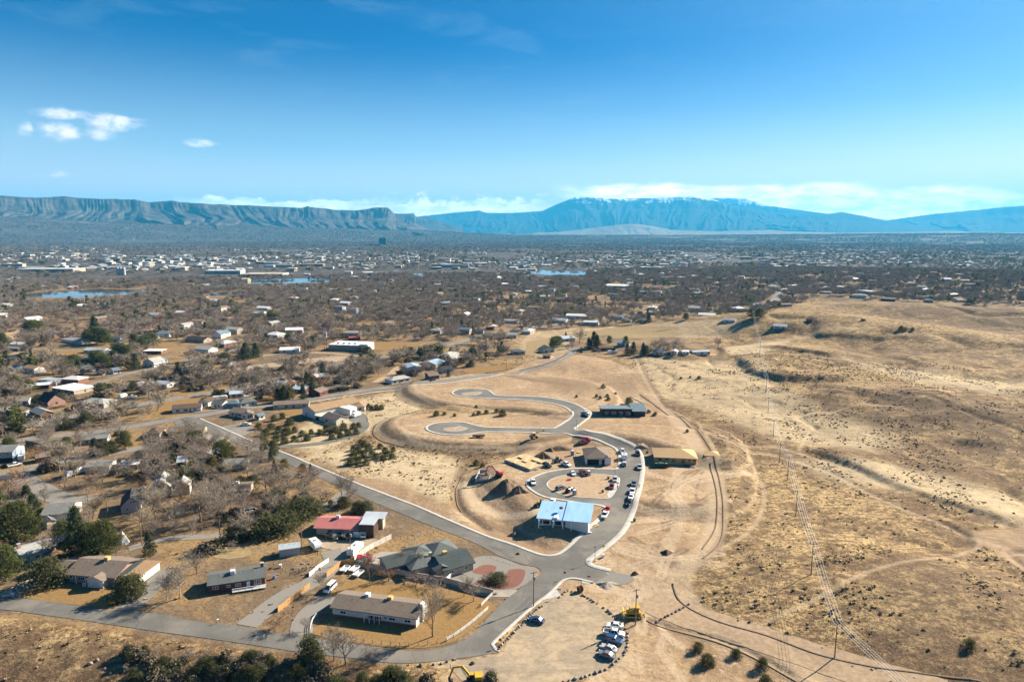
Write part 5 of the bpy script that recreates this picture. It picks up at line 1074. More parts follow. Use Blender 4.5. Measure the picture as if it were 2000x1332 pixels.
house((868, 1129), (893, 1122), 11, 2.7, 'gx', .36, .6, W_TAUPE, R_SLATE, 'large taupe house with many grey-green hipped and gabled roofs', phrase='the big grey-green roofed house', fancy=True, cooler=[(.3, .55, COOLER)], len_=10,
      wings=[dict(x=-2.3, y=1.0, w=4.4, d=6.5, h=2.8, roof='gy', pitch=.4, rf=R_GREEN), dict(x=-8.5, y=5, w=9, d=9.5, h=2.9, roof='hip', pitch=.42, rf=R_GREEN), dict(x=-14.5, y=10, w=9.5, d=7.5, h=2.8, roof='gx', pitch=.38, rf=R_SLATE), dict(x=0, y=9, w=9.5, d=9.5, h=2.9, roof='hip', pitch=.42, rf=R_GREEN), dict(x=-6, y=11, w=8, d=8, h=2.9, roof='hip', pitch=.42, rf=R_GREEN)],
      wins=[('f', .25, 1.6, 1.2, .9), ('f', .75, 1.4, 1.2, .9), ('r', .25, 1.4, 1.2, 1.0), ('r', .7, 1.4, 1.2, 1.0)], chim=(-.1, .75, COOLER))
house((618, 1043), (700, 1046), 9.5, 2.7, 'gx', .30, .8, W_TAN, R_PINK, 'tan house under a faded pinkish red metal roof', phrase='the pink metal roofed house', fancy=True, cooler=[(.42, .52, METAL)],
      wings=[dict(x=10.0, y=-2.0, w=5.2, d=2.2, h=2.4, roof='none', wall=W_TAN), dict(x=16.0, y=-1.2, w=5.0, d=6.0, h=4.6, roof='flat', rf=R_METAL, wall=W_DKBROWN, oh=.15), dict(x=15.9, y=5.9, w=6.4, d=3.4, h=4.2, roof='shed', pitch=.1, rf=R_METAL, wall=W_TAN)],
      wins=[('f', .32, 1.9, 1.1, 1.0), ('fg', .98, 2.3, 2.1, -.1, TRIM, -1.21), ('fg', 1.14, 2.0, 2.1, -.1, TRIM, -1.21)])
# blue underlay house under construction on the street
def ex6(root, L):
    for k, (x, w) in enumerate(((.3, .8), (1.3, 2.6), (4.2, .8), (5.6, 2.4))): put_window(root, (x, -.01, .7), (1, 0, 0), w, 1.7, fancy=True, mull=0)
    for x in (.1, 5.2, 8.6, L - .1): p = MB(); p.box(x - .16, x + .16, -1.7, -1.4, -2.6, 2.9, TRIM); p.build('porch_post', root)
    d = MB(); d.box(-.3, L + .2, -1.8, 0, -.35, -.1, CONCRETE); d.build('porch_slab', root)
    s = MB(); s.box(L * .56, L * .66, 4.2, 5.3, 5.0, 5.6, W_DARK); s.build('roof_bundle', root)
    for k in range(9): x = L * (.03 + k * .115) + (.2 if k > 4 else 0); r = MB(); r.bar((x, -.85, 2.87 + .215 + .012), (x, 11.1, 2.87 + .215 + .012 + 11.95 * .15), .06, .02, R_METAL); r.build('roof_seam', root)
    w = MB(); w.box(L * .40, L * .60, -.5, 9, 3.0, 3.6, TRIM, (L * .44, L * .56, -.3, 8.7)); w.build('valley_flashing', root)
house((1053, 1026), (1117, 1031), 10.3, 3.0, 'shed', .15, .9, W_WHITE, R_SKY, 'white house being built with bright blue roof underlay', cat='house', phrase='the blue roofed new house', fancy=True, extras=ex6,
      wings=[dict(x=9.4, y=-.6, w=8.0, d=11.3, h=3.2, roof='shed', pitch=.15, rf=R_SKY, oh=.8)], wins=[('f', .83, 3.4, 1.7, .7, 3), ('r', .3, 1.8, 1.2, 1.1), ('r', .55, 1.2, 1.2, 1.1), ('r', .8, 1.8, 1.2, 1.1)])
house((1144, 907), (1192, 907), 13.5, 3.0, 'hip', .45, .5, W_WHITE, R_BROWN, 'new white house with open dark garage and brown hipped roof', phrase='the new white garage house', fancy=True, wings=[dict(x=8.3, y=-.9, w=2.8, d=2, h=3.1, roof='gy', pitch=.5, rf=R_BROWN, oh=.25)],
      wins=[('fg', .3, 5.2, 2.4, 0, SHADE_IN), ('f', .89, 1.3, 1.5, .8), ('fd', .70, 1.2, 2.4, .05, SHADE_IN, -.92), ('r', .4, 1.5, 1.2, 1.)])  # near-black panels paint the shade of the open garage and doorway
house((1279, 905), (1360, 906), 12.5, 3.1, 'hip', .36, .6, W_OSB, W_OSB, 'unfinished house frame sheathed in raw tan boards', phrase='the raw board house frame', wings=[dict(x=22.6, y=5, w=6.2, d=6, h=3.1, roof='hip', rf=W_OSB)],
      wins=[('f', .12, 1.1, .8, 1.7), ('f', .3, 1.6, .5, 2.0), ('f', .42, .8, 1.4, 1.2), ('f', .47, .8, 1.4, 1.2), ('f', .68, 1.5, 1.6, .9), ('f', .83, .8, .9, 1.7), ('f', .95, 1., .9, 1.7)])
house((1176, 812), (1233, 812), 11, 2.9, 'shedr', .10, .9, W_DARK, R_BLUE, 'dark house with blue-grey roof above the street bend', phrase='the dark blue-grey roofed house', fancy=True, wings=[dict(x=17.5, y=-1.2, w=6.5, d=11, h=3., roof='shed', pitch=.12, rf=R_BLUE)],
      wins=[('f', .15, 1.8, 1.2, .9), ('f', .4, 2.2, 1.4, .9), ('f', .65, 1.6, 2., .2), ('f', .88, 2.4, 1.5, .8, 0, -1.25), ('r', .5, 1.5, 1.2, 1.)])
# tan roofed barn like building, its garage and the white garages behind
house((591, 811), (616, 819), 30, 4.6, 'gy', .30, .5, W_WHITE, R_TAN, 'large white building under a broad tan roof', phrase='the tan roofed building', wins=[('r', .3, 2, 1.2, 1.5), ('r', .6, 3, 3, 0), ('fd', .3, 1, 2, 0)], cat='building', name='building')
house((630, 823), (657, 831), 8.5, 2.9, 'gx', .4, .4, W_CREAM, R_BROWN, 'cream outbuilding with brown roof before the tan roofed building', cat='building', name='outbuilding', wins=[('f', .3, 1.4, 1, 1), ('r', .5, 1., 1, 1)])
house((612, 819), (629, 822), 5, 2.3, 'flat', 0, .1, W_CREAM, W_CREAM, 'low cream shed joined onto the brown roofed outbuilding', cat='shed', name='shed', wins=[('f', .5, 2.4, 1.8, 0)])
house((684, 811), (697, 806), 8, 3.3, 'shed', .12, .1, W_WHITE, R_WHITE, 'white box garage on the loop driveway', cat='garage', name='garage', wins=[('f', .5, 2.4, 2.2, 0)])
house((680, 803), (712, 803), 9, 2.8, 'hip', .35, .5, W_GREY, R_TAN, 'grey house with tan hipped roof behind the white box garage', name='house')
# lavender gable house, white house with solar panels, grey long house, tan shed
def ex14(root, L):
    for x, z in ((1.6, 1.0), (5.2, 1.0), (3.1, 3.6), (4.1, 3.6)): put_window(root, (x, -.01, z), (1, 0, 0), .95, 1.0, fancy=True)
house((237, 1004), (276, 998), 10.5, 3.0, 'gy', .95, .35, W_LAV, R_BLACK, 'lavender gabled house with steep black roof', phrase='the lavender gabled house', fancy=False, extras=ex14, wins=[('l', .5, 1.2, 1., 1.2)])
house((298, 972), (333, 968), 11, 4.2, 'gy', .85, .4, W_CREAM, R_LGREY, 'white steep gabled house with dark solar panels on its roof', phrase='the solar gabled house', fancy=True, wings=[dict(x=8.3, y=-.5, w=5.5, d=6, h=3.6, roof='gy', pitch=.9, rf=R_LGREY, oh=.3)],
      solar=[(5.0, 2.0, 2, 3, 1.7, 1.7)], wins=[('f', .2, 1.2, 1.2, 1.), ('f', .55, 1.2, 1.2, 1.), ('f', .4, 1., 1.1, 4.)], chim=(.6, .3, TRIM))
house((83, 1024), (136, 1020), 12, 3.6, 'gx', .32, .5, W_WHITE, R_GREY, 'long white workshop with plain grey roof', phrase='the white workshop', cat='workshop', name='workshop', fancy=True, wins=[('f', .2, .6, 2.2, .1), ('f', .5, .6, 2.2, .1), ('f', .78, .6, 2.2, .1)])
house((93, 1035), (111, 1030), 4.5, 2.7, 'gy', .5, .25, W_CREAM, R_GREY, 'small tan garden shed with double doors', cat='shed', name='garden_shed', fancy=True, wins=[('fd', .35, 1.4, 2., .05, W_TAN), ('f', .78, .6, .7, 1.2)])
house((45, 1105), (110, 1083), 9.5, 3.0, 'gx', .28, .5, W_CREAM, R_LGREY, 'cream house with blue solar panels and pale grey roof', phrase='the cream solar house', fancy=True, solar=[(9.5, .8, 6, 1, 1.25, 2.6)], wings=[dict(x=-9, y=1.5, w=9, d=8, h=2.7, roof='gx', rf=R_BLUE, pitch=.25)], wins=[('f', .2, .8, .9, 1.2), ('f', .45, 1.4, 1., 1.1), ('fg', .8, 4, 2.1, 0, W_PINK)], chim=(.1, .5, W_PINK))
# manufactured house with carport, camper beside; blue house at the frame edge
house((166, 924), (214, 921), 8.5, 2.7, 'gx', .25, .4, W_WHITE, R_GREY, 'white manufactured house with grey roof and side carport', phrase='the white manufactured house', fancy=True, wings=[dict(x=13.4, y=0, w=8, d=7, h=2.5, roof='flat', rf=R_WHITE, wall=W_DARK, oh=.3)])
house((-10, 905), (26, 903), 11, 5.2, 'gx', .3, .5, W_BLUE, R_GREY, 'two-storey blue-grey house with open dark carport at the street corner', phrase='the blue two-storey house', fancy=True, wins=[('f', .3, 1.4, 1.2, 3.4), ('f', .75, 1.4, 1.2, 3.4), ('fg', .6, 6, 2.3, 0, SHADE_IN)])  # near-black panel paints the shade inside the open carport
house((72, 905), (100, 900), 6, 2.3, 'shed', .1, .3, W_BRICK, R_BROWN, 'low brick shed with flat brown roof facing the side street', cat='shed', name='shed')
house((156, 870), (210, 865), 9, 2.7, 'gx', .30, .5, W_GREY, R_GREY, 'grey roofed house south of the pale lane', phrase='the grey roofed house')
house((287, 858), (312, 857), 10, 3.0, 'hip', .4, .6, W_TAN, R_DKBROWN, 'brown shingle house with a small shaded porch', phrase='the brown shingle house', wings=[dict(x=9.5, y=3, w=17, d=8, h=2.7, roof='gx', rf=R_BROWN)])
house((395, 900), (417, 902), 8, 3.2, 'gy', .4, .4, W_WHITE, R_LGREY, 'white gable ended garage beside the lower street', cat='garage', name='garage', fancy=True, phrase='the white gable garage')
house((438, 920), (482, 917), 9, 2.6, 'gx', .25, .6, W_GREY, R_GREY, 'low grey roofed house half hidden by leafless trees', phrase='the hidden grey house')
house((448, 970), (485, 968), 9, 2.6, 'gx', .22, .6, W_TAUPE, R_BROWN, 'low brown roofed house hidden among the trees', phrase='the hidden brown house', cooler=[(.3, .5, TRIM)])
house((346, 914), (365, 912), 6, 2.5, 'shed', .15, .3, W_GREY, R_METAL, 'small shed with bright metal roof among the junipers', cat='shed', name='shed')
house((568, 1035 + 53), (606 - 28, 1035 + 50), 4, 2.6, 'gx', .4, .2, W_GREY, R_METAL, 'grey garden shed with blue-white metal roof beside the wire fence', cat='shed', name='garden_shed', len_=6.5, fancy=True, wins=[('fd', .5, 1.6, 2., 0, W_GREY)], pts3=P3([(546, 1089), (580, 1084)]))
def frame_cover(root, L): pass
# the white tipi
def tipi():
    g = P3([(240, 1060)])[0]; o = empty('tipi', tuple(g), .4); n = 12; b = MB(); V = [(2.1 * math.cos(6.283 * k / n) * (1 + .05 * (k % 2)), 2.1 * math.sin(6.283 * k / n), 0) for k in range(n)] + [(.12 * math.cos(6.283 * k / n), .12 * math.sin(6.283 * k / n), 4.3) for k in range(n)]
    b.mesh(V, [(k, (k + 1) % n, n + (k + 1) % n, n + k) for k in range(n)], W_WHITE); b.build('canvas', o)
    for k in range(5): a = k * 1.257; p = MB(); p.tube((-.35 * math.cos(a), -.35 * math.sin(a), 3.6), (.4 * math.cos(a), .4 * math.sin(a), 5.1), .05, .04, WOODP, 5); p.build('pole', o)
    tag(o, 'white canvas tipi beside the big green pine', 'tent')
tipi()
# mid distance houses: front-left and front-right foot on the photograph, depth, height, roof, slope, wall, roofing, words
S2 = dict
MID = [((80, 821), (107, 816), 15, 3.2, 'gy', .5, W_BROWN, R_LGREY, 'brown gable ended barn with pale roof', 'the brown barn'), ((34, 816), (52, 817), 8, 2.6, 'hip', .3, W_WHITE, R_LGREY, 'small pale hipped shed', None), ((-4, 812), (22, 810), 9, 2.6, 'flat', 0, W_TAN, R_WHITE, 'white roofed open carport', None),
       ((102, 765), (145, 772), 15, 2.8, 'flat', 0, W_TAN, R_WHITE, 'long white flat roofed house', 'the white flat roofed house'), ((50, 762), (96, 759), 9, 2.6, 'flat', 0, W_DKBROWN, R_WHITE, 'thin white flat roofed house', None), ((72, 750), (110, 753), 9, 2.7, 'flat', 0, W_WHITE, R_METAL, 'pale flat roofed house', None),
       ((74, 790), (94, 795), 10, 3.0, 'gx', .8, W_PINK, R_BLACK, 'steep black roofed brick house', 'the steep black roofed house'), ((152, 794), (203, 797), 11, 2.6, 'hip', .32, W_GREY, R_LGREY, 'pale grey hipped house', 'the pale hipped house'), ((28, 793), (56, 791), 9, 2.7, 'gx', .3, W_WHITE, R_GREY, 'grey roofed house with white gable', None),
       ((251, 762), (289, 761), 12, 2.7, 'hip', .32, W_GREY, R_LGREY, 'large pale hipped house', None), ((300, 757), (326, 759), 9, 2.7, 'gx', .3, W_WHITE, R_METAL, 'pale metal roofed house', None), ((280, 716), (301, 718), 11, 4.2, 'gy', .45, W_WHITE, R_LGREY, 'tall white gabled house', 'the tall white gabled house'), ((303, 712), (328, 708), 9, 2.6, 'gx', .3, W_WHITE, R_BLUE, 'blue-grey roofed annexe', None),
       ((414, 662), (432, 662), 10, 4.4, 'gy', .7, W_WHITE, R_BLUE, 'white house with blue-grey steep gables', 'the white blue-gabled house'), ((432, 660), (451, 656), 9, 3.8, 'gx', .6, W_WHITE, R_BLUE, 'white blue-roofed wing with dormers', None), ((362, 668), (398, 670), 12, 2.7, 'gx', .35, W_TAUPE, R_BLACK, 'black roofed long house', None), ((277, 666), (312, 661), 12, 2.8, 'hip', .4, W_GREY, R_BLUE, 'dark blue roofed house', None),
       ((419, 711), (441, 710), 11, 3.0, 'hip', .4, W_ORANGE, R_LGREY, 'orange brick house with pale roof', 'the orange brick house'), ((448, 719), (460, 716), 6, 3.0, 'gy', .5, W_WHITE, R_WHITE, 'small white garage', None), ((105, 705), (137, 708), 10, 2.7, 'gx', .35, W_BRICK, R_DKBROWN, 'brown brick house', None), ((152, 707), (178, 708), 10, 2.6, 'hip', .35, W_GREY, R_LGREY, 'pale hip roofed house', None),
       ((28, 705), (47, 702), 11, 2.7, 'hip', .35, W_TAN, R_LGREY, 'sage hipped house', None), ((44, 702), (62, 698), 9, 2.6, 'gx', .35, W_CREAM, R_LGREY, 'cream gabled house', None), ((19, 726), (36, 727), 9, 2.6, 'gx', .4, W_BLUE, R_BLUE, 'dark blue house', None), ((150, 728), (180, 727), 10, 2.7, 'hip', .35, W_BLUE, R_BLUE, 'dark blue hipped house', None),
       ((200, 733), (213, 731), 8, 2.6, 'gx', .4, W_GREY, R_BLACK, 'small dark roofed cottage', None), ((222, 731), (236, 729), 8, 2.6, 'gx', .4, W_WHITE, R_BLUE, 'small blue roofed cottage', None), ((120, 668), (160, 673), 12, 2.8, 'hip', .3, W_WHITE, R_LGREY, 'wide pale roofed house', None), ((163, 690), (203, 691), 10, 2.7, 'gx', .3, W_WHITE, R_METAL, 'long pale metal roofed house', None),
       ((209, 669), (234, 668), 10, 2.8, 'gx', .35, W_GREY, R_SLATE, 'dark green roofed house', None), ((234, 674), (243, 673), 9, 3.6, 'gy', .6, W_WHITE, R_WHITE, 'white narrow gabled house', None), ((8, 686), (35, 687), 9, 2.6, 'gx', .35, W_DARK, R_GREY, 'dark walled house', None), ((280, 692), (315, 692), 10, 2.8, 'flat', 0, W_BRICK, R_WHITE, 'red walled white roofed house', None),
       ((337, 808), (393, 803), 9, 2.7, 'gx', .32, W_WHITE, R_DKBROWN, 'long white house with dark brown roof', 'the dark brown roofed house'), ((388, 793), (407, 794), 8, 2.7, 'gy', .45, W_WHITE, R_DKBROWN, 'dark brown gabled garage', None), ((413, 797), (434, 798), 8, 2.6, 'gx', .4, W_WHITE, R_GREEN, 'white house with green-grey roof', None), ((441, 797), (468, 797), 8, 2.7, 'hip', .35, W_BLUE, R_BLUE, 'blue house with blue-grey roof', None),
       ((470, 797), (502, 791), 9, 2.8, 'hip', .4, W_GREY, R_GREEN, 'green-grey hipped house', None), ((449, 778), (474, 776), 8, 2.6, 'gx', .3, W_BLUE, R_METAL, 'pale blue metal roofed house', None), ((476, 775), (510, 769), 8, 2.6, 'gx', .35, W_WHITE, R_DKBROWN, 'white walled brown roofed house', None), ((532, 757), (555, 758), 8, 2.6, 'gx', .3, W_WHITE, R_METAL, 'white house with pale blue metal roof', None),
       ((556, 757), (577, 757), 8, 2.8, 'hip', .45, W_TAN, R_ORG, 'rust roofed house', None), ((571, 768), (597, 768), 8, 2.7, 'gx', .3, W_RED, R_BMETAL, 'red walled house with pale blue roof', None), ((603, 773), (625, 775), 9, 2.8, 'gy', .4, W_REDW, R_BROWN, 'red walled house with brown roof', 'the red walled house') if False else ((603, 773), (625, 775), 9, 2.8, 'gy', .4, W_RED, R_BROWN, 'red gabled house with brown roof', 'the red gabled house'),
       ((627, 769), (658, 766), 7, 2.3, 'flat', 0, W_BROWN, R_BROWN, 'long low brown shed', None), ((662, 765), (682, 762), 7, 2.3, 'flat', 0, W_DKBROWN, R_BROWN, 'second long low brown shed', None), ((652, 751), (665, 750), 6, 2.8, 'gx', .5, W_RED, R_BLACK, 'small dark red cabin', None), ((619, 744), (645, 741), 8, 2.6, 'shed', .1, W_DKBROWN, R_WHITE, 'pale roofed open shed', None),
       ((534, 800), (603, 796), 9, 2.7, 'gx', .28, W_GREY, R_BROWN, 'very long grey-brown roofed house', 'the very long grey house'), ((447, 813), (473, 816), 9, 2.7, 'gx', .35, W_CREAM, R_BROWN, 'brown roofed house with wide eaves', None), ((472, 819), (495, 817), 7, 2.6, 'gy', .4, W_WHITE, R_BROWN, 'white front gabled house', None), ((498, 819), (506, 821), 4, 2.3, 'gy', .6, W_WHITE, R_BLUE, 'tiny blue roofed shed', None),
       ((795, 729), (825, 727), 13, 4, 'gy', .25, W_GREY, R_BMETAL, 'grey workshop with pale blue metal roof', 'the pale blue metal workshop'), ((822, 719), (851, 722), 14, 4.2, 'gy', .25, W_TAN, R_BMETAL, 'tan workshop with pale blue metal roof', None), ((765, 751), (803, 745), 9, 2.8, 'hip', .35, W_WHITE, R_LGREY, 'white house with pale green-grey roof', 'the white roadside house'), ((838, 742), (858, 740), 8, 2.6, 'gx', .4, W_BRICK, R_BROWN, 'small brick roadside house', None), ((865, 730), (886, 727), 8, 2.8, 'gx', .5, W_GREY, R_BLACK, 'small grey house with dark roof', None),
       ((682, 665), (704, 664), 9, 2.4, 'gx', .2, W_RED, R_REDB, 'long red roofed stable', None), ((548, 658), (571, 658), 10, 3, 'gx', .35, W_BRICK, R_BLACK, 'dark roofed red brick house', None), ((1100, 668), (1123, 666), 10, 3., 'gx', .4, W_BLUE, R_METAL, 'pale blue house in the field', 'the pale blue field house'), ((1060, 690), (1083, 688), 10, 2.8, 'gy', .5, W_GREY, R_GREY, 'grey barn like house', None), ((1001, 693), (1026, 692), 9, 2.6, 'hip', .35, W_TAN, R_GREEN, 'low green-grey roofed house', None),
       ((1170, 686), (1200, 684), 9, 2.7, 'gx', .25, W_DKBROWN, R_DKBROWN, 'long dark brown house', None), ((1205, 676), (1222, 677), 8, 3.2, 'gx', .5, W_WHITE, R_WHITE, 'white roofed house among the evergreens', None), ((1276, 693), (1296, 694), 7, 2.5, 'gx', .35, W_GREY, R_BLUE, 'small blue roofed barn', None), ((1310, 692), (1322, 693), 5, 2.6, 'gy', .4, W_WHITE, R_WHITE, 'little white outbuilding', None), ((1333, 692), (1346, 693), 5, 2.6, 'gx', .3, W_WHITE, R_WHITE, 'second little white outbuilding', None),
       ((1354, 691), (1387, 693), 6, 2.8, 'gx', .25, W_WHITE, R_METAL, 'long silver metal shed', 'the long silver shed'), ((994, 661), (1009, 661), 8, 3.2, 'gx', .5, W_BLUE, R_METAL, 'light blue gabled house', None), ((925, 652), (944, 652), 8, 2.8, 'gx', .4, W_GREY, R_SLATE, 'green roofed cottage', None), ((1214, 630), (1232, 630), 9, 3.2, 'gx', .45, W_WHITE, R_LGREY, 'white house at the field edge', None), ((1246, 630), (1264, 630), 9, 3, 'gx', .4, W_GREY, R_GREY, 'grey house at the field edge', None),
       ((1105, 622), (1142, 623), 12, 3.6, 'gx', .3, W_WHITE, R_WHITE, 'wide white roofed house', None), ((1182, 563), (1226, 564), 22, 5, 'gx', .2, W_WHITE, R_WHITE, 'long white roofed school building', None), ((1510, 642), (1536, 641), 9, 2.8, 'gx', .35, W_WHITE, R_METAL, 'white house by the pale poplars', 'the white poplar house'), ((1412, 630), (1436, 629), 9, 2.8, 'gx', .35, W_WHITE, R_LGREY, 'white farm house at the range edge', None),
       ((1575, 629), (1586, 629), 6, 2.6, 'gx', .35, W_DARK, R_BLACK, 'dark hut at the foot of the range', None), ((1676, 571), (1702, 575), 16, 4, 'flat', 0, W_BLUE, R_METAL, 'blue-white flat roofed building', None), ((1630, 564), (1650, 565), 12, 4, 'flat', 0, W_WHITE, R_WHITE, 'white flat roofed building on the bluff', None), ((1720, 587), (1748, 589), 12, 3, 'gx', .3, W_DARK, R_GREY, 'grey roofed house on the knoll', 'the knoll house'), ((1540, 561), (1560, 561), 12, 3.4, 'flat', 0, W_WHITE, R_WHITE, 'white flat roofed building beside the road', None),
       ((1060, 700), (1075, 700), 6, 2.4, 'gx', .4, W_TAN, R_TAN, 'small tan shed', None)]
for q in MID:
    p0, p1, dpt, hh, rf_, pt, wl, rm, words, ph = q
    house(p0, p1, dpt, hh, rf_, pt, .35, wl, rm, adj=words, phrase=ph, cat='house' if 'house' in words or 'cottage' in words or 'cabin' in words else 'building', name='house' if 'house' in words else 'outbuilding')
def warehouse():
    def ex(root, L):
        b = MB(); b.box(L - .02, L + 8, -1, 14, -1, 6.4, W_WHITE); b.build('tall_white_bay', root)
        for k in range(4): c = MB(); x = L * (.2 + .18 * k); c.box(x, x + 2.4, 5, 7, 5.3, 6.5, METAL); c.build('roof_unit', root)
    house((642, 684), (703, 686), 22, 5, 'flat', 0, .2, W_TAUPE, R_WHITE, 'white roofed warehouse with dark long front beside the gold field', cat='warehouse', name='warehouse', phrase='the white warehouse', wins=[], extras=ex)
    g = P3([(636, 684)])[0]; o = empty('sign_tower', tuple(g)); b = MB()
    for s in (-1.1, 1.1): b.box(s - .2, s + .2, -.2, .2, 0, 15.5, W_BRICK)
    b.build('post', o); b = MB(); b.box(-1.5, 1.5, -.35, .35, 11.5, 16.5, W_WHITE); b.build('sign_panel', o); b = MB(); b.box(-.8, .8, -.37, -.353, 12.6, 15.6, GREYP); b.build('sign_window', o); tag(o, 'tall white sign tower beside the white roofed warehouse', 'sign')
warehouse()

# ------------------------------------------------------------------ cars
UP = 'vehicles parked on the gravel lot'
car((1063, 1218), (1032, 1210), 'sedan', C_BLUE, 'dark blue sedan parked alone beside the boulder row', UP)
car((1216, 1227), (1185, 1224), 'sedan', C_WHITE, 'white sedan at the dozer end of the gravel lot row', UP)
car((1184, 1239), (1214, 1243), 'pickup', C_WHITE, 'white pickup truck with roof rack between white sedan and blue SUV', UP)
car((1184, 1251), (1214, 1258), 'suv', C_BLUE, 'dark blue SUV in the gravel lot row beside the white pickup', UP)
car((1204, 1276), (1174, 1264), 'sedan', C_SILVER, 'silver sedan parked between the blue SUV and a grey sedan', UP)
car((1200, 1288), (1169, 1277), 'sedan', C_GREY, 'grey sedan at the near end of the gravel lot row', UP)
K = 'vehicles parked along the outer kerb'
car((1243, 884), (1248, 894), 'suv', C_BLACK, 'black SUV topmost along the outer kerb', K); car((1250, 909), (1249, 921), 'pickup', C_SILVER, 'silver pickup on the outer kerb opposite the green dumpster', K)
car((1239, 942), (1237, 953), 'suv', C_GREY, 'dark grey SUV heading the cluster of four on the outer kerb', K); car((1236, 957), (1234, 968), 'pickup', C_WHITE, 'white pickup second in the cluster of four on the outer kerb', K)
car((1234, 969), (1231, 978), 'sedan', C_WHITE, 'white sedan third in the cluster of four on the outer kerb', K); car((1231, 979), (1227, 989), 'sedan', C_BLACK, 'black sedan last in the cluster of four on the outer kerb', K)
K = 'vehicles parked beside the new white house'
car((1217, 890), (1214, 878), 'pickup', C_WHITE, 'white pickup parked on the street above the box trailer', K); car((1219, 914), (1219, 903), 'suv', C_SILVER, 'silver SUV parked on the street below the box trailer', K)
car((1135, 868), (1146, 864), 'pickup', C_RED, 'red pickup truck behind the new white garage house', K); car((1141, 861), (1151, 861), 'suv', C_RED, 'red and pale SUV beside the red pickup behind the new house', K)
K = 'vehicles parked round the loop'
car((1202, 934), (1200, 945), 'suv', C_SILVER, 'silver SUV on the concrete pad of the loop island', K); car((1196, 948), (1193, 959), 'suv', C_MAROON, 'maroon SUV on the concrete pad of the loop island', K)
car((1116, 923), (1122, 931), 'sedan', C_WHITE, 'white car on the far side of the loop island', K); car((1135, 923), (1143, 930), 'pickup', C_MAROON, 'maroon pickup beside the grey portable toilet', K)
car((1039, 939), (1043, 950), 'pickup', C_WHITE, 'white work truck on the outer bend of the loop', K); car((1089, 958), (1101, 954), 'suv', C_GREY, 'grey SUV on the near side of the loop island', K)
car((1108, 963), (1119, 957), 'suv', C_BLACK, 'black SUV beside the blue portable toilet', K); car((1076, 985), (1082, 977), 'sedan', C_WHITE, 'white car tucked behind the blue roofed new house', K)
car((1063, 909), (1075, 914), 'suv', C_BLACK, 'black SUV on the dirt above the loop', K); car((1099, 907), (1112, 912), 'pickup', C_WHITE, 'white pickup on the dirt above the loop', K)
car((1189, 992), (1184, 1003), 'sedan', C_RED, 'red car parked beside the blue roofed new house', K); car((1184, 1003), (1179, 1014), 'pickup', C_WHITE, 'white pickup behind the red car on the street', K)
K = 'vehicles parked by the upper street bend'
car((1139, 806), (1149, 810), 'sedan', C_WHITE, 'white car at the upper street bend', K); car((1138, 811), (1148, 815), 'sedan', C_BLACK, 'black car at the upper street bend', K)
K = 'vehicles parked in the yards'
car((708, 1055), (714, 1040), 'suv', C_WHITE, 'white SUV in front of the pink roofed house garage', K); car((640, 1050), (657, 1054), 'pickup', C_BLACK, 'black pickup in the shade of the pink metal roof', K); car((664, 1050), (681, 1053), 'pickup', C_BLACK, 'second black pickup in the shade by the garage of the pink roofed house', K)
car((653, 1144), (636, 1161), 'van', C_WHITE, 'white passenger van behind the white ranch house', K); car((482, 1003), (498, 999), 'van', C_WHITE, 'white van parked among the leafless trees', K)
car((22, 912), (36, 909), 'pickup', C_WHITE, 'white pickup before the blue two-storey house', K); car((8, 912), (18, 912), 'sedan', C_BLACK, 'black car in the shade of the blue two-storey house', K); car((224, 916), (240, 912), 'suv', C_BLACK, 'black SUV under the carport of the manufactured house', K)
car((60, 826), (68, 822), 'sedan', C_BLUE, 'blue car before the brown barn', K); car((20, 817), (30, 815), 'pickup', C_WHITE, 'white pickup left of the brown barn', K); car((0, 818), (10, 814), 'suv', C_BLUE, 'blue SUV by the white roofed carport', K); car((470, 832), (490, 831), 'pickup', C_WHITE, 'white pickup in the yard beside the lower street', K)
car((470, 794), (478, 793), 'sedan', C_SILVER, 'silver car by the green-grey hipped house', K); car((484, 791), (493, 790), 'suv', C_WHITE, 'white SUV by the green-grey hipped house', K); car((252, 778), (264, 776), 'pickup', C_WHITE, 'white pickup beside a white box behind the highway trees', K); car((200, 777), (190, 779), 'sedan', C_MAROON, 'maroon car under the dark pointed evergreen', K)
car((1518, 600), (1524, 597), 'suv', C_SILVER, 'silver car on the distant curving road', K); car((1682, 627), (1690, 626), 'suv', C_BLACK, 'dark car at the foot of the range', K); car((840, 745), (850, 743), 'sedan', C_BLACK, 'black car on the straight road', K)
car((620, 716), (630, 715), 'suv', C_WHITE, 'white SUV near the dirt field', K); car((648, 708), (656, 707), 'sedan', C_WHITE, 'white sedan near the warehouse', K); car((565, 722), (575, 721), 'sedan', C_BLUE, 'blue sedan near the dirt field', K); car((497, 722), (506, 721), 'sedan', C_BLACK, 'black sedan by the small white garage', K)
place_vehicles()
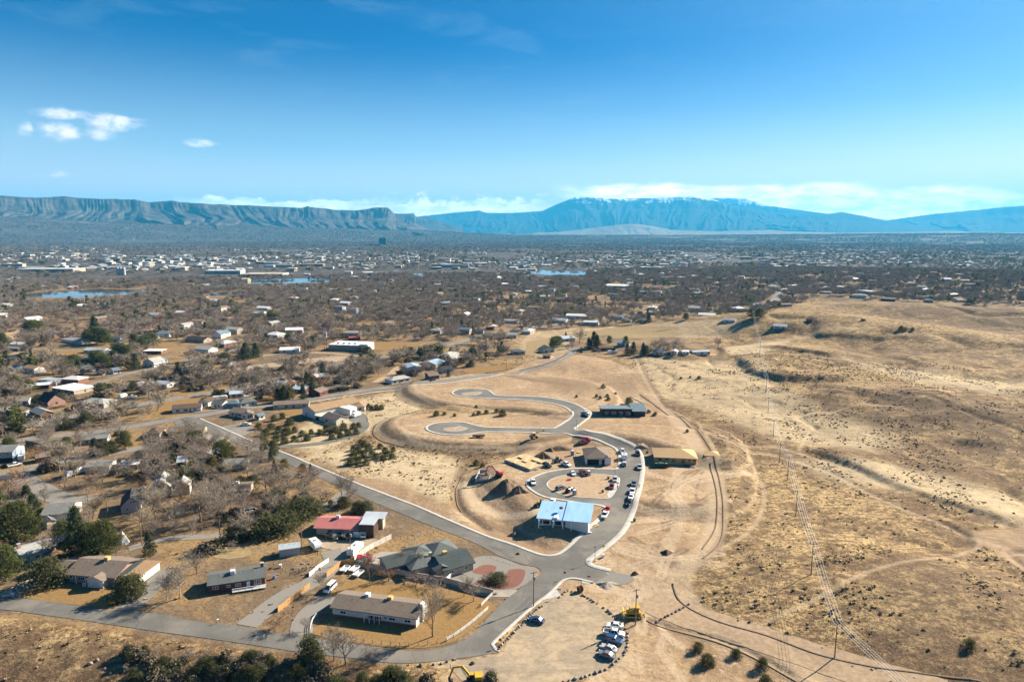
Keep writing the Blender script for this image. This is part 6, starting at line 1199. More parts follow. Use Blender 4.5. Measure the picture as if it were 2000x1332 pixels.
# ------------------------------------------------------------------ trailers, machines and building site things
def heading(a, b):
    A, B = P3([a, b]); c = (A + B) / 2; return c, math.atan2(B[1] - A[1], B[0] - A[0])
def wheels(root, xs, w, r=.36):
    for x in xs:
        for s in (-1, 1):
            t = MB(); t.tube((x, s * (w - .2), r), (x, s * w, r), r, r, RUBBER, 12); t.build('wheel', root)
def camper(a, b, L, label, body=C_WHITE, H=2.7, nose=True):
    c, yaw = heading(a, b); o = empty('travel_trailer', (c[0], c[1], GZ(c[0], c[1])[0] + .05), yaw); m = MB(); w = 1.2
    prof = [(-L / 2, .55), (-L / 2 - .05, 1.6), (-L / 2 + .2, H - .15), (-L / 2 + .5, H), (L / 2 - .8, H), (L / 2 - .2, H - .4), (L / 2 + .1, 1.5), (L / 2, .6)]
    m.loft([[(x, -w, z) for x, z in prof], [(x, w, z) for x, z in prof]], body); m.build('body', o)
    for x in (-L * .3, 0, L * .28): put_window(o, (x - .4, -w - .003, 1.4), (1, 0, 0), .9, .6)
    put_window(o, (L * .12, -w - .003, .7), (1, 0, 0), .7, 1.6, name='door', pane=GREYP); g = MB(); g.bar((L / 2, -.5, .5), (L / 2 + 1.1, 0, .45), .1, .1, BLACKM).bar((L / 2, .5, .5), (L / 2 + 1.1, 0, .45), .1, .1, BLACKM); g.build('tow_bar', o); r = MB(); r.box(-.5, .5, -.4, .4, H, H + .25, GREYP); r.build('roof_unit', o)
    wheels(o, (-.5, .4), w); tag(o, label, 'trailer'); return o
camper((608, 1062), (624, 1078), 6.2, 'white camper trailer parked before the wire fence'); camper((134, 931), (157, 924), 7.5, 'white travel trailer before the manufactured house'); camper((1219, 900), (1219, 893), 4.6, 'white box trailer parked between pickup and silver SUV', H=2.6)
camper((40, 905), (46, 892), 5.5, 'white enclosed trailer in front of a low brick shed', H=2.9); camper((684, 1088), (704, 1070), 7.2, 'long white enclosed trailer beside the white vinyl fence', H=2.7); camper((700, 1099), (722, 1098), 4.8, 'small camper with red lower sides behind the block wall', C_RED, 2.3); camper((419, 782), (440, 780), 9., 'white mobile trailer home beside the highway', H=2.6); camper((692, 815), (700, 812), 6, 'pale trailer on the loop driveway')
camper((1188, 691), (1204, 690), 9., 'white trailer home by the dark brown house', H=2.6); camper((236, 778), (244, 776), 5, 'white box trailer behind the highway trees')
def utility_trailer(a, b, label, load=None):
    c, yaw = heading(a, b); o = empty('utility_trailer', (c[0], c[1], GZ(c[0], c[1])[0] + .05), yaw); m = MB(); m.box(-1.8, 1.8, -.95, .95, .5, .6, METAL); m.build('bed', o); r = MB()
    for s in (-1, 1): r.box(-1.8, 1.8, s * .95 - .03, s * .95 + .03, .6, .95, C_WHITE)
    r.box(-1.83, -1.77, -.95, .95, .6, .95, C_WHITE).box(1.77, 1.83, -.95, .95, .6, .95, C_WHITE); r.build('side_rail', o); wheels(o, (-.2,), 1.15, .33); g = MB(); g.bar((1.8, -.4, .5), (3, 0, .5), .08, .08, BLACKM).bar((1.8, .4, .5), (3, 0, .5), .08, .08, BLACKM); g.build('tow_bar', o)
    tag(o, label, 'trailer', 'trailers stored behind the board fence')
utility_trailer((668, 1120), (680, 1108), 'white utility trailer against the orange board fence'); utility_trailer((684, 1120), (700, 1108), 'second utility trailer from the orange board fence'); utility_trailer((694, 1128), (706, 1118), 'third utility trailer, out on the gravel behind the block wall')
def bulldozer(px, yaw, label):
    g = P3([px])[0]; o = empty('bulldozer', (g[0], g[1], g[2] + .05), yaw)
    for s in (-1, 1):
        t = MB(); prof = [(-1.9, .45), (-1.6, .05), (1.5, .05), (2.0, .5), (1.7, .95), (-1.5, 1.0)]; t.loft([[(x, s * 1.25 - .28, z) for x, z in prof], [(x, s * 1.25 + .28, z) for x, z in prof]], BLACKM); tr = t.build('track', o)
        for x in (-1.3, -.5, .3, 1.1): w = MB(); w.tube((x, s * 1.25 - .3, .42), (x, s * 1.25 + .3, .42), .3, .3, YELLOW, 10); w.build('roller', tr)
    b = MB(); b.box(-1.8, 2.1, -.85, .85, .7, 1.5, YELLOW).box(.3, 2.2, -.65, .65, 1.5, 2.15, YELLOW, (.35, 2.1, -.55, .55)); b.build('body', o); b = MB(); b.tube((1.3, .3, 2.1), (1.3, .3, 2.9), .08, .08, BLACKM); b.build('exhaust_pipe', o)
    c = MB(); c.box(-1.3, .2, -.75, .75, 1.5, 2.8, GLASSC, (-1.2, .1, -.68, .68)); c.build('cab_glass', o); c = MB(); c.box(-1.45, .35, -.9, .9, 2.8, 2.95, YELLOW); c.build('cab_roof', o)
    b = MB(); R_ = [(2.75 + .35 * (abs(t - .5) * 2) ** 2, t) for t in np.linspace(0, 1, 6)]; b.loft([[(x, y, .05 + t * 1.5) for x, t in R_] + [(x - .12, y, .05 + t * 1.5) for x, t in R_[::-1]] for y in (-2.1, 2.1)], YELLOW); b.build('blade', o)
    for s in (-1, 1): a = MB(); a.bar((-.3, s * 1.6, .6), (2.75, s * 1.5, .5), .16, .25, YELLOW); a.build('push_arm', o)
    r = MB(); r.box(-2.8, -2.4, -.9, .9, .7, 1.3, YELLOW); [r.bar((-2.6, y, .9), (-2.9, y, .1), .12, .2, BLACKM) for y in (-.7, 0, .7)]; r.build('ripper', o); tag(o, label, 'bulldozer'); return o
bulldozer((1238, 1203), R(175), 'yellow bulldozer parked at the upper edge of the gravel lot'); landmark('the yellow bulldozer', *PG([(1238, 1203)])[0])
def excavator(px, yaw, paint, label, boom=(1.5, .2), sc=1.):
    g = P3([px])[0]; o = empty('excavator', (g[0], g[1], g[2] + .05), yaw); o.scale = (sc,) * 3
    for s in (-1, 1): t = MB(); prof = [(-1.7, .4), (-1.4, .05), (1.4, .05), (1.7, .4), (1.4, .8), (-1.4, .8)]; t.loft([[(x, s * 1.1 - .25, z) for x, z in prof], [(x, s * 1.1 + .25, z) for x, z in prof]], BLACKM); t.build('track', o)
    b = MB(); b.box(-1.9, 1.2, -1.2, 1.2, .95, 1.35, BLACKM).box(-2.1, -.2, -1.2, 1.2, 1.35, 2.1, paint, (-2.0, -.3, -1.1, 1.1)).box(-.2, 1.2, -1.2, -.3, 1.35, 1.7, paint); b.build('body', o)
    c = MB(); c.box(-.1, 1.2, .25, 1.15, 1.35, 2.75, GLASSC, (0, 1.0, .3, 1.1)); c.build('cab_glass', o); c = MB(); c.box(-.05, 1.1, .22, 1.18, 2.75, 2.88, paint); c.build('cab_roof', o)
    a = MB(); a.bar((.8, -.2, 1.6), (2.7, -.2, 4.3), .4, .5, paint).bar((2.6, -.2, 4.3), (4.6, -.2, 4.2), .35, .42, paint); a.build('boom', o); a = MB(); a.bar((4.6, -.2, 4.4), (5.6, -.2, 1.7), .28, .38, paint); a.build('stick', o)
    a = MB(); a.bar((1.6, -.2, 1.6), (3.0, -.2, 3.9), .14, .14, METAL).bar((3.2, -.2, 4.7), (4.9, -.2, 4.8), .12, .12, METAL); a.build('hydraulic_ram', o)
    k = MB(); k.loft([[(5.5, y, 1.8), (6.0, y, 1.3), (5.7, y, .6), (5.1, y, .5), (4.8, y, .9), (5.3, y, 1.0)] for y in (-.75, .35)], BLACKM); k.build('bucket', o); tag(o, label, 'excavator'); return o
excavator((974, 931), R(168), RED, 'red excavator reaching over the soil heap by the concrete basement'); excavator((925, 1333), R(185), YELLOW, 'yellow excavator at the near edge of the gravel lot')
def loader(px, yaw, label, paint=YELLOW, tele=False):
    g = P3([px])[0]; o = empty('telehandler' if tele else 'wheel_loader', (g[0], g[1], g[2] + .05), yaw); b = MB(); b.box(-2.3, -.2, -.8, .8, .7, 1.6, paint).box(-.2, 1.4, -.6, .6, .6, 1.1, paint); b.build('body', o); c = MB(); c.box(-.5, .6, -.65, .65, 1.3, 2.6, GLASSC, (-.45, .45, -.6, .6)); c.build('cab_glass', o); c = MB(); c.box(-.6, .6, -.72, .72, 2.6, 2.72, paint); c.build('cab_roof', o); wheels(o, (-1.5, 1.2), 1.15, .62)
    a = MB()
    if tele: a.bar((-2.2, .9, 1.6), (5.2, .9, 3.4), .35, .4, YELLOW)
    else: [a.bar((.3, s * .6, 1.3), (2.3, s * .6, .6), .2, .3, paint) for s in (-1, 1)]
    a.build('arm', o); k = MB()
    if tele: k.box(5.1, 5.25, .4, 1.5, 2.9, 3.7, BLACKM); [k.box(5.25, 6.3, y, y + .12, 2.95, 3.03, BLACKM) for y in (.5, 1.2)]
    else: k.loft([[(2.3, y, 1.1), (2.3, y, .2), (3.1, y, .1), (3.2, y, .2), (2.5, y, .5)] for y in (-1.2, 1.2)], BLACKM)
    k.build('fork' if tele else 'bucket', o); tag(o, label, 'telehandler' if tele else 'loader'); return o
loader((1058, 988), R(200), 'yellow-green wheel loader on the dirt beside the blue roofed new house', SAGE if False else M('olive_machine_paint', (.22, .20, .07), rough=.5, var=.2)); loader((1043, 856), R(15), 'tan telehandler with raised boom beside the street', LUMBER, True); loader((1088, 903), R(30), 'dark skid loader beside the black SUV above the loop', C_GREY)
def flatbed(px, label):
    g = P3([px])[0]; o = empty('equipment_trailer', tuple(g), R(4)); b = MB(); b.box(-3.2, 3.2, -1.1, 1.1, .7, .9, W_BROWN); b.build('bed', o); wheels(o, (-.7, .2), 1.2, .38); l = MB()
    for k in range(5): l.tube((-2.9, -.8 + k * .4, 1.1 + .1 * (k % 2)), (2.9, -.8 + k * .4, 1.1 + .1 * (k % 2)), .19, .19, M('rusty_pipe', (.24, .12, .07), var=.3), 7)
    l.build('pipe_load', o); tag(o, label, 'trailer')
flatbed((935, 854), 'equipment trailer loaded with rusty pipes below the lower turning head')
def toilet(px, m, label):
    g = P3([px])[0]; o = empty('portable_toilet', tuple(g), R(20)); b = MB(); b.box(-.6, .6, -.6, .6, .05, 2.1, m); b.build('cabin', o); b = MB(); b.box(-.66, .66, -.66, .66, 2.1, 2.35, TRIM, (-.5, .5, -.5, .5)); b.build('roof', o); b = MB(); b.box(-.42, .42, -.64, -.603, .2, 1.95, GREYP); b.build('door', o); tag(o, label, 'portable toilet')
toilet((1150, 929), GREYP, 'grey portable toilet at the far kerb of the loop island'); toilet((1122, 967), TARP, 'blue portable toilet at the near kerb of the loop island'); toilet((1118, 889), TARP, 'dark blue portable toilet left of the new white garage house')
def dumpster():
    c, yaw = heading((1280, 911), (1304, 911)); o = empty('dumpster', tuple(P3([(1292, 911)])[0]), yaw); b = MB(); L, w = 3.4, 1.15
    for s in (-1, 1): b.box(-L, L, s * w - .04, s * w + .04, .15, 1.75, GREENP)
    b.box(-L - .04, -L + .04, -w, w, .15, 1.75, GREENP).box(L - .04, L + .04, -w, w, .15, 1.75, GREENP).box(-L, L, -w, w, .1, .2, GREENP); b.build('bin', o); r = MB()
    for k in range(8): x = -L + .4 + k * .86; r.box(x - .06, x + .06, -w - .12, -w - .04, .15, 1.75, GREENP)
    r.box(-L - .08, L + .08, -w - .1, -w + .06, 1.751, 1.87, GREENP).box(-L - .08, L + .08, w - .06, w + .1, 1.751, 1.87, GREENP); r.build('rib', o); t = MB(); rs = random.Random(3)
    for k in range(26): x, y = rs.uniform(-3, 3), rs.uniform(-.9, .9); t.bar((x, y, 1.2 + rs.random() * .5), (x + rs.uniform(-1, 1), y + rs.uniform(-.3, .3), 1.4 + rs.random() * .5), .2, .08, rs.choice([LUMBER, W_OSB, TRIM])); 
    t.build('scrap_wood', o); tag(o, 'dark green dumpster full of scrap before the raw board frame', 'dumpster')
dumpster()
def foundation():
    A, B, C = P3([(928, 943), (985, 935), (1012, 918)]); o = empty('concrete_basement', tuple(A), math.atan2(B[1] - A[1], B[0] - A[0])); L = np.hypot(*(B - A)[:2]); D = 11.; b = MB(); t = .25; h = 2.0
    for i, (x0, x1, y0, y1) in enumerate(((0, L, 0, t), (0, L, D, D + t), (0, t, t, D), (L - t, L, t, D), (L * .45, L * .45 + t, t, D), (t, L * .45, D * .5, D * .5 + t))): w = MB(); w.box(x0, x1, y0, y1, -1.2, h, CONCRETE); w.build('wall', o)
    b.box(t, L - t, t, D, -.15, -.02, CONC_D); b.build('slab', o); tag(o, 'grey concrete basement walls of a house being started', 'foundation')
    A, B, C = P3([(985, 903), (1035, 921), (1052, 905)]); o = empty('floor_deck', (A[0], A[1], A[2]), math.atan2(B[1] - A[1], B[0] - A[0])); L = np.hypot(*(B - A)[:2]); D = 12.5
    w = MB(); w.box(0, L, 0, .25, -1, 1.5, CONCRETE).box(0, L, D - .25, D, -1, 1.5, CONCRETE).box(0, .25, .25, D - .25, -1, 1.5, CONCRETE).box(L - .25, L, .25, D - .25, -1, 1.5, CONCRETE); w.build('wall', o)
    n = 10
    for i in range(n):
        for j in range(5): s = MB(); x = L * i / n; y = D * j / 5; s.box(x + .02, x + L / n - .02, y + .02, y + D / 5 - .02, 1.502, 1.53 + .01 * ((i + j) % 2), W_OSB if (i + j) % 3 else LUMBER); s.build('floor_panel', o)
    rs = random.Random(5)
    for k in range(5): q = MB(); x, y = rs.uniform(2, L - 4), rs.uniform(2, D - 2); q.box(x, x + 3, y, y + 1, 1.55, 1.55 + rs.uniform(.2, .6), LUMBER); q.build('lumber_stack', o)
    tag(o, 'fresh plywood floor deck on new foundation walls', 'floor deck'); landmark('the plywood floor deck', *A[:2])
foundation()
def heap(px, r, h, m, label, seed=0, cat='soil heap', name='soil_heap', el=1., yaw=0.):
    g = P3([px])[0]; n, k = 26, 9; V = []; rs = random.Random(seed)
    for i in range(k):
        t = i / (k - 1)
        for j in range(n):
            a = 6.2832 * j / n; rr = r * t * (1 + .22 * math.sin(3 * a + seed) + .12 * math.sin(7 * a + seed * 2) + rs.uniform(-.08, .08)); z = h * (math.cos(t * math.pi) * .5 + .5) * (1 + rs.uniform(-.22, .22)) - .3 * t
            x, y = rr * el * math.cos(a), rr * math.sin(a); x, y = x * math.cos(yaw) - y * math.sin(yaw), x * math.sin(yaw) + y * math.cos(yaw); V.append((g[0] + x, g[1] + y, GZ(g[0] + x, g[1] + y)[0] + z))
    F = [(i * n + j, i * n + (j + 1) % n, (i + 1) * n + (j + 1) % n, (i + 1) * n + j) for i in range(k - 1) for j in range(n)]
    o = add(name, mesh_np(name, V, F, [m], True)); tag(o, label, cat, 'soil heaps on the building site' if cat == 'soil heap' else None); return o
DKSOIL = M('damp_dark_soil', (.13, .08, .05), var=.35, scale=.8)
for a in (((990, 952), 5.5, 3.2, SOILH, 'large brown soil heap under the red excavator', 1, 1.5, .5), ((1012, 960), 4, 2.2, SOILH, 'brown soil heap next to the loop bend', 2, 1.2, 0.), ((1060, 893), 4.5, 2.4, SOILH, 'brown soil heap behind the plywood deck', 3, 1.3, 0.), ((1092, 877), 4.5, 1.4, DKSOIL, 'long dark soil heap above the dirt yard', 4, 2.0, .2), ((1075, 880), 2.5, 1.2, DKSOIL, 'low dark soil heap joining the long dark one', 5, 1.3, 0.),
          ((935, 938), 3, 1.6, SOILH, 'small brown heap before the concrete basement', 6, 1.4, 0.), ((1302, 1080), 2.2, 1.1, DKSOIL, 'round dark mound alone on the graded dirt', 7, 1.2, 0.), ((1240, 1121), 1.4, .9, DKSOIL, 'small dark mound beside the grey gravel apron', 8, 1., 0.), ((1346, 912), 2.6, .7, SOILH, 'flat soil heap before the raw board frame', 9, 1.5, 0.), ((1250, 873), 3.5, .9, DIRTM, 'pale dirt heap right of the street bend', 10, 1.5, 0.),
          ((1012, 1052 + 30), 1.2, .6, DKSOIL, 'small dark clod heap in the house shade', 11, 1.2, 0.), ((1003, 1045), 2.2, .9, SOILH, 'brown clod heap above the lower street', 12, 1.3, .3), ((1185, 1142), 3.2, .8, CONC_D, 'washed-out concrete rubble heap near the corner', 13, 1.4, 0.)):
    heap(a[0], a[1], a[2], a[3], a[4], a[5], el=a[6], yaw=a[7])

# ------------------------------------------------------------------ boulders
def boulder_mesh(seed):
    import bmesh
    bm = bmesh.new(); bmesh.ops.create_icosphere(bm, subdivisions=2, radius=.5); rs = random.Random(seed); pl = [(Vector((rs.uniform(-1, 1), rs.uniform(-1, 1), rs.uniform(-1, 1))).normalized(), rs.uniform(.3, .44)) for _ in range(9)]
    for v in bm.verts:
        for n_, d in pl:
            t = v.co.dot(n_)
            if t > d: v.co -= n_ * (t - d)
        v.co.z *= .75
    me = bpy.data.meshes.new('boulder'); bm.to_mesh(me); bm.free(); return me
BM = []
for s_ in range(4):
    for m_ in (BOULDER, ROCKD): me = boulder_mesh(s_ + 1); me.materials.append(m_); BM.append(me)
def boulder(px, s, dark=False, adj='tan boulder', place=None, group='boulders edging the gravel lot'):
    g = P3([px])[0]; rs = random.Random(int(px[0] * 7 + px[1])); o = add('boulder', BM[rs.randrange(4) * 2 + (1 if dark else 0)]); o.location = (g[0], g[1], g[2] + s * .2); o.scale = (s * rs.uniform(.8, 1.35), s * rs.uniform(.8, 1.2), s * rs.uniform(.8, 1.1)); o.rotation_euler = (0, 0, rs.uniform(0, 6.28)); tag(o, None, 'boulder', group); ROWS.setdefault(place, []).append((o, adj)); return o
ROWS = {}
r7 = lambda L_: [(900 + x / 4.444, 1050 + y / 4.444) for x, y in L_]
for i, p in enumerate(r7([(705, 597), (682, 607), (657, 625), (640, 642), (622, 656), (607, 672), (592, 690), (576, 706), (560, 722), (542, 745), (526, 765), (505, 776), (490, 790), (475, 806), (458, 825), (440, 841), (425, 860), (410, 880), (392, 896), (375, 912), (355, 932), (341, 950), (329, 970)])): boulder(p, .75 + .3 * ((i * 7) % 3) / 2, i % 3 != 2, 'dark boulder' if i % 3 != 2 else 'tan boulder', 'in the row along the street side of the gravel lot, counted from the pole')
for i, p in enumerate(r7([(965, 467), (990, 474), (1012, 480), (1060, 500), (1080, 510), (1105, 525), (1130, 540), (1150, 555), (1185, 572), (1240, 610), (1285, 635), (1300, 655), (1325, 680), (1350, 700), (1380, 730), (1402, 752), (1425, 792), (1440, 830), (1450, 860), (1447, 888), (1445, 915), (1446, 945), (1440, 975), (1422, 995), (1415, 1018), (1378, 1050), (1352, 1072), (1320, 1100), (1295, 1122), (1255, 1145), (1215, 1160), (1170, 1175), (1120, 1190), (1085, 1205), (1050, 1215), (990, 1228), (940, 1238), (890, 1250)])): boulder(p, .7 + .45 * ((i * 5) % 4) / 3 + (.25 if i in (10, 17, 21) else 0), i % 4 == 0, 'dark boulder' if i % 4 == 0 else 'tan boulder', 'in the arc round the far side of the gravel lot, counted from the corner')
for i, p in enumerate(r7([(1700, 732), (1740, 707), (1775, 690), (1800, 677), (1835, 660), (1870, 640), (1905, 625), (1935, 605), (1980, 580)])): boulder(p, .9, True, 'dark boulder', 'in the short row across the dirt road, counted from the dozer')
for i, p in enumerate(r7([(856, 520), (885, 492), (910, 470), (925, 462)])): boulder(p, .85, False, 'tan boulder', 'in the short row by the sign, counted from the street')
for i, p in enumerate([(822, 1300), (847, 1298), (862, 1296), (873, 1292), (924, 1296)]): boulder(p, 1.2 if i in (0, 4) else .8, True, 'dark boulder', 'below the street bend, counted along the kerb', 'boulders below the street bend')
for i, p in enumerate([(175, 1297), (190, 1290), (178, 1296), (215, 1315), (270, 1300), (355, 1310), (345, 1322), (205, 1306)]): boulder(p, 1.3 if i < 3 else 1.0, False, 'pale boulder', 'on the brushy bank below the street, counted outward', 'boulders on the brushy bank')
rs = random.Random(4)
for i in range(16): boulder((845 + rs.uniform(-15, 30), 1268 - 0 + rs.uniform(0, 1)), .01) if False else None
for i in range(14): boulder((960 + i * 6.3 - 40, 1088 + i * 2.2 - 12 if i > 4 else 1072 + i * 3), .42, i % 2 == 0, 'small edging stone', 'along the lower street yard edge, counted downhill', 'edging stones')
for i in range(18): boulder((590 + rs.uniform(-8, 40), 1108 + rs.uniform(-8, 8)), rs.uniform(.5, .9), False, 'pale rubble stone', 'in the stone pile by the white fence, counted outward', 'rubble stones')
ORD = ['first', 'second', 'third', 'fourth', 'fifth', 'sixth', 'seventh', 'eighth', 'ninth', 'tenth', 'eleventh', 'twelfth', 'thirteenth', 'fourteenth', 'fifteenth', 'sixteenth', 'seventeenth', 'eighteenth', 'nineteenth', 'twentieth', 'twenty-first', 'twenty-second', 'twenty-third', 'twenty-fourth', 'twenty-fifth', 'twenty-sixth', 'twenty-seventh', 'twenty-eighth', 'twenty-ninth', 'thirtieth'] + ['thirty-' + w for w in ('first', 'second', 'third', 'fourth', 'fifth', 'sixth', 'seventh', 'eighth', 'ninth')] + ['fortieth'] + ['forty-' + w for w in ('first', 'second', 'third', 'fourth', 'fifth', 'sixth', 'seventh', 'eighth', 'ninth')] + ['fiftieth'] + ['fifty-' + w for w in ('first', 'second', 'third', 'fourth', 'fifth', 'sixth', 'seventh', 'eighth', 'ninth')] + ['sixtieth'] + ['sixty-' + w for w in ('first', 'second', 'third', 'fourth', 'fifth', 'sixth', 'seventh', 'eighth', 'ninth')] + ['seventieth'] + ['seventy-' + w for w in ('first', 'second', 'third', 'fourth', 'fifth', 'sixth', 'seventh', 'eighth', 'ninth')] + ['eightieth']
for pl_, L_ in ROWS.items():
    for i, (o, adj) in enumerate(L_): a, b = (pl_.split(', ') + [''])[:2]; o['label'] = f'{ORD[i]} {adj} {a}'

# ------------------------------------------------------------------ poles, wires, lamps, signs
def px_height(px, hpx):
    g = P3([px])[0]; u, dy, dz = pdir([px[0]], [px[1] - hpx]); t = g[1] / dy[0]; return g, CAM_Z + dz[0] * t - g[2]
def pole(px, hpx, label, arms=1, yaw=0., trans=False, m=WOODP, group='wooden utility poles', xarm=2.4):
    g, H = px_height(px, hpx); o = empty('utility_pole', tuple(g), yaw); b = MB(); b.tube((0, 0, -.5), (0, 0, H), .17, .11, m, 8); b.build('pole', o)
    for k in range(arms):
        z = H - .35 - k * 1.1; a = MB(); a.box(-xarm / 2, xarm / 2, -.06, .06, z - .07, z + .07, m); a = a.build('crossarm', o)
        for x in (-xarm * .46, -xarm * .2, xarm * .2, xarm * .46): i = MB(); i.tube((x, 0, z + .07), (x, 0, z + .28), .06, .04, GREYP, 6); i.build('insulator', a)
    if trans: t = MB(); t.tube((.4, 0, H - 2.6), (.4, 0, H - 1.6), .28, .28, GREYP, 10); t.build('transformer', o)
    tag(o, label, 'utility pole', group); return g, H, yaw
P_ = {}
for k_, (px, hp, lab, ar) in enumerate([((1630, 1284), 72, 'tall wooden pole at the dirt road edge under the power line', 1), ((1584, 1122), 62, 'wooden power line pole on the range, second out from the dirt road', 1), ((1554, 1008), 50, 'wooden power line pole, third out from the dirt road', 1), ((1538, 938), 46, 'wooden power line pole, fourth out from the dirt road', 1), ((1522, 904), 38, 'wooden power line pole, fifth out, by the worn track', 1), ((1510, 855), 34, 'wooden power line pole, sixth out from the dirt road', 1), ((1500, 806), 30, 'wooden power line pole, seventh out from the dirt road', 1), ((1496, 765), 26, 'wooden power line pole, eighth out, below the shaded bank', 1), ((1484, 690), 24, 'wooden power line pole on the hill shoulder', 1), ((1470, 628), 22, 'wooden power line pole at the edge of the trees', 1)]):
    P_[k_] = pole(px, hp, lab, ar, yaw=R(-8), group='poles of the power line over the range')
WIREM = M('bright_aluminium_wire', (.85, .84, .8), rough=.4, spec=.6, var=0); WIRED = M('dark_wire', (.05, .05, .05), var=0)
def wire(a, b, sag, r, m, label=None):
    n = 14; pts = []
    for k in range(n + 1): t = k / n; p = Vector(a).lerp(Vector(b), t); p.z -= sag * 4 * t * (1 - t); pts.append(p)
    w = MB()
    for k in range(n): w.tube(pts[k], pts[k + 1], r, r, m, 3, cap=False)
    o = w.build('power_line', recalc=False); return o
wl = ['first', 'second', 'third', 'fourth']
seq = [(Vector((P_[0][0][0] + 9, P_[0][0][1] - 62, P_[0][0][2] + P_[0][1] + 2)))] + [Vector((P_[k][0][0], P_[k][0][1], P_[k][0][2] + P_[k][1])) for k in range(10)]
for j, off in enumerate((-1.1, -.35, .5, 1.2)):
    mb = MB(); r0 = .03
    for a, b in zip(seq[:-1], seq[1:]):
        A = a + Vector((off, 0, -.1)); B = b + Vector((off, 0, -.1)); n = 12; pr = A
        for k in range(1, n + 1):
            t = k / n; p = A.lerp(B, t); p.z -= (B - A).length * .02 * 4 * t * (1 - t); mb.tube(pr, p, r0, r0, WIREM, 3, cap=False); pr = p
    o = mb.build('power_cable', recalc=False); tag(o, f'{wl[j]} bright power cable from the town side strung over the range', 'cable', 'power cables over the range')
for px, hp, lab in [((1042, 1184), 68, 'tall wooden pole on the boulder strip beside the gravel lot'), ((1241, 1220), 70, 'tall wooden pole in front of the yellow bulldozer'), ((685, 1096), 62, 'wooden pole by the long white trailer'), ((431, 1062), 54, 'wooden pole at the end of the garden lane'), ((211, 1008), 42, 'wooden pole left of the lavender gabled house'), ((172, 982), 40, 'wooden pole on the verge above the lavender house'), ((127, 952), 42, 'wooden pole beside the white travel trailer'), ((78, 921), 38, 'wooden pole beside the white enclosed trailer'), ((277, 1065), 60, 'thin wooden pole among small leafless trees'),
                    ((202, 838), 34, 'wooden pole between the two roads, left one'), ((212, 852), 30, 'wooden pole by the curving yard fence'), ((590, 1066), 36, 'pale wooden pole beside the camper trailer'), ((46, 885), 36, 'wooden pole by the pink board fence'), ((717, 824), 24, 'light pole at the bend of the loop driveway'), ((433, 800), 30, 'wooden pole beside the green-grey roofed house'), ((505, 795), 28, 'wooden pole on the gold verge'), ((680, 757), 24, 'wooden pole beside the white roadside'), ((989, 723), 22, 'wooden pole beside the dirt slope')]:
    pole(px, hp, lab, 1 if hp > 35 else 0, yaw=R(25), trans=hp > 60, xarm=2.0)
def lamp(px, hpx, label):
    g, H = px_height(px, hpx); o = empty('street_lamp', tuple(g), R(150)); b = MB(); b.tube((0, 0, -.2), (0, 0, H), .09, .06, BLACKM, 8); b.build('pole', o); b = MB(); b.box(-.1, .55, -.14, .14, H - .05, H + .1, BLACKM); b.build('lamp_head', o); b = MB(); b.box(-.25, .25, -.25, .25, -.2, .25, CONC_D); b.build('base', o); tag(o, label, 'street lamp', 'black street lamps of the new street')
lamp((1201, 931), 19, 'black street lamp at the tip of the loop island'); lamp((1162, 1096), 28, 'black street lamp on the corner by the yellow sign'); lamp((1126, 841), 21, 'black street lamp at the upper junction')
def sign(px, hpx, kind, label, yaw=R(0)):
    g, H = px_height(px, hpx); H = max(H, 2.2); o = empty('road_sign', tuple(g), yaw); b = MB(); b.tube((0, 0, -.2), (0, 0, H), .04, .04, METAL, 6); b.build('post', o); b = MB()
    if kind == 'diamond': c = M('sign_yellow', (.75, .48, .02), var=0); b.mesh([(0, -.05, H - .6), (.55, -.05, H), (0, -.05, H + .6), (-.55, -.05, H), (0, -.08, H - .6), (.55, -.08, H), (0, -.08, H + .6), (-.55, -.08, H)], [(0, 1, 2, 3), (7, 6, 5, 4), (0, 4, 5, 1), (1, 5, 6, 2), (2, 6, 7, 3), (3, 7, 4, 0)], c)
    elif kind == 'stop':
        c = RED; V = [(.42 * math.cos(R(22.5 + 45 * k)), y, H - .1 + .42 * math.sin(R(22.5 + 45 * k))) for y in (-.05, -.08) for k in range(8)]; b.mesh(V, [tuple(range(8)), tuple(range(15, 7, -1))] + [(k, (k + 1) % 8, 8 + (k + 1) % 8, 8 + k) for k in range(8)], c)
    else: b.box(-.5, .5, -.08, -.05, H - .5, H, {'blue': TARP, 'grey': GREYP, 'red': RED}[kind])
    b.build('sign_panel', o)
    if kind == 'blue': c = MB(); c.box(-.4, .4, -.085, -.082, H - .33, H - .2, TRIM); c.build('lettering_strip', o)
    tag(o, label, 'sign')
sign((1178, 1086), 20, 'diamond', 'yellow diamond warning sign on the corner of the dirt lot'); sign((1103, 1130), 12, 'stop', 'red stop sign at the crossing facing the street'); sign((977, 1263), 13, 'stop', 'red stop sign at the tip of the boulder strip'); sign((1092, 1166), 17, 'grey', 'grey notice board between the boulders'); sign((1150, 1137), 6, 'red', 'small red marker on the concrete slab'); sign((1206, 952), 8, 'blue', 'small blue sign beside the island pad')
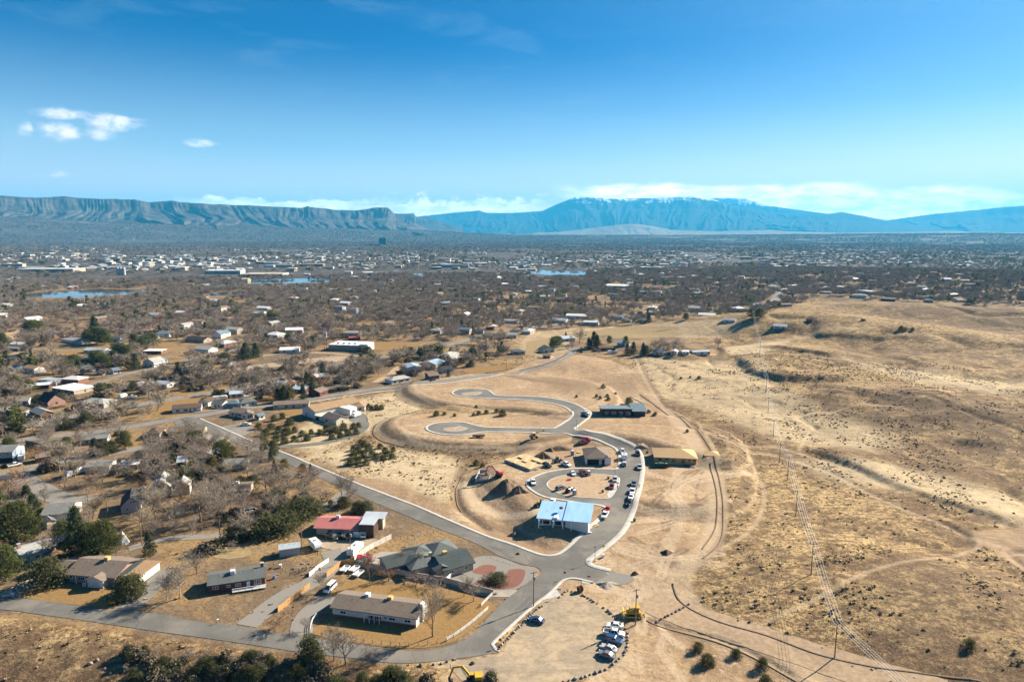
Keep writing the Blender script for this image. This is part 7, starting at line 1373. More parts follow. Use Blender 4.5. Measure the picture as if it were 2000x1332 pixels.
# mailboxes, hydrants, bins and other small things
def mailbox(px, label):
    g = P3([px])[0]; o = empty('mailbox', tuple(g), R(40)); b = MB(); b.box(-.06, .06, -.06, .06, -.1, 1.05, TRIM); b.build('post', o); b = MB(); b.loft([[(x, -.14, 1.05), (x, .14, 1.05), (x, .14, 1.22), (x, .08, 1.32), (x, -.08, 1.32), (x, -.14, 1.22)] for x in (-.28, .28)], TRIM); b.build('box', o); tag(o, label, 'mailbox')
mailbox((26, 1166), 'white mailbox at the driveway left of the gold lawn'); mailbox((250, 1172), 'white mailbox beside the dark round bush'); mailbox((426, 1217), 'white mailbox before the dark red house'); mailbox((532, 1227), 'white mailbox by the brown shrubs at the lane mouth')
def spool():
    g = P3([(1133, 1155)])[0]; o = empty('cable_spool', (g[0], g[1], g[2] + .9), R(30)); b = MB(); b.tube((-.6, 0, 0), (.6, 0, 0), .5, .5, W_BROWN, 12); b.build('drum', o)
    for s in (-.6, .5): b = MB(); b.tube((s, 0, 0), (s + .1, 0, 0), .95, .95, WOODP, 16); b.build('flange', o)
    tag(o, 'wooden cable spool standing among the boulders', 'cable spool')
spool()
def bin_(px, m, label):
    g = P3([px])[0]; o = empty('wheeled_bin', tuple(g), R(15)); b = MB(); b.box(-.3, .3, -.35, .35, .05, 1.0, m, (-.36, .36, -.4, .4)); b.build('body', o); b = MB(); b.box(-.38, .38, -.42, .42, 1.0, 1.08, m); b.build('lid', o); tag(o, label, 'bin')
bin_((1239, 1018), GREENP, 'small green bin alone on the graded dirt'); bin_((1188, 936), BLACKM, 'black bin on the loop island'); bin_((1177, 962), BLACKM, 'second black bin near the tip of the loop island'); bin_((1264, 885), BLACKM, 'black drum left of the raw board frame'); bin_((535, 1130), TARP, 'blue bin beside the red house deck'); bin_((548, 1108), TRIM, 'white box behind the dark red house'); bin_((1178, 1088), TRIM, 'white bin under the yellow sign')
def pallets():
    for px, m, lab in (((1090, 903), TRIM, 'wrapped white materials beside the skid loader'), ((1148, 1040), TRIM, 'white material stack on the verge of the new street'), ((1160, 1028), LUMBER, 'lumber stack on the verge of the new street'), ((1110, 939), RED, 'red tarp bundle on the loop island'), ((1045, 918), LUMBER, 'loose boards below the plywood deck'), ((1290, 1188), WOODP, 'timber stack by the dozer') if False else ((1130, 885), LUMBER, 'bright lumber pile left of the new garage house'), ((1300, 914), RED, 'red tarp strip before the green dumpster')):
        g = P3([px])[0]; o = empty('material_stack', tuple(g), R(20)); rs = random.Random(int(px[0]))
        for k in range(5): b = MB(); x = rs.uniform(-1, .3); y = rs.uniform(-.8, .4); b.box(x, x + rs.uniform(1., 2.2), y, y + .6, .0 + .12 * k, .12 * (k + 1) - .01, m); b.build('board', o)
        tag(o, lab, 'material stack')
pallets()
# ------------------------------------------------------------------ fences and walls
def fence(pts, H, style, m, label, cat='fence', step=2.4, name=None):
    W = resample(PG(pts), step); z = GZ(W[:, 0], W[:, 1]); nm = name or {'rail': 'rail_fence', 'board': 'board_fence', 'wall': 'block_wall', 'wire': 'wire_fence'}[style]; o = empty(nm, (W[0, 0], W[0, 1], z[0])); O = Vector((W[0, 0], W[0, 1], z[0])); pts3 = [Vector((x, y, q)) - O for (x, y), q in zip(W, z)]
    for k, p in enumerate(pts3):
        if style == 'wall' and k % 2: continue
        b = MB(); t = .06 if style != 'wall' else .13; b.box(p.x - t, p.x + t, p.y - t, p.y + t, p.z - .5, p.z + H + (.08 if style != 'rail' else 0), m if style != 'wire' else WOODP); b.build('post', o)
    up = Vector((0, 0, 1))
    for a, b_ in zip(pts3[:-1], pts3[1:]):
        if style in ('rail', 'wire'):
            for f in ((.35, .65, .95) if style == 'rail' else (.4, .9)): b = MB(); b.bar(a + up * H * f, b_ + up * H * f, .05 if style == 'rail' else .02, .12 if style == 'rail' else .02, m); b.build('rail' if style == 'rail' else 'strand', o)
        else: b = MB(); b.bar(a + up * (H / 2 - .2), b_ + up * (H / 2 - .2), .06 if style == 'board' else .2, H + .36, m); b.build('board_panel' if style == 'board' else 'wall_panel', o)
    tag(o, label, cat); return o
BLOCKW = M('tan_block', (.44, .38, .31), var=.15, scale=2); VINYL = M('pale_vinyl', (.62, .58, .50), var=.1); PINKB = M('pinkish_boards', (.42, .30, .24), var=.2)
fence([(964, 1161), (950, 1174), (940, 1185)], 1.1, 'rail', RAIL, 'short white rail fence at the wall end by the street'); fence([(954, 1190), (922, 1218), (892, 1241), (872, 1252)], 1.1, 'rail', RAIL, 'white rail fence along the gold lawn of the ranch house'); fence([(619, 1203), (607, 1218), (607, 1235)], 1.1, 'rail', RAIL, 'white rail fence at the driveway of the ranch house')
fence([(872, 1253), (800, 1263), (706, 1254), (640, 1243), (612, 1239)], 1.1, 'wire', METAL, 'thin wire fence along the near edge of the gold lawn'); fence([(697, 1103), (760, 1118), (820, 1130), (868, 1137), (915, 1150), (964, 1162)], 1.8, 'wall', BLOCKW, 'long tan block wall behind the gold lawn', 'wall'); fence([(692, 1094), (728, 1070), (765, 1052)], 1.9, 'board', VINYL, 'pale vinyl fence beside the long white trailer')
fence([(697, 1103), (668, 1103), (638, 1127)], 1.8, 'board', WOODF, 'orange board fence behind the utility trailers'); fence([(606, 1147), (575, 1170), (543, 1195)], 1.7, 'board', WOODF, 'orange board fence along the lane to the ranch house'); fence([(871, 1137), (881, 1127), (890, 1117)], 1.5, 'board', TRIM, 'white board gate beside the taupe house', 'fence'); fence([(557, 1051), (590, 1068), (637, 1096)], 1.4, 'wire', BLACKM, 'dark wire fence before the camper trailer')
fence([(642, 1097), (622, 1110), (604, 1126)], 1.4, 'board', RAIL, 'white board fence beside the stone pile'); fence([(566, 1125), (585, 1120), (599, 1114)], 1.3, 'rail', BLACKM, 'dark rail fence behind the dark red house'); fence([(50, 866), (75, 871), (105, 878)], 1.8, 'board', PINKB, 'pinkish board fence round the gold paddock'); fence([(520, 772), (536, 769), (550, 766)], 1.8, 'board', W_RED, 'dark red board fence behind the dark evergreens'); fence([(740, 1033 + 20), (800, 1053), (850, 1040), (856, 1036)], 1.2, 'wire', METAL, 'thin wire fence behind the big taupe house')
fence([(1015, 725), (1060, 715), (1085, 706), (1110, 690)], 1.0, 'rail', W_DKBROWN, 'dark guard rail on the curve of the straight road', step=4)
# ------------------------------------------------------------------ people at the site
def person(px, yaw, top, legs, label, lean=0.):
    g = P3([px])[0]; me = bpy.data.meshes.new('person'); J = {'pel': (0, 0, .95), 'ch': (.02 + lean * .3, 0, 1.3), 'nk': (.03 + lean * .45, 0, 1.5), 'hd': (.05 + lean * .5, 0, 1.66), 'ht': (.05 + lean * .5, 0, 1.76), 'ls': (.02 + lean * .4, .19, 1.42), 'rs': (.02 + lean * .4, -.19, 1.42), 'le': (.05 + lean * .5, .27, 1.15), 're': (.05 + lean * .5, -.27, 1.15), 'lh': (.18 + lean * .6, .26, .92), 'rh': (.16 + lean * .6, -.26, .94), 'lk': (.05, .11, .5), 'rk': (-.02, -.11, .5), 'lf': (0, .12, .06), 'rf': (-.08, -.12, .06), 'lt': (.16, .13, .03), 'rt': (.08, -.13, .03)}
    names = list(J); E = [('pel', 'ch'), ('ch', 'nk'), ('nk', 'hd'), ('hd', 'ht'), ('ch', 'ls'), ('ch', 'rs'), ('ls', 'le'), ('le', 'lh'), ('rs', 're'), ('re', 'rh'), ('pel', 'lk'), ('lk', 'lf'), ('lf', 'lt'), ('pel', 'rk'), ('rk', 'rf'), ('rf', 'rt')]
    me.from_pydata([J[n] for n in names], [(names.index(a), names.index(b)) for a, b in E], []); me.materials.append(top); o = add('person', me); o.location = tuple(g); o.rotation_euler = (0, 0, yaw)
    md = o.modifiers.new('skin', 'SKIN'); rad = dict(pel=.15, ch=.16, nk=.07, hd=.1, ht=.08, ls=.075, rs=.075, le=.05, re=.05, lh=.04, rh=.04, lk=.075, rk=.075, lf=.05, rf=.05, lt=.045, rt=.045)
    for i, n in enumerate(names): me.skin_vertices[0].data[i].radius = (rad[n],) * 2
    me.skin_vertices[0].data[0].use_root = True; o.modifiers.new('sub', 'SUBSURF').levels = 1; tag(o, label, 'person')
JK = M('dark_jacket', (.05, .06, .09), var=0); HV = M('orange_work_vest', (.6, .2, .04), var=0); GR = M('grey_work_clothes', (.2, .2, .2), var=0)
person((1206, 955), 1., JK, JK, 'person in dark clothes standing by the island pad'); person((1248, 953), 2., GR, GR, 'person in grey walking on the outer pavement'); person((1022, 906), .5, HV, HV, 'worker in orange on the plywood deck edge', .3); person((1003, 909), 2.5, JK, JK, 'worker in dark clothes beside the plywood deck', .4)
# ------------------------------------------------------------------ trees read off the photograph: foot, height in the picture, kind, spread, words
for t in [(845, 1243, 104, 'bare', .85, 'tall bare cottonwood on the gold lawn at the right end of the ranch house'), (722, 1139, 68, 'pale', .7, 'bare tree growing against the block wall by the utility trailers'), (676, 1297, 84, 'bare', .95, 'wide bare tree standing below the street in front of the ranch house'), (652, 1290, 66, 'bare', .8, 'slimmer bare tree left of the wide one below the street'), (722, 1300, 40, 'bare', 1., 'small bare tree right of the wide one below the street'),
          (786, 1103, 32, 'pale', .8, 'small pale tree in the forecourt of the taupe house, garage side'), (818, 1114, 38, 'pale', .8, 'small pale tree in the forecourt of the taupe house, porch side'), (352, 1168, 76, 'bare', 1.25, 'large bare tree between pink brick house and dark red house'), (326, 1172, 58, 'bare', 1.0, 'bare tree at the driveway right of the pink brick house'), (385, 1120, 40, 'bare', 1.2, 'bare tree behind the corner of the dark red house'),
          (88, 983, 34, 'bare', 1.2, 'round bare tree on the side street verge'), (132, 915, 64, 'bare', 1.5, 'very wide bare tree between the pink fence and side street'), (484, 893, 46, 'bare', 2.1, 'broad bare tree above the lower street'), (561, 957, 44, 'bare', 1.5, 'bare tree with visible trunk above the round driveway'), (411, 996, 54, 'bare', 1.5, 'large bare tree in the middle of the brushy gardens'), (432, 966, 44, 'bare', 1., 'bare tree left of the hidden brown house'), (528, 1012, 50, 'pale', 1.5, 'pale bare tree beside the white van'), (377, 1045, 36, 'bare', 1.1, 'small bare tree by the garden lane'), (340, 1043, 30, 'bare', 1.1, None), (317, 975, 42, 'pale', .9, 'pale bare tree before the solar gabled house'), (629, 979, 36, 'shrub', 1.6, None), (682, 981, 30, 'shrub', 1.8, None), (750, 1018, 28, 'shrub', 1.5, None), (300, 1050, 44, 'bare', 1., None), (560, 1000, 40, 'bare', 1.2, None), (606, 945, 40, 'rust', 1.2, None),
          (18, 975, 60, 'rust', 1.5, 'rusty red bare tree at the frame edge'), (70, 900, 34, 'rust', 1.4, None), (505, 915, 40, 'bare', 1.4, None), (630, 1155, 40, 'pale', 1.3, 'pale shrubby tree beside the orange board fence'), (540, 1225, 34, 'rust', 1.9, 'brown shrub clump at the lane mouth'), (598, 1232, 28, 'bare', 1.2, 'small bare tree at the ranch house fence corner'), (760, 1134, 26, 'rust', 1.9, 'rusty shrub against the block wall, by the woodpile'), (812, 1143, 26, 'shrub', 2.2, 'purplish shrub against the block wall'), (845, 1150, 24, 'shrub', 2.2, 'second purplish shrub against the block wall'), (925, 1174, 40, 'bare', 1.6, 'round grey leafless bush at the wall end'), (906, 1165, 44, 'pale', 1., 'thin tree behind the round leafless bush'), (860, 1137, 20, 'shrub', 1.8, None),
          (60, 700, 58, 'pale', .9, 'tall pale bare tree beside the orange field'), (100, 698, 62, 'pale', .9, 'second tall pale bare tree beside the orange field'), (124, 747, 52, 'pale', 1.1, 'pale bare tree behind the white flat roofed house'), (17, 775, 40, 'bare', 1.4, None), (383, 732, 42, 'bare', 1.4, 'round bare tree behind the highway'), (526, 764, 48, 'bare', 1.5, 'large bare tree on the gold verge'), (498, 762, 40, 'bare', 1.3, None), (310, 790, 30, 'pale', 1.2, 'pale leaning bare tree at the highway edge'), (248, 810, 30, 'bare', 1.3, None), (278, 818, 26, 'bare', 1., None), (290, 812, 26, 'bare', 1., None), (127, 835, 32, 'bare', .8, None), (182, 848, 14, 'shrub', 1.6, None),
          (300, 842, 10, 'shrub', 1.4, None), (785, 712, 32, 'pale', 2., 'wide pale bare tree by the dirt driveway'), (740, 735, 34, 'bare', 1.7, None), (700, 742, 30, 'bare', 1.5, None), (650, 735, 30, 'bare', 1.4, None), (610, 752, 28, 'rust', 1.3, 'orange-brown tree behind the red gabled house'), (625, 758, 24, 'rust', 1.3, None), (570, 738, 24, 'rust', 1.2, None), (430, 745, 28, 'bare', 1.4, None), (1132, 672, 34, 'bare', 1.2, 'pointed bare tree beside the pale blue field house'), (1118, 680, 26, 'bare', 1., None),
          (36, 1062, 82, 'pine', 1.2, 'huge broad green pine left of the white workshop'), (12, 1134, 68, 'pine', 1.1, 'green pine cut by the frame, beside the cream solar house'), (205, 1090, 74, 'pine', 1.05, 'large green pine behind the pink brick house'), (153, 1083, 92, 'spruce', .85, 'tall ragged spruce right of the garden shed'), (55, 992, 44, 'spruce', 1.2, 'dark spruce behind the huge broad pine'), (68, 1010, 44, 'spruce', 1.2, None), (92, 1142, 46, 'juniper', 1.1, 'dark rounded evergreen at the left end of the pink brick house'), (252, 1166, 38, 'juniper', 1.1, 'round clipped evergreen on the gold lawn corner'), (262, 1152, 26, 'juniper', 1.1, None), (970, 1135, 13, 'juniper', 2.6, 'low spreading evergreen in the red gravel'),
          (292, 1085, 46, 'spruce', 1., 'dark columnar evergreen beside the bare garden trees'), (245, 877, 36, 'pine', 1.1, 'yellow-green pine beside the brown shingle house'), (186, 888, 32, 'spruce', 1.2, None), (203, 888, 24, 'juniper', .9, None), (218, 884, 22, 'juniper', .8, None), (434, 905, 46, 'pine', 1.2, 'broad green pine beside the white gable garage'), (448, 900, 34, 'olive', 1.1, None), (535, 895, 36, 'pine', .9, 'green pine where the lower street dips behind trees'), (530, 900, 24, 'spruce', .8, None), (516, 884, 30, 'olive', 1., None), (377, 868, 24, 'juniper', 1.2, None), (607, 928, 22, 'spruce', .9, 'small spruce beside the lower street'), (592, 925, 20, 'olive', 1., None), (402, 935, 28, 'olive', 1., None), (416, 920, 30, 'olive', 1.1, None), (316, 925, 26, 'olive', 1., None), (305, 925, 30, 'pine', 1., None), (536, 921, 24, 'spruce', .8, None), (556, 920, 24, 'olive', 1.2, None), (444, 957, 16, 'olive', 1., 'yellow bush beside the hidden brown house'), (472, 950, 18, 'juniper', 1.2, None), (494, 945, 16, 'juniper', 1.2, None), (396, 940, 34, 'spruce', 1., None), (376, 930, 30, 'pine', 1., None),
          (540, 985, 24, 'juniper', 1.5, None), (575, 1012, 28, 'juniper', 1.6, None), (600, 1005, 30, 'juniper', 1.6, None), (595, 985, 26, 'olive', 1.2, None), (520, 1045, 34, 'juniper', 1.4, None), (545, 1038, 30, 'juniper', 1.5, None), (560, 1030, 30, 'juniper', 1.4, None), (460, 1055, 26, 'juniper', 1.6, 'juniper beside the end of the garden lane'), (715, 1003, 22, 'juniper', 1.3, 'juniper behind the pink roofed house'), (700, 1000, 20, 'juniper', 1.3, None), (670, 990, 18, 'juniper', 1.3, None),
          (555, 785, 32, 'spruce', 1.5, 'large dark spruce by the red board fence'), (567, 783, 28, 'olive', 1., None), (543, 786, 28, 'spruce', 1.4, None), (592, 780, 30, 'spruce', 1.1, 'dark spruce beside the red gabled house'), (630, 734, 26, 'spruce', 1.4, 'dark spruce behind the pale roofed open shed'), (599, 750, 24, 'spruce', 1.), (610, 762, 26, 'spruce', .9), (197, 777, 26, 'juniper', .9, 'dark pointed evergreen above the maroon car'), (261, 762, 16, 'juniper', .8), (168, 820, 16, 'juniper', 1.0, 'round dark evergreen between the two roads'), (222, 822, 18, 'pine', 1., None), (170, 828, 20, 'juniper', 1.2, None), (362, 735, 16, 'juniper', 1.3, 'round dark evergreen on gold grass'), (424, 776, 14, 'juniper', 1.2), (435, 776, 16, 'pine', 1.), (480, 702, 32, 'spruce', 1.5, 'big dark evergreen behind the orange brick house'), (500, 698, 28, 'spruce', 1.3), (438, 708, 18, 'juniper', 1.1),
          (175, 670, 28, 'pine', 1.3), (190, 672, 34, 'pine', 1.3), (205, 674, 32, 'pine', 1.2), (185, 655, 36, 'spruce', 1.3), (235, 702, 32, 'pine', 1.4), (222, 716, 30, 'spruce', 1.3), (246, 704, 30, 'pine', 1.2), (190, 718, 34, 'pine', 1.5), (205, 720, 28, 'pine', 1.3), (265, 722, 32, 'spruce', 1.3, 'dark evergreen left of the tall white gabled house'), (88, 706, 16, 'juniper', 1.2), (262, 676, 24, 'pine', 1.1), (278, 678, 18, 'pine', 1.2), (292, 672, 20, 'juniper', 1.6), (145, 710, 16, 'juniper', 1.2), (62, 655, 30, 'pine', 1.4), (75, 652, 26, 'pine', 1.3), (5, 680, 30, 'pine', 1.2), (58, 768, 26, 'olive', 1.2), (30, 765, 30, 'pine', 1.4), (10, 740, 26, 'pine', 1.2),
          (822, 700, 22, 'pine', 1.2), (836, 704, 16, 'olive', 1.3), (860, 708, 14, 'spruce', 1.), (876, 735, 14, 'spruce', 1.), (920, 716, 10, 'juniper', 1.), (718, 690, 12, 'juniper', 1.2, 'round evergreen at the corner of the white warehouse'), (704, 688, 10, 'juniper', 1.), (1088, 678, 22, 'pine', 1.3, 'dark pine beside the grey barn like house'), (1080, 680, 22, 'pine', 1.1), (1105, 662, 14, 'spruce', 1.), (1150, 682, 22, 'spruce', 1.3), (1160, 678, 30, 'spruce', 1.2, 'tall spruce in the farm grove'), (1166, 680, 26, 'spruce', 1.1), (1200, 690, 14, 'spruce', .9), (1225, 692, 22, 'spruce', 1.1), (1237, 692, 24, 'spruce', 1.2), (1256, 694, 24, 'spruce', 1.1, 'dark spruce in front of the purplish thicket'), (1262, 694, 20, 'pine', 1.), (1190, 672, 16, 'pine', 1.), (1222, 676, 20, 'pine', 1.), (1135, 690, 12, 'spruce', .9), (1170, 692, 12, 'bare', 1.4),
          (1267, 630, 18, 'spruce', 1.2, 'lone dark spruce at the field edge'), (1340, 625, 14, 'pine', 1.3), (1470, 622, 20, 'pine', 1.4, 'dark pine under the distant power line'), (1484, 622, 20, 'pine', 1.5), (1760, 645, 8, 'juniper', 1.), (1768, 646, 6, 'juniper', 1.), (1782, 646, 6, 'juniper', 1.)] + \
         [(x, y, 14 + (i % 3) * 4, 'bare', 1.3, None) for i, (x, y) in enumerate([(1270, 690), (1285, 688), (1296, 685), (1305, 684), (1315, 686), (1325, 684), (1333, 686), (1276, 682), (1290, 680), (1304, 680), (1318, 680), (1402, 680)])]:
    t = tuple(t) + (None,) * (6 - len(t)); tree_px(t[0], t[1], t[2], t[3], t[4], t[5])
# junipers of the slopes, brush of the range
JN = [(530, 838, 12), (545, 845, 14), (560, 850, 16), (520, 850, 14), (575, 845, 12), (590, 852, 12), (608, 848, 10), (640, 843, 16), (655, 846, 14), (625, 850, 12), (670, 840, 14), (690, 838, 12), (700, 835, 10), (536, 822, 12), (552, 818, 12), (565, 830, 14), (505, 838, 12), (512, 862, 14), (540, 862, 14), (556, 866, 14), (665, 855, 12), (648, 858, 10), (680, 850, 12), (695, 848, 12), (600, 860, 12), (575, 862, 12),
      (704, 868, 10), (712, 872, 12), (720, 880, 14), (700, 885, 14), (710, 893, 14), (726, 892, 12), (742, 876, 10), (752, 885, 12), (768, 882, 10), (735, 896, 12), (690, 895, 14), (748, 898, 10), (766, 895, 10), (700, 905, 14), (715, 908, 12), (685, 908, 14), (757, 890, 10), (690, 880, 10),
      (720, 798, 10), (735, 800, 10), (745, 800, 10), (676, 792, 10), (664, 795, 10), (852, 812, 10), (868, 810, 6), (888, 813, 6), (935, 810, 8), (950, 808, 8), (970, 806, 8), (982, 812, 12), (925, 812, 6), (930, 908, 10), (942, 912, 8), (726, 800, 8), (930, 796, 5),
      (1126, 776, 5), (1165, 776, 6), (1172, 779, 6), (1186, 775, 6), (1188, 782, 7), (1228, 790, 14), (1252, 803, 7), (1267, 806, 6), (1278, 812, 6), (1280, 809, 5), (1342, 844, 6), (1178, 758, 8), (1202, 770, 4), (1365, 740, 6), (1348, 738, 4), (1330, 740, 4),
      (1363, 1270, 16), (1382, 1297, 20), (1438, 1281, 14), (1489, 1304, 20), (1495, 1338, 20), (1893, 1266, 18), (1268, 1192, 0)]
for x, y, h_ in JN:
    if h_: tree_px(x, y, h_ * .9, 'juniper', 1.05)
rs = random.Random(12)
for i in range(250):     # dark brush on the shaded bank below the street
    x = rs.uniform(250, 640) if i < 215 else rs.choice([rs.uniform(620, 850), rs.uniform(620, 850), rs.uniform(955, 965)]); y = 1272 + (x - 290) * .065 + rs.uniform(3, 66)
    if x > 620: y = rs.uniform(1312, 1345)
    tree_px(x, y, rs.uniform(9, 22) if i % 8 else rs.uniform(16, 24), rs.choice(['juniper', 'juniper', 'shrub2', 'brush', 'shrub', 'shrub2']), rs.uniform(.9, 1.3))
tree_px(607, 1290, 42, 'juniper', .9, 'upright green juniper standing at the street edge')
# ------------------------------------------------------------------ scattered winter trees of the suburbs: the nearest 300 of a kind are things, the rest one mass
ROADP = [catmull(PG(p), False, 3) for p in ([(-200, 880), (0, 842), (100, 822), (225, 799), (325, 782), (475, 755), (560, 738), (725, 701), (875, 674), (1000, 645), (1175, 624), (1280, 606), (1480, 596), (1512, 588), (1522, 575)], [(-200, 893), (37, 860), (200, 842), (382, 813), (537, 790), (680, 768), (850, 745), (1025, 724), (1122, 680)],
         [(388, 818), (560, 895), (700, 957), (900, 1050), (1060, 1110)], [(-60, 935), (24, 924), (130, 899), (290, 873)], [(20, 920), (90, 962), (175, 978)], [(0, 1178), (200, 1205), (500, 1243), (750, 1275)], [(120, 772), (262, 727), (390, 697), (470, 682)], [(560, 737), (720, 702)], [(732, 747), (775, 720), (825, 707)], [(250, 1072), (400, 1048), (560, 1020)], [(470, 712), (680, 702)])]
NOGO = [PG(p) for p in ([(352, 765), (420, 775), (510, 790), (600, 800), (480, 830), (380, 845), (300, 862), (230, 875), (240, 850), (300, 812)], [(700, 665), (815, 665), (820, 690), (640, 695), (640, 684)], [(1010, 660), (1060, 645), (1200, 635), (1420, 632), (1420, 650), (1180, 668), (1150, 695), (1120, 690), (1060, 700), (1018, 700)], [(86, 686), (170, 683), (165, 700), (86, 702)],
                             [(540, 875), (700, 860), (740, 790), (640, 780), (480, 835), (500, 880)], [(600, 1000), (780, 1020), (1060, 1110), (980, 1270), (600, 1290), (530, 1240), (400, 1165), (400, 1090), (540, 1060)], [(0, 1120), (300, 1120), (300, 1250), (0, 1250)], [(470, 700), (690, 690), (690, 708), (470, 730)])] + [PL([(x, y + dy_) for x, y in p]) for dy_ in (8, 4) for p in PONDS[:1] + PONDS[2:4] + PONDS[5:6]] + [PL(p) for p in PONDS]
NOGO.append(PG([(60, 975), (160, 975), (170, 1045), (60, 1045)])); NOGO.append(PG([(215, 960), (290, 960), (300, 1030), (205, 1030)]))
SUB = PG([(-420, 549), (0, 549), (300, 547), (640, 541), (1000, 535), (1500, 522), (1760, 515), (2150, 505), (2200, 600), (2000, 596), (1750, 590), (1600, 576), (1500, 612), (1330, 622), (1180, 640), (1040, 652), (1010, 690), (900, 722), (700, 758), (600, 785), (470, 835), (520, 880), (620, 945), (700, 980), (600, 1050), (480, 1080), (400, 1090), (300, 1110), (100, 1110), (-100, 1130), (-420, 1100)])
rng = np.random.RandomState(21)
def scatter(n, rmin, rmax, a0, a1, minr, px_test=None, poly=None):
    r = np.exp(rng.uniform(math.log(rmin), math.log(rmax), n)) if rmax / rmin > 30 else np.sqrt(rng.uniform(rmin ** 2, rmax ** 2, n)); a = np.radians(rng.uniform(a0, a1, n)); x = r * np.sin(a); y = r * np.cos(a); k = np.ones(n, bool)
    if poly is not None: k &= in_poly(x, y, poly)
    for P in ROADP: k &= seg_dist(x, y, P)[0] > 8.5
    for P in NOGO: k &= ~in_poly(x, y, P)
    for hx, hy, hr in HOUSES: k &= (x - hx) ** 2 + (y - hy) ** 2 > (hr + 1.5) ** 2
    # do not hide the front of a house from the street: keep clear ahead of it as well
    for hx, hy, hr in HOUSES:
        d = math.hypot(hx, hy)
        for q in ((10,) if d < 600 else (12, 24, 38)): fx, fy = hx * (1 - q / d), hy * (1 - q / d); k &= (x - fx) ** 2 + (y - fy) ** 2 > (hr * .8) ** 2
    x, y = x[k], y[k]; o = np.argsort(np.hypot(x, y)); x, y = x[o], y[o]; keep = []; cell = {}
    for i in range(len(x)):
        c = (int(x[i] // minr), int(y[i] // minr)); bad = False
        for u in (-1, 0, 1):
            for v in (-1, 0, 1):
                for j in cell.get((c[0] + u, c[1] + v), ()):
                    if (x[i] - x[j]) ** 2 + (y[i] - y[j]) ** 2 < minr ** 2: bad = True; break
        if not bad: cell.setdefault(c, []).append(i); keep.append(i)
    return x[keep], y[keep]
# ------------------------------------------------------------------ houses among the far trees and the town
RF = [R_BROWN, R_GREY, R_LGREY, R_LGREY, R_WHITE, R_WHITE, R_METAL, R_BLUE, R_TAN]; WL = [W_WHITE, W_WHITE, W_CREAM, W_TAN, W_GREY, W_BRICK, W_TAUPE]
RN = {R_BROWN: 'brown roofed', R_GREY: 'grey roofed', R_LGREY: 'pale grey roofed', R_WHITE: 'white roofed', R_METAL: 'silver roofed', R_BLUE: 'blue-grey roofed', R_DKBROWN: 'dark brown roofed', R_TAN: 'tan roofed'}; WN = {W_WHITE: 'white', W_CREAM: 'cream', W_TAN: 'tan', W_GREY: 'grey', W_BRICK: 'brick', W_TAUPE: 'taupe'}
HM = {}
def simple_house(x, y, yaw, L, D, h, hip, rf, wl, name='house', flat=False):
    key = (round(L), round(D), round(h), hip, rf.name, wl.name, flat)
    if key not in HM:
        L, D, h = round(L), round(D), round(h * 2) / 2; b = MB(); b.box(-L / 2, L / 2, -D / 2, D / 2, -1.5, h, wl)
        if not hip and not flat: r = D / 2 * .35; b.mesh([(-L / 2, -D / 2, h), (-L / 2, D / 2, h), (-L / 2, 0, h + r), (L / 2, -D / 2, h), (L / 2, D / 2, h), (L / 2, 0, h + r)], [(0, 2, 1), (3, 4, 5)], wl)
        w = b.build('wall'); rb = MB()
        if flat: rb.box(-L / 2 - .2, L / 2 + .2, -D / 2 - .2, D / 2 + .2, h + .01, h + .4, rf)
        elif hip: hip_roof(rb, -L / 2, L / 2, -D / 2, D / 2, h, .35, .4, rf)
        else: gable_roof(rb, -L / 2, L / 2, -D / 2, D / 2, h, 'x', .35, .4, rf, wl)
        r = rb.build('roof'); wb = MB(); n = max(2, int(L / 6))
        for k in range(n): x_ = -L / 2 + L * (k + .5) / n; wb.box(x_ - .8, x_ + .8, -D / 2 - .05, -D / 2 + .02, h * .35, h * .35 + min(1.2, h * .4), PANE)
        wn = wb.build('window'); HM[key] = (w.data, r.data, wn.data)
        for q in (w, r, wn): bpy.data.objects.remove(q)
    o = empty(name, (x, y, GZ(x, y)[0]), yaw); add('wall', HM[key][0], o); add('roof', HM[key][1], o)
    wo = add('window', HM[key][2], o); wo['kind'] = 'stuff'
    return o
hx_, hy_ = scatter(5200, 560, 1900, -40, 34, 26, poly=SUB); hpx, hpy = to_px(hx_, hy_, GZ(hx_, hy_)); k = (hpx > 0) & (hpx < 1990); hx_, hy_ = hx_[k], hy_[k]; nh = len(HOUSES); sel = rng.permutation(len(hx_))[:218]
for i in sorted(sel, key=lambda q: math.hypot(hx_[q], hy_[q])):
    rf, wl = RF[rng.randint(len(RF))], WL[rng.randint(len(WL))]; hip = rng.rand() < .35; o = simple_house(hx_[i], hy_[i], math.radians(rng.choice([-20, -15, 70, 10, -25]) + rng.uniform(-4, 4)), rng.uniform(11, 20), rng.uniform(8, 12), rng.choice([3., 3., 3.5, 5.]), hip, rf, wl)
    o['category'] = 'house'; o['group'] = 'houses among the winter trees'; AUTO.append((o, WN[wl] + ' ' + RN[rf] + ' house', hx_[i], hy_[i])); HOUSES.append((hx_[i], hy_[i], 10.))
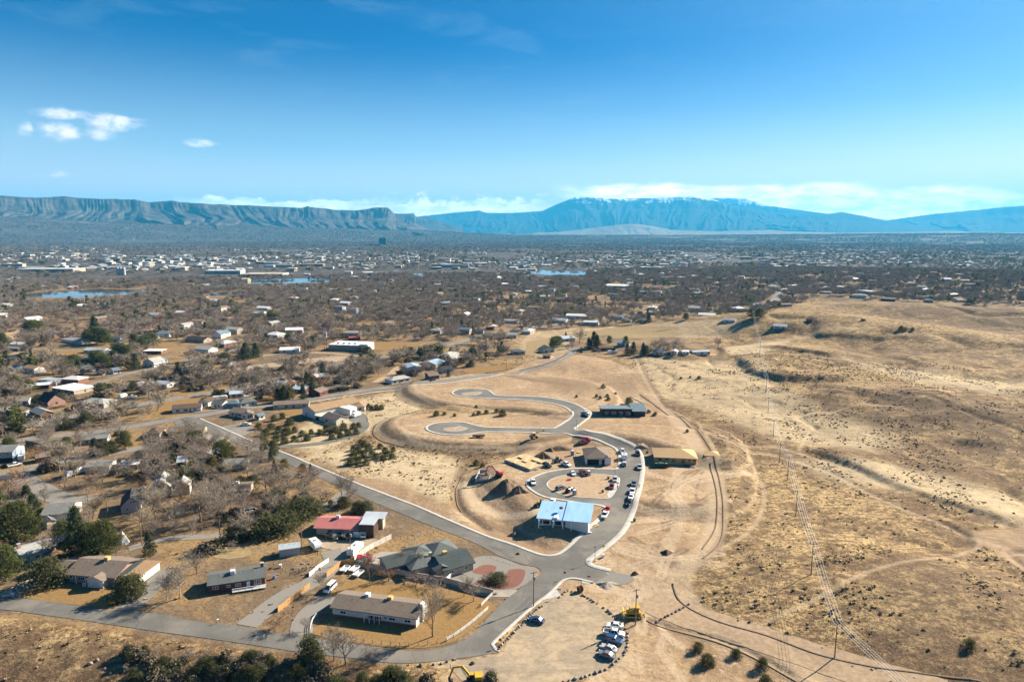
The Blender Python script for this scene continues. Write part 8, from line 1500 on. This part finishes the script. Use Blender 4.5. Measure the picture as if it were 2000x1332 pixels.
# clumping by a noise field so that groves and gaps form
sx, sy = scatter(60000, 240, 2200, -44, 42, 5.4, poly=SUB)
dens = vnoise(sx / 70 + 3, sy / 70 + 8) * .6 + vnoise(sx / 23, sy / 23) * .4; near = np.hypot(sx, sy) < 520
k = np.where(near, dens > .34, dens > .33); sx, sy = sx[k], sy[k]
kr = rng.rand(len(sx)); ev = vnoise(sx / 90 + 31, sy / 90 + 12)
kinds = np.where(kr < np.where(ev > .58, .20, .035), 'pine', np.where(kr > .90, 'rust', np.where(kr > .72, 'pale', 'bare'))); kinds = np.where((kinds == 'pine') & (rng.rand(len(sx)) < .4), 'spruce', kinds)
pxx, pyy = to_px(sx, sy, GZ(sx, sy)); view = (pxx > -30) & (pxx < 2030)
used = {'bare_tree': sum(1 for o in col.objects if o.name.startswith('bare_tree')), 'pine_tree': sum(1 for o in col.objects if o.name.startswith('pine_tree')), 'spruce_tree': sum(1 for o in col.objects if o.name.startswith('spruce_tree'))}
mass = {'w': [], 'e': []}
for i in range(len(sx)):
    kd = str(kinds[i]); nm = KINDN[kd][0]; H = {'bare': 8.5, 'pale': 9.5, 'rust': 7., 'pine': 8., 'spruce': 8.5}[kd] * rng.uniform(.7, 1.35) * (1.15 if kd in ('bare', 'pale') else 1.)
    if view[i] and used[nm] < 298:
        used[nm] += 1; tree_at(sx[i], sy[i], kd, H, rng.uniform(1.0, 1.4), parts=np.hypot(sx[i], sy[i]) < 420)
    else: mass['e' if kd in ('pine', 'spruce') else 'w'].append((sx[i], sy[i], H, rng.uniform(1.05, 1.45), rng.uniform(0, 6.28), rng.randint(0, 5)))
# shrubs in the gardens near by
sx2, sy2 = scatter(2600, 230, 620, -44, 5, 3.5, poly=SUB); dn = vnoise(sx2 / 30 + 40, sy2 / 30); k = (dn > .36); sx2, sy2 = sx2[k][:420], sy2[k][:420]
for x, y in zip(sx2, sy2): tree_at(x, y, random.choice(['shrub', 'shrub2', 'shrub2', 'brush', 'brush', 'olive', 'juniper']), random.uniform(1.8, 4.2), random.uniform(1.1, 1.7))
# far valley floor
fx, fy = scatter(130000, 1950, 11500, -40, 40, 8.0)
d2 = fbm(fx / 420, fy / 420, 3); fpx, fpy = to_px(fx, fy, GZ(fx, fy)); k = (d2 > -.38) & (fpx > -40) & (fpx < 2040); city = (fpy > 492) & (fpy < 536) & (fpx < 1700) ; k &= ~(city & (rng.rand(len(fx)) < .4)); fx, fy = fx[k], fy[k]
for x, y in zip(fx, fy): mass['e' if rng.rand() < .10 else 'w'].append((x, y, rng.uniform(7, 13), rng.uniform(1.3, 2.2), rng.uniform(0, 6.28), rng.randint(0, 5)))
print('trees', used, len(mass['w']), len(mass['e']))
def instancer(name, pts, meshes, kind='stuff', zoff=0., nominal=10.):
    """one mass object: light geometry-node copies on points"""
    a = np.array(pts); z = GZ(a[:, 0], a[:, 1]) + zoff; me = bpy.data.meshes.new(name); me.vertices.add(len(a)); me.vertices.foreach_set('co', np.column_stack([a[:, 0], a[:, 1], z]).astype(np.float32).ravel())
    s = me.attributes.new('sc', 'FLOAT_VECTOR', 'POINT'); hs = a[:, 2] / nominal; s.data.foreach_set('vector', np.column_stack([hs * a[:, 3], hs * a[:, 3], hs]).astype(np.float32).ravel())
    r = me.attributes.new('rot', 'FLOAT_VECTOR', 'POINT'); r.data.foreach_set('vector', np.column_stack([a[:, 4] * 0, a[:, 4] * 0, a[:, 4]]).astype(np.float32).ravel())
    ix = me.attributes.new('ix', 'INT', 'POINT'); ix.data.foreach_set('value', (a[:, 5].astype(int) % len(meshes)).astype(np.int32)); o = add(name, me); tag(o, kind=kind)
    ng = bpy.data.node_groups.new(name + '_points', 'GeometryNodeTree'); ng.interface.new_socket('Geometry', in_out='INPUT', socket_type='NodeSocketGeometry'); ng.interface.new_socket('Geometry', in_out='OUTPUT', socket_type='NodeSocketGeometry')
    N = ng.nodes; L = ng.links; gi = N.new('NodeGroupInput'); go = N.new('NodeGroupOutput'); ip = N.new('GeometryNodeInstanceOnPoints'); jn = N.new('GeometryNodeJoinGeometry')
    for m in meshes:
        oi = N.new('GeometryNodeObjectInfo'); oi.inputs[0].default_value = m; oi.inputs['As Instance'].default_value = True; L.new(oi.outputs['Geometry'], jn.inputs[0])
    def na(t, n): q = N.new('GeometryNodeInputNamedAttribute'); q.data_type = t; q.inputs[0].default_value = n; return q.outputs[0]
    L.new(gi.outputs[0], ip.inputs['Points']); L.new(jn.outputs[0], ip.inputs['Instance']); ip.inputs['Pick Instance'].default_value = True; L.new(na('INT', 'ix'), ip.inputs['Instance Index']); L.new(na('FLOAT_VECTOR', 'rot'), ip.inputs['Rotation']); L.new(na('FLOAT_VECTOR', 'sc'), ip.inputs['Scale']); L.new(ip.outputs[0], go.inputs[0])
    md = o.modifiers.new('copies', 'NODES'); md.node_group = ng; return o
def src(mesh):
    """any placed thing that carries this mesh serves as the source of the copies"""
    for o in col.objects:
        if o.data == mesh and o.parent is None: return o
    return None
sw = [o for o in (src(m) for m in FAR['bare'] + FAR['pale'] + FAR['rust']) if o]; se = [o for o in (src(m) for m in FAR['pine'] + FAR['spruce']) if o]
print('sources', len(sw), len(se))
instancer('woodland', mass['w'], sw); instancer('evergreen_woodland', mass['e'], se, nominal=10.5)
landmark('the long pond', *PL([(160, 572)])[0]); landmark('the bright far pond', *PL([(560, 548)])[0]); landmark('the twin pond', *PL([(1090, 532)])[0]); landmark('the small square pond', *PL([(818, 540)])[0]); landmark('the field edge', *PG([(1240, 632)])[0]); landmark('the curving far road', *PG([(1515, 590)])[0]); landmark('the bluff', *PG([(1650, 566)])[0])
TW = M('town_white_roof', (.55, .55, .54), var=.15, scale=.05); TG = M('town_grey_roof', (.40, .41, .42), var=.2, scale=.05); TT = M('town_tan_wall', (.44, .38, .30), var=.15, scale=.05); TB = M('town_brick_wall', (.25, .17, .13), var=.2, scale=.05); TD = M('town_dark_glass', (.035, .05, .06), rough=.5, var=.2, scale=.05)
twn = {TW: 'white', TG: 'grey', TT: 'tan', TB: 'brick'}
def town(px, py, L, D, h, rf, wl, yaw, label=None):
    g = PL([(px, py)])[0]; o = simple_house(g[0], g[1], yaw, L, D, h, False, rf, wl, 'town_building', True); o['category'] = 'building'; o['group'] = 'buildings of the town'
    if label: o['label'] = label
    else: AUTO.append((o, f'{twn[wl]} town building with {twn[rf]} flat roof', g[0], g[1]))
    return o
town(100, 531, 150, 60, 9, TW, TT, .05, 'wide white roofed store block above the long pond'); town(60, 527, 60, 40, 8, TG, TD, .05, 'dark fronted block left of the wide store'); town(215, 525, 130, 30, 6, TG, TD, -.05, 'long low dark fronted building with grey roof'); town(440, 535, 90, 40, 9, TW, TG, .05, 'pale grey warehouse with white right end'); town(520, 538, 95, 70, 5, TT, TG, .1, 'tan flat warehouse by the bright far pond'); town(748, 478, 62, 40, 58, TD, TD, 0., 'dark tall tower alone above the valley trees'); town(730, 480, 130, 40, 12, TD, TD, 0., 'long dark low wing beside the tall tower'); landmark('the dark tall tower', *PL([(748, 478)])[0]); landmark('the tan warehouse', *PL([(520, 538)])[0]); landmark('the wide store block', *PL([(100, 531)])[0])
g = PL([(231, 537)])[0]
for k in range(3): o = MB(); o.tube((0, 0, 0), (0, 0, 17), 3.6, 3.6, TW, 14).tube((0, 0, 17), (0, 0, 19), 3.6, .5, TW, 14); o = o.build('silo'); o.location = (g[0] + k * 7.6, g[1], GZ(g[0], g[1])[0]); tag(o, ['white silo, left of the three by the railway', 'white silo, middle of the three by the railway', 'white silo, right of the three by the railway'][k], 'silo', 'three white silos')
n = 0
while n < 270:
    u = rng.rand(); px = rng.uniform(0, 900) if u < .62 else rng.uniform(850, 1750); py = rng.normal(508, 11) if px < 900 else rng.normal(505, 11)
    if not (484 < py < 537) or (40 < px < 165 and 518 < py < 535) or (400 < px < 560 and py > 524) or vnoise(np.array([px / 90.]), np.array([py / 8. + 3]))[0] < .42: continue
    gq = PL([(px, py)])[0]
    if any(in_poly(gq[:1], gq[1:], PL([(x_, y_ + d_) for x_, y_ in p]))[0] for p in PONDS for d_ in (0, -2)): continue
    n += 1; rf = [TW, TW, TW, TG, TT][rng.randint(5)]; wl = [TW, TG, TT, TB, TT][rng.randint(5)]; s = 1. + .5 * (530 - py) / 40; town(px, py, rng.exponential(16) * s + 12, rng.uniform(12, 26) * s, rng.choice([4, 5, 6, 7, 9]), rf, wl, rng.choice([0, .1, -.1, 1.57]))
th = []
while len(th) < 1900:
    px = rng.uniform(-30, 1900); py = rng.choice([rng.normal(505, 12), rng.uniform(470, 530), rng.uniform(466, 500)])
    if py < 466 or py > 538 or vnoise(np.array([px / 70.]), np.array([py / 9.]))[0] < .45: continue
    g = PL([(px, py)])[0]
    if any(in_poly(g[:1], g[1:], NOGO[-1 - q])[0] for q in range(9)): continue
    th.append((g[0], g[1], rng.uniform(.7, 1.3), rng.uniform(.7, 1.9), rng.uniform(0, 3.14), rng.randint(0, 4)))
ts = [o for o in col.objects if o.name.startswith('house') and o.parent is None and False]
def tiny(m, r, lab, px):
    b = MB(); b.box(-7, 7, -5, 5, -1, 3.2, m); gable_roof(b, -7, 7, -5, 5, 3.2, 'x', .3, .3, r, m); o = b.build('town_house'); g = PL([px])[0]; o.location = (g[0], g[1], GZ(*g)[0]); tag(o, lab, 'house', 'houses at the edge of the town'); return o
instancer('town_houses', th, [tiny(TW, TW, 'white house at the near edge of the town left of the long pond', (30, 545)), tiny(TT, TG, 'tan grey-roofed house between the long pond and the tan warehouse', (330, 548)), tiny(TG, TW, 'grey white-roofed house behind the bright far pond', (600, 538)), tiny(TB, TG, 'brick grey-roofed house right of the bright far pond', (700, 540))], nominal=1.)
# low brush and tufts on the range
tx, ty = [], []
def grass():
    r = np.sqrt(rng.uniform(140 ** 2, 620 ** 2, 300000)); a = np.radians(rng.uniform(-40, 40, 300000)); x = r * np.sin(a); y = r * np.cos(a); c = np.zeros(len(x)); i = np.clip(np.searchsorted(LR, np.log(r)) - 1, 0, nr - 2); j = np.clip(np.searchsorted(AZ, a) - 1, 0, na - 2); q = i * na + j
    bare = C1[q, 0]; sub = C1[q, 2]; trk = C2[q, 0]; k = (bare < .3) & (trk < .3) & (sub < .3) & (rng.rand(len(x)) < .06 + .94 * np.clip(fbm(x / 11, y / 11, 3) * 3 + fbm(x / 60, y / 60, 2) * 2 + .1, 0, 1)); k |= (bare < .5) & (sub > .3) & (rng.rand(len(x)) < .10)
    st = PG([(390, 818), (700, 947), (1000, 1064), (1130, 1053), (1210, 905), (1100, 846), (835, 850), (900, 760), (1151, 811), (1250, 880), (1229, 1003), (1143, 1096), (1100, 1132), (960, 1262), (870, 1292), (-300, 1165), (-300, 1130), (0, 1160), (600, 1243), (840, 1270), (990, 1168), (1050, 1110), (700, 970)]); x, y = x[k], y[k]
    keep = np.ones(len(x), bool)
    for P in ROADP: keep &= seg_dist(x, y, P)[0] > 6.5
    for P in SHEETS: keep &= ~in_poly(x, y, P)
    for hx, hy, hr in HOUSES: keep &= (x - hx) ** 2 + (y - hy) ** 2 > (hr + .5) ** 2
    x, y = x[keep], y[keep]; return x, y
tx, ty = grass(); print('tufts', len(tx))
TUFT = M('straw_tuft', (.40, .29, .15), var=.3, scale=.05, obj_random=.35); TUFT2 = M('grey_brown_tuft', (.25, .175, .10), var=.3, scale=.05, obj_random=.35)
def tuft_src(m, seed, lab):
    me = vf('brush', puff_np(seed, 44, 'blob', .34, .5, .42, clump=4, cs=.12), m); g = PG([(1700 + seed * 20, 1200)])[0]; o = add('brush_clump', me); o.location = (g[0], g[1], GZ(*g)[0]); tag(o, lab, 'bush', 'brush clumps on the dry ground'); return o
tsrc = [tuft_src(TUFT2, 1, 'small grey-brown brush tuft on the open range slope'), tuft_src(TUFT, 2, 'small straw tuft on the open range slope'), tuft_src(TUFT2, 3, 'second grey-brown brush tuft on the open range slope')]
instancer('dry_grass_and_brush', [(x, y, .09 + rng.rand() ** 9 * .5, rng.uniform(.9, 1.5), rng.uniform(0, 6.28), rng.choice([0, 1, 1, 1, 1, 1, 2])) for x, y in zip(tx, ty)], tsrc, nominal=.6)

# ------------------------------------------------------------------ wording of the labels that single each repeat out
def word_labels():
    L = [(p, x, y, *[float(v[0]) for v in to_px([x], [y], GZ(x, y))]) for p, x, y in LAND]; groups = {}
    for o, adj, x, y in AUTO:
        px, py = [float(v[0]) for v in to_px([x], [y], GZ(x, y))]; best = min(L, key=lambda q: (q[3] - px) ** 2 + (2.2 * (q[4] - py)) ** 2); dx, dy = px - best[3], py - best[4]
        if abs(dx) < 3 and abs(dy) < 3: best = sorted(L, key=lambda q: (q[3] - px) ** 2 + (2.2 * (q[4] - py)) ** 2)[1]; dx, dy = px - best[3], py - best[4]
        side = ('left of' if dx < 0 else 'right of') if abs(dx) > 1.8 * abs(dy) else ('behind' if dy < 0 else 'in front of'); groups.setdefault((adj, side, best[0]), []).append((dx * dx + 4.8 * dy * dy, o))
    for (adj, side, ph), v in groups.items():
        v.sort(key=lambda q: q[0])
        for i, (_, o) in enumerate(v): o['label'] = f'{adj} {side} {ph}' if len(v) == 1 else f'{ORD[min(i, len(ORD) - 1)]} {adj} {side} {ph}' + (', counted outward' if len(f'{adj} {side} {ph}'.split()) < 12 else '')
word_labels()
for o in list(col.objects):
    if o.name.startswith('parked_') and o.parent is None and o.location.z < -20:
        for c in list(o.children_recursive): bpy.data.objects.remove(c)
        bpy.data.objects.remove(o)
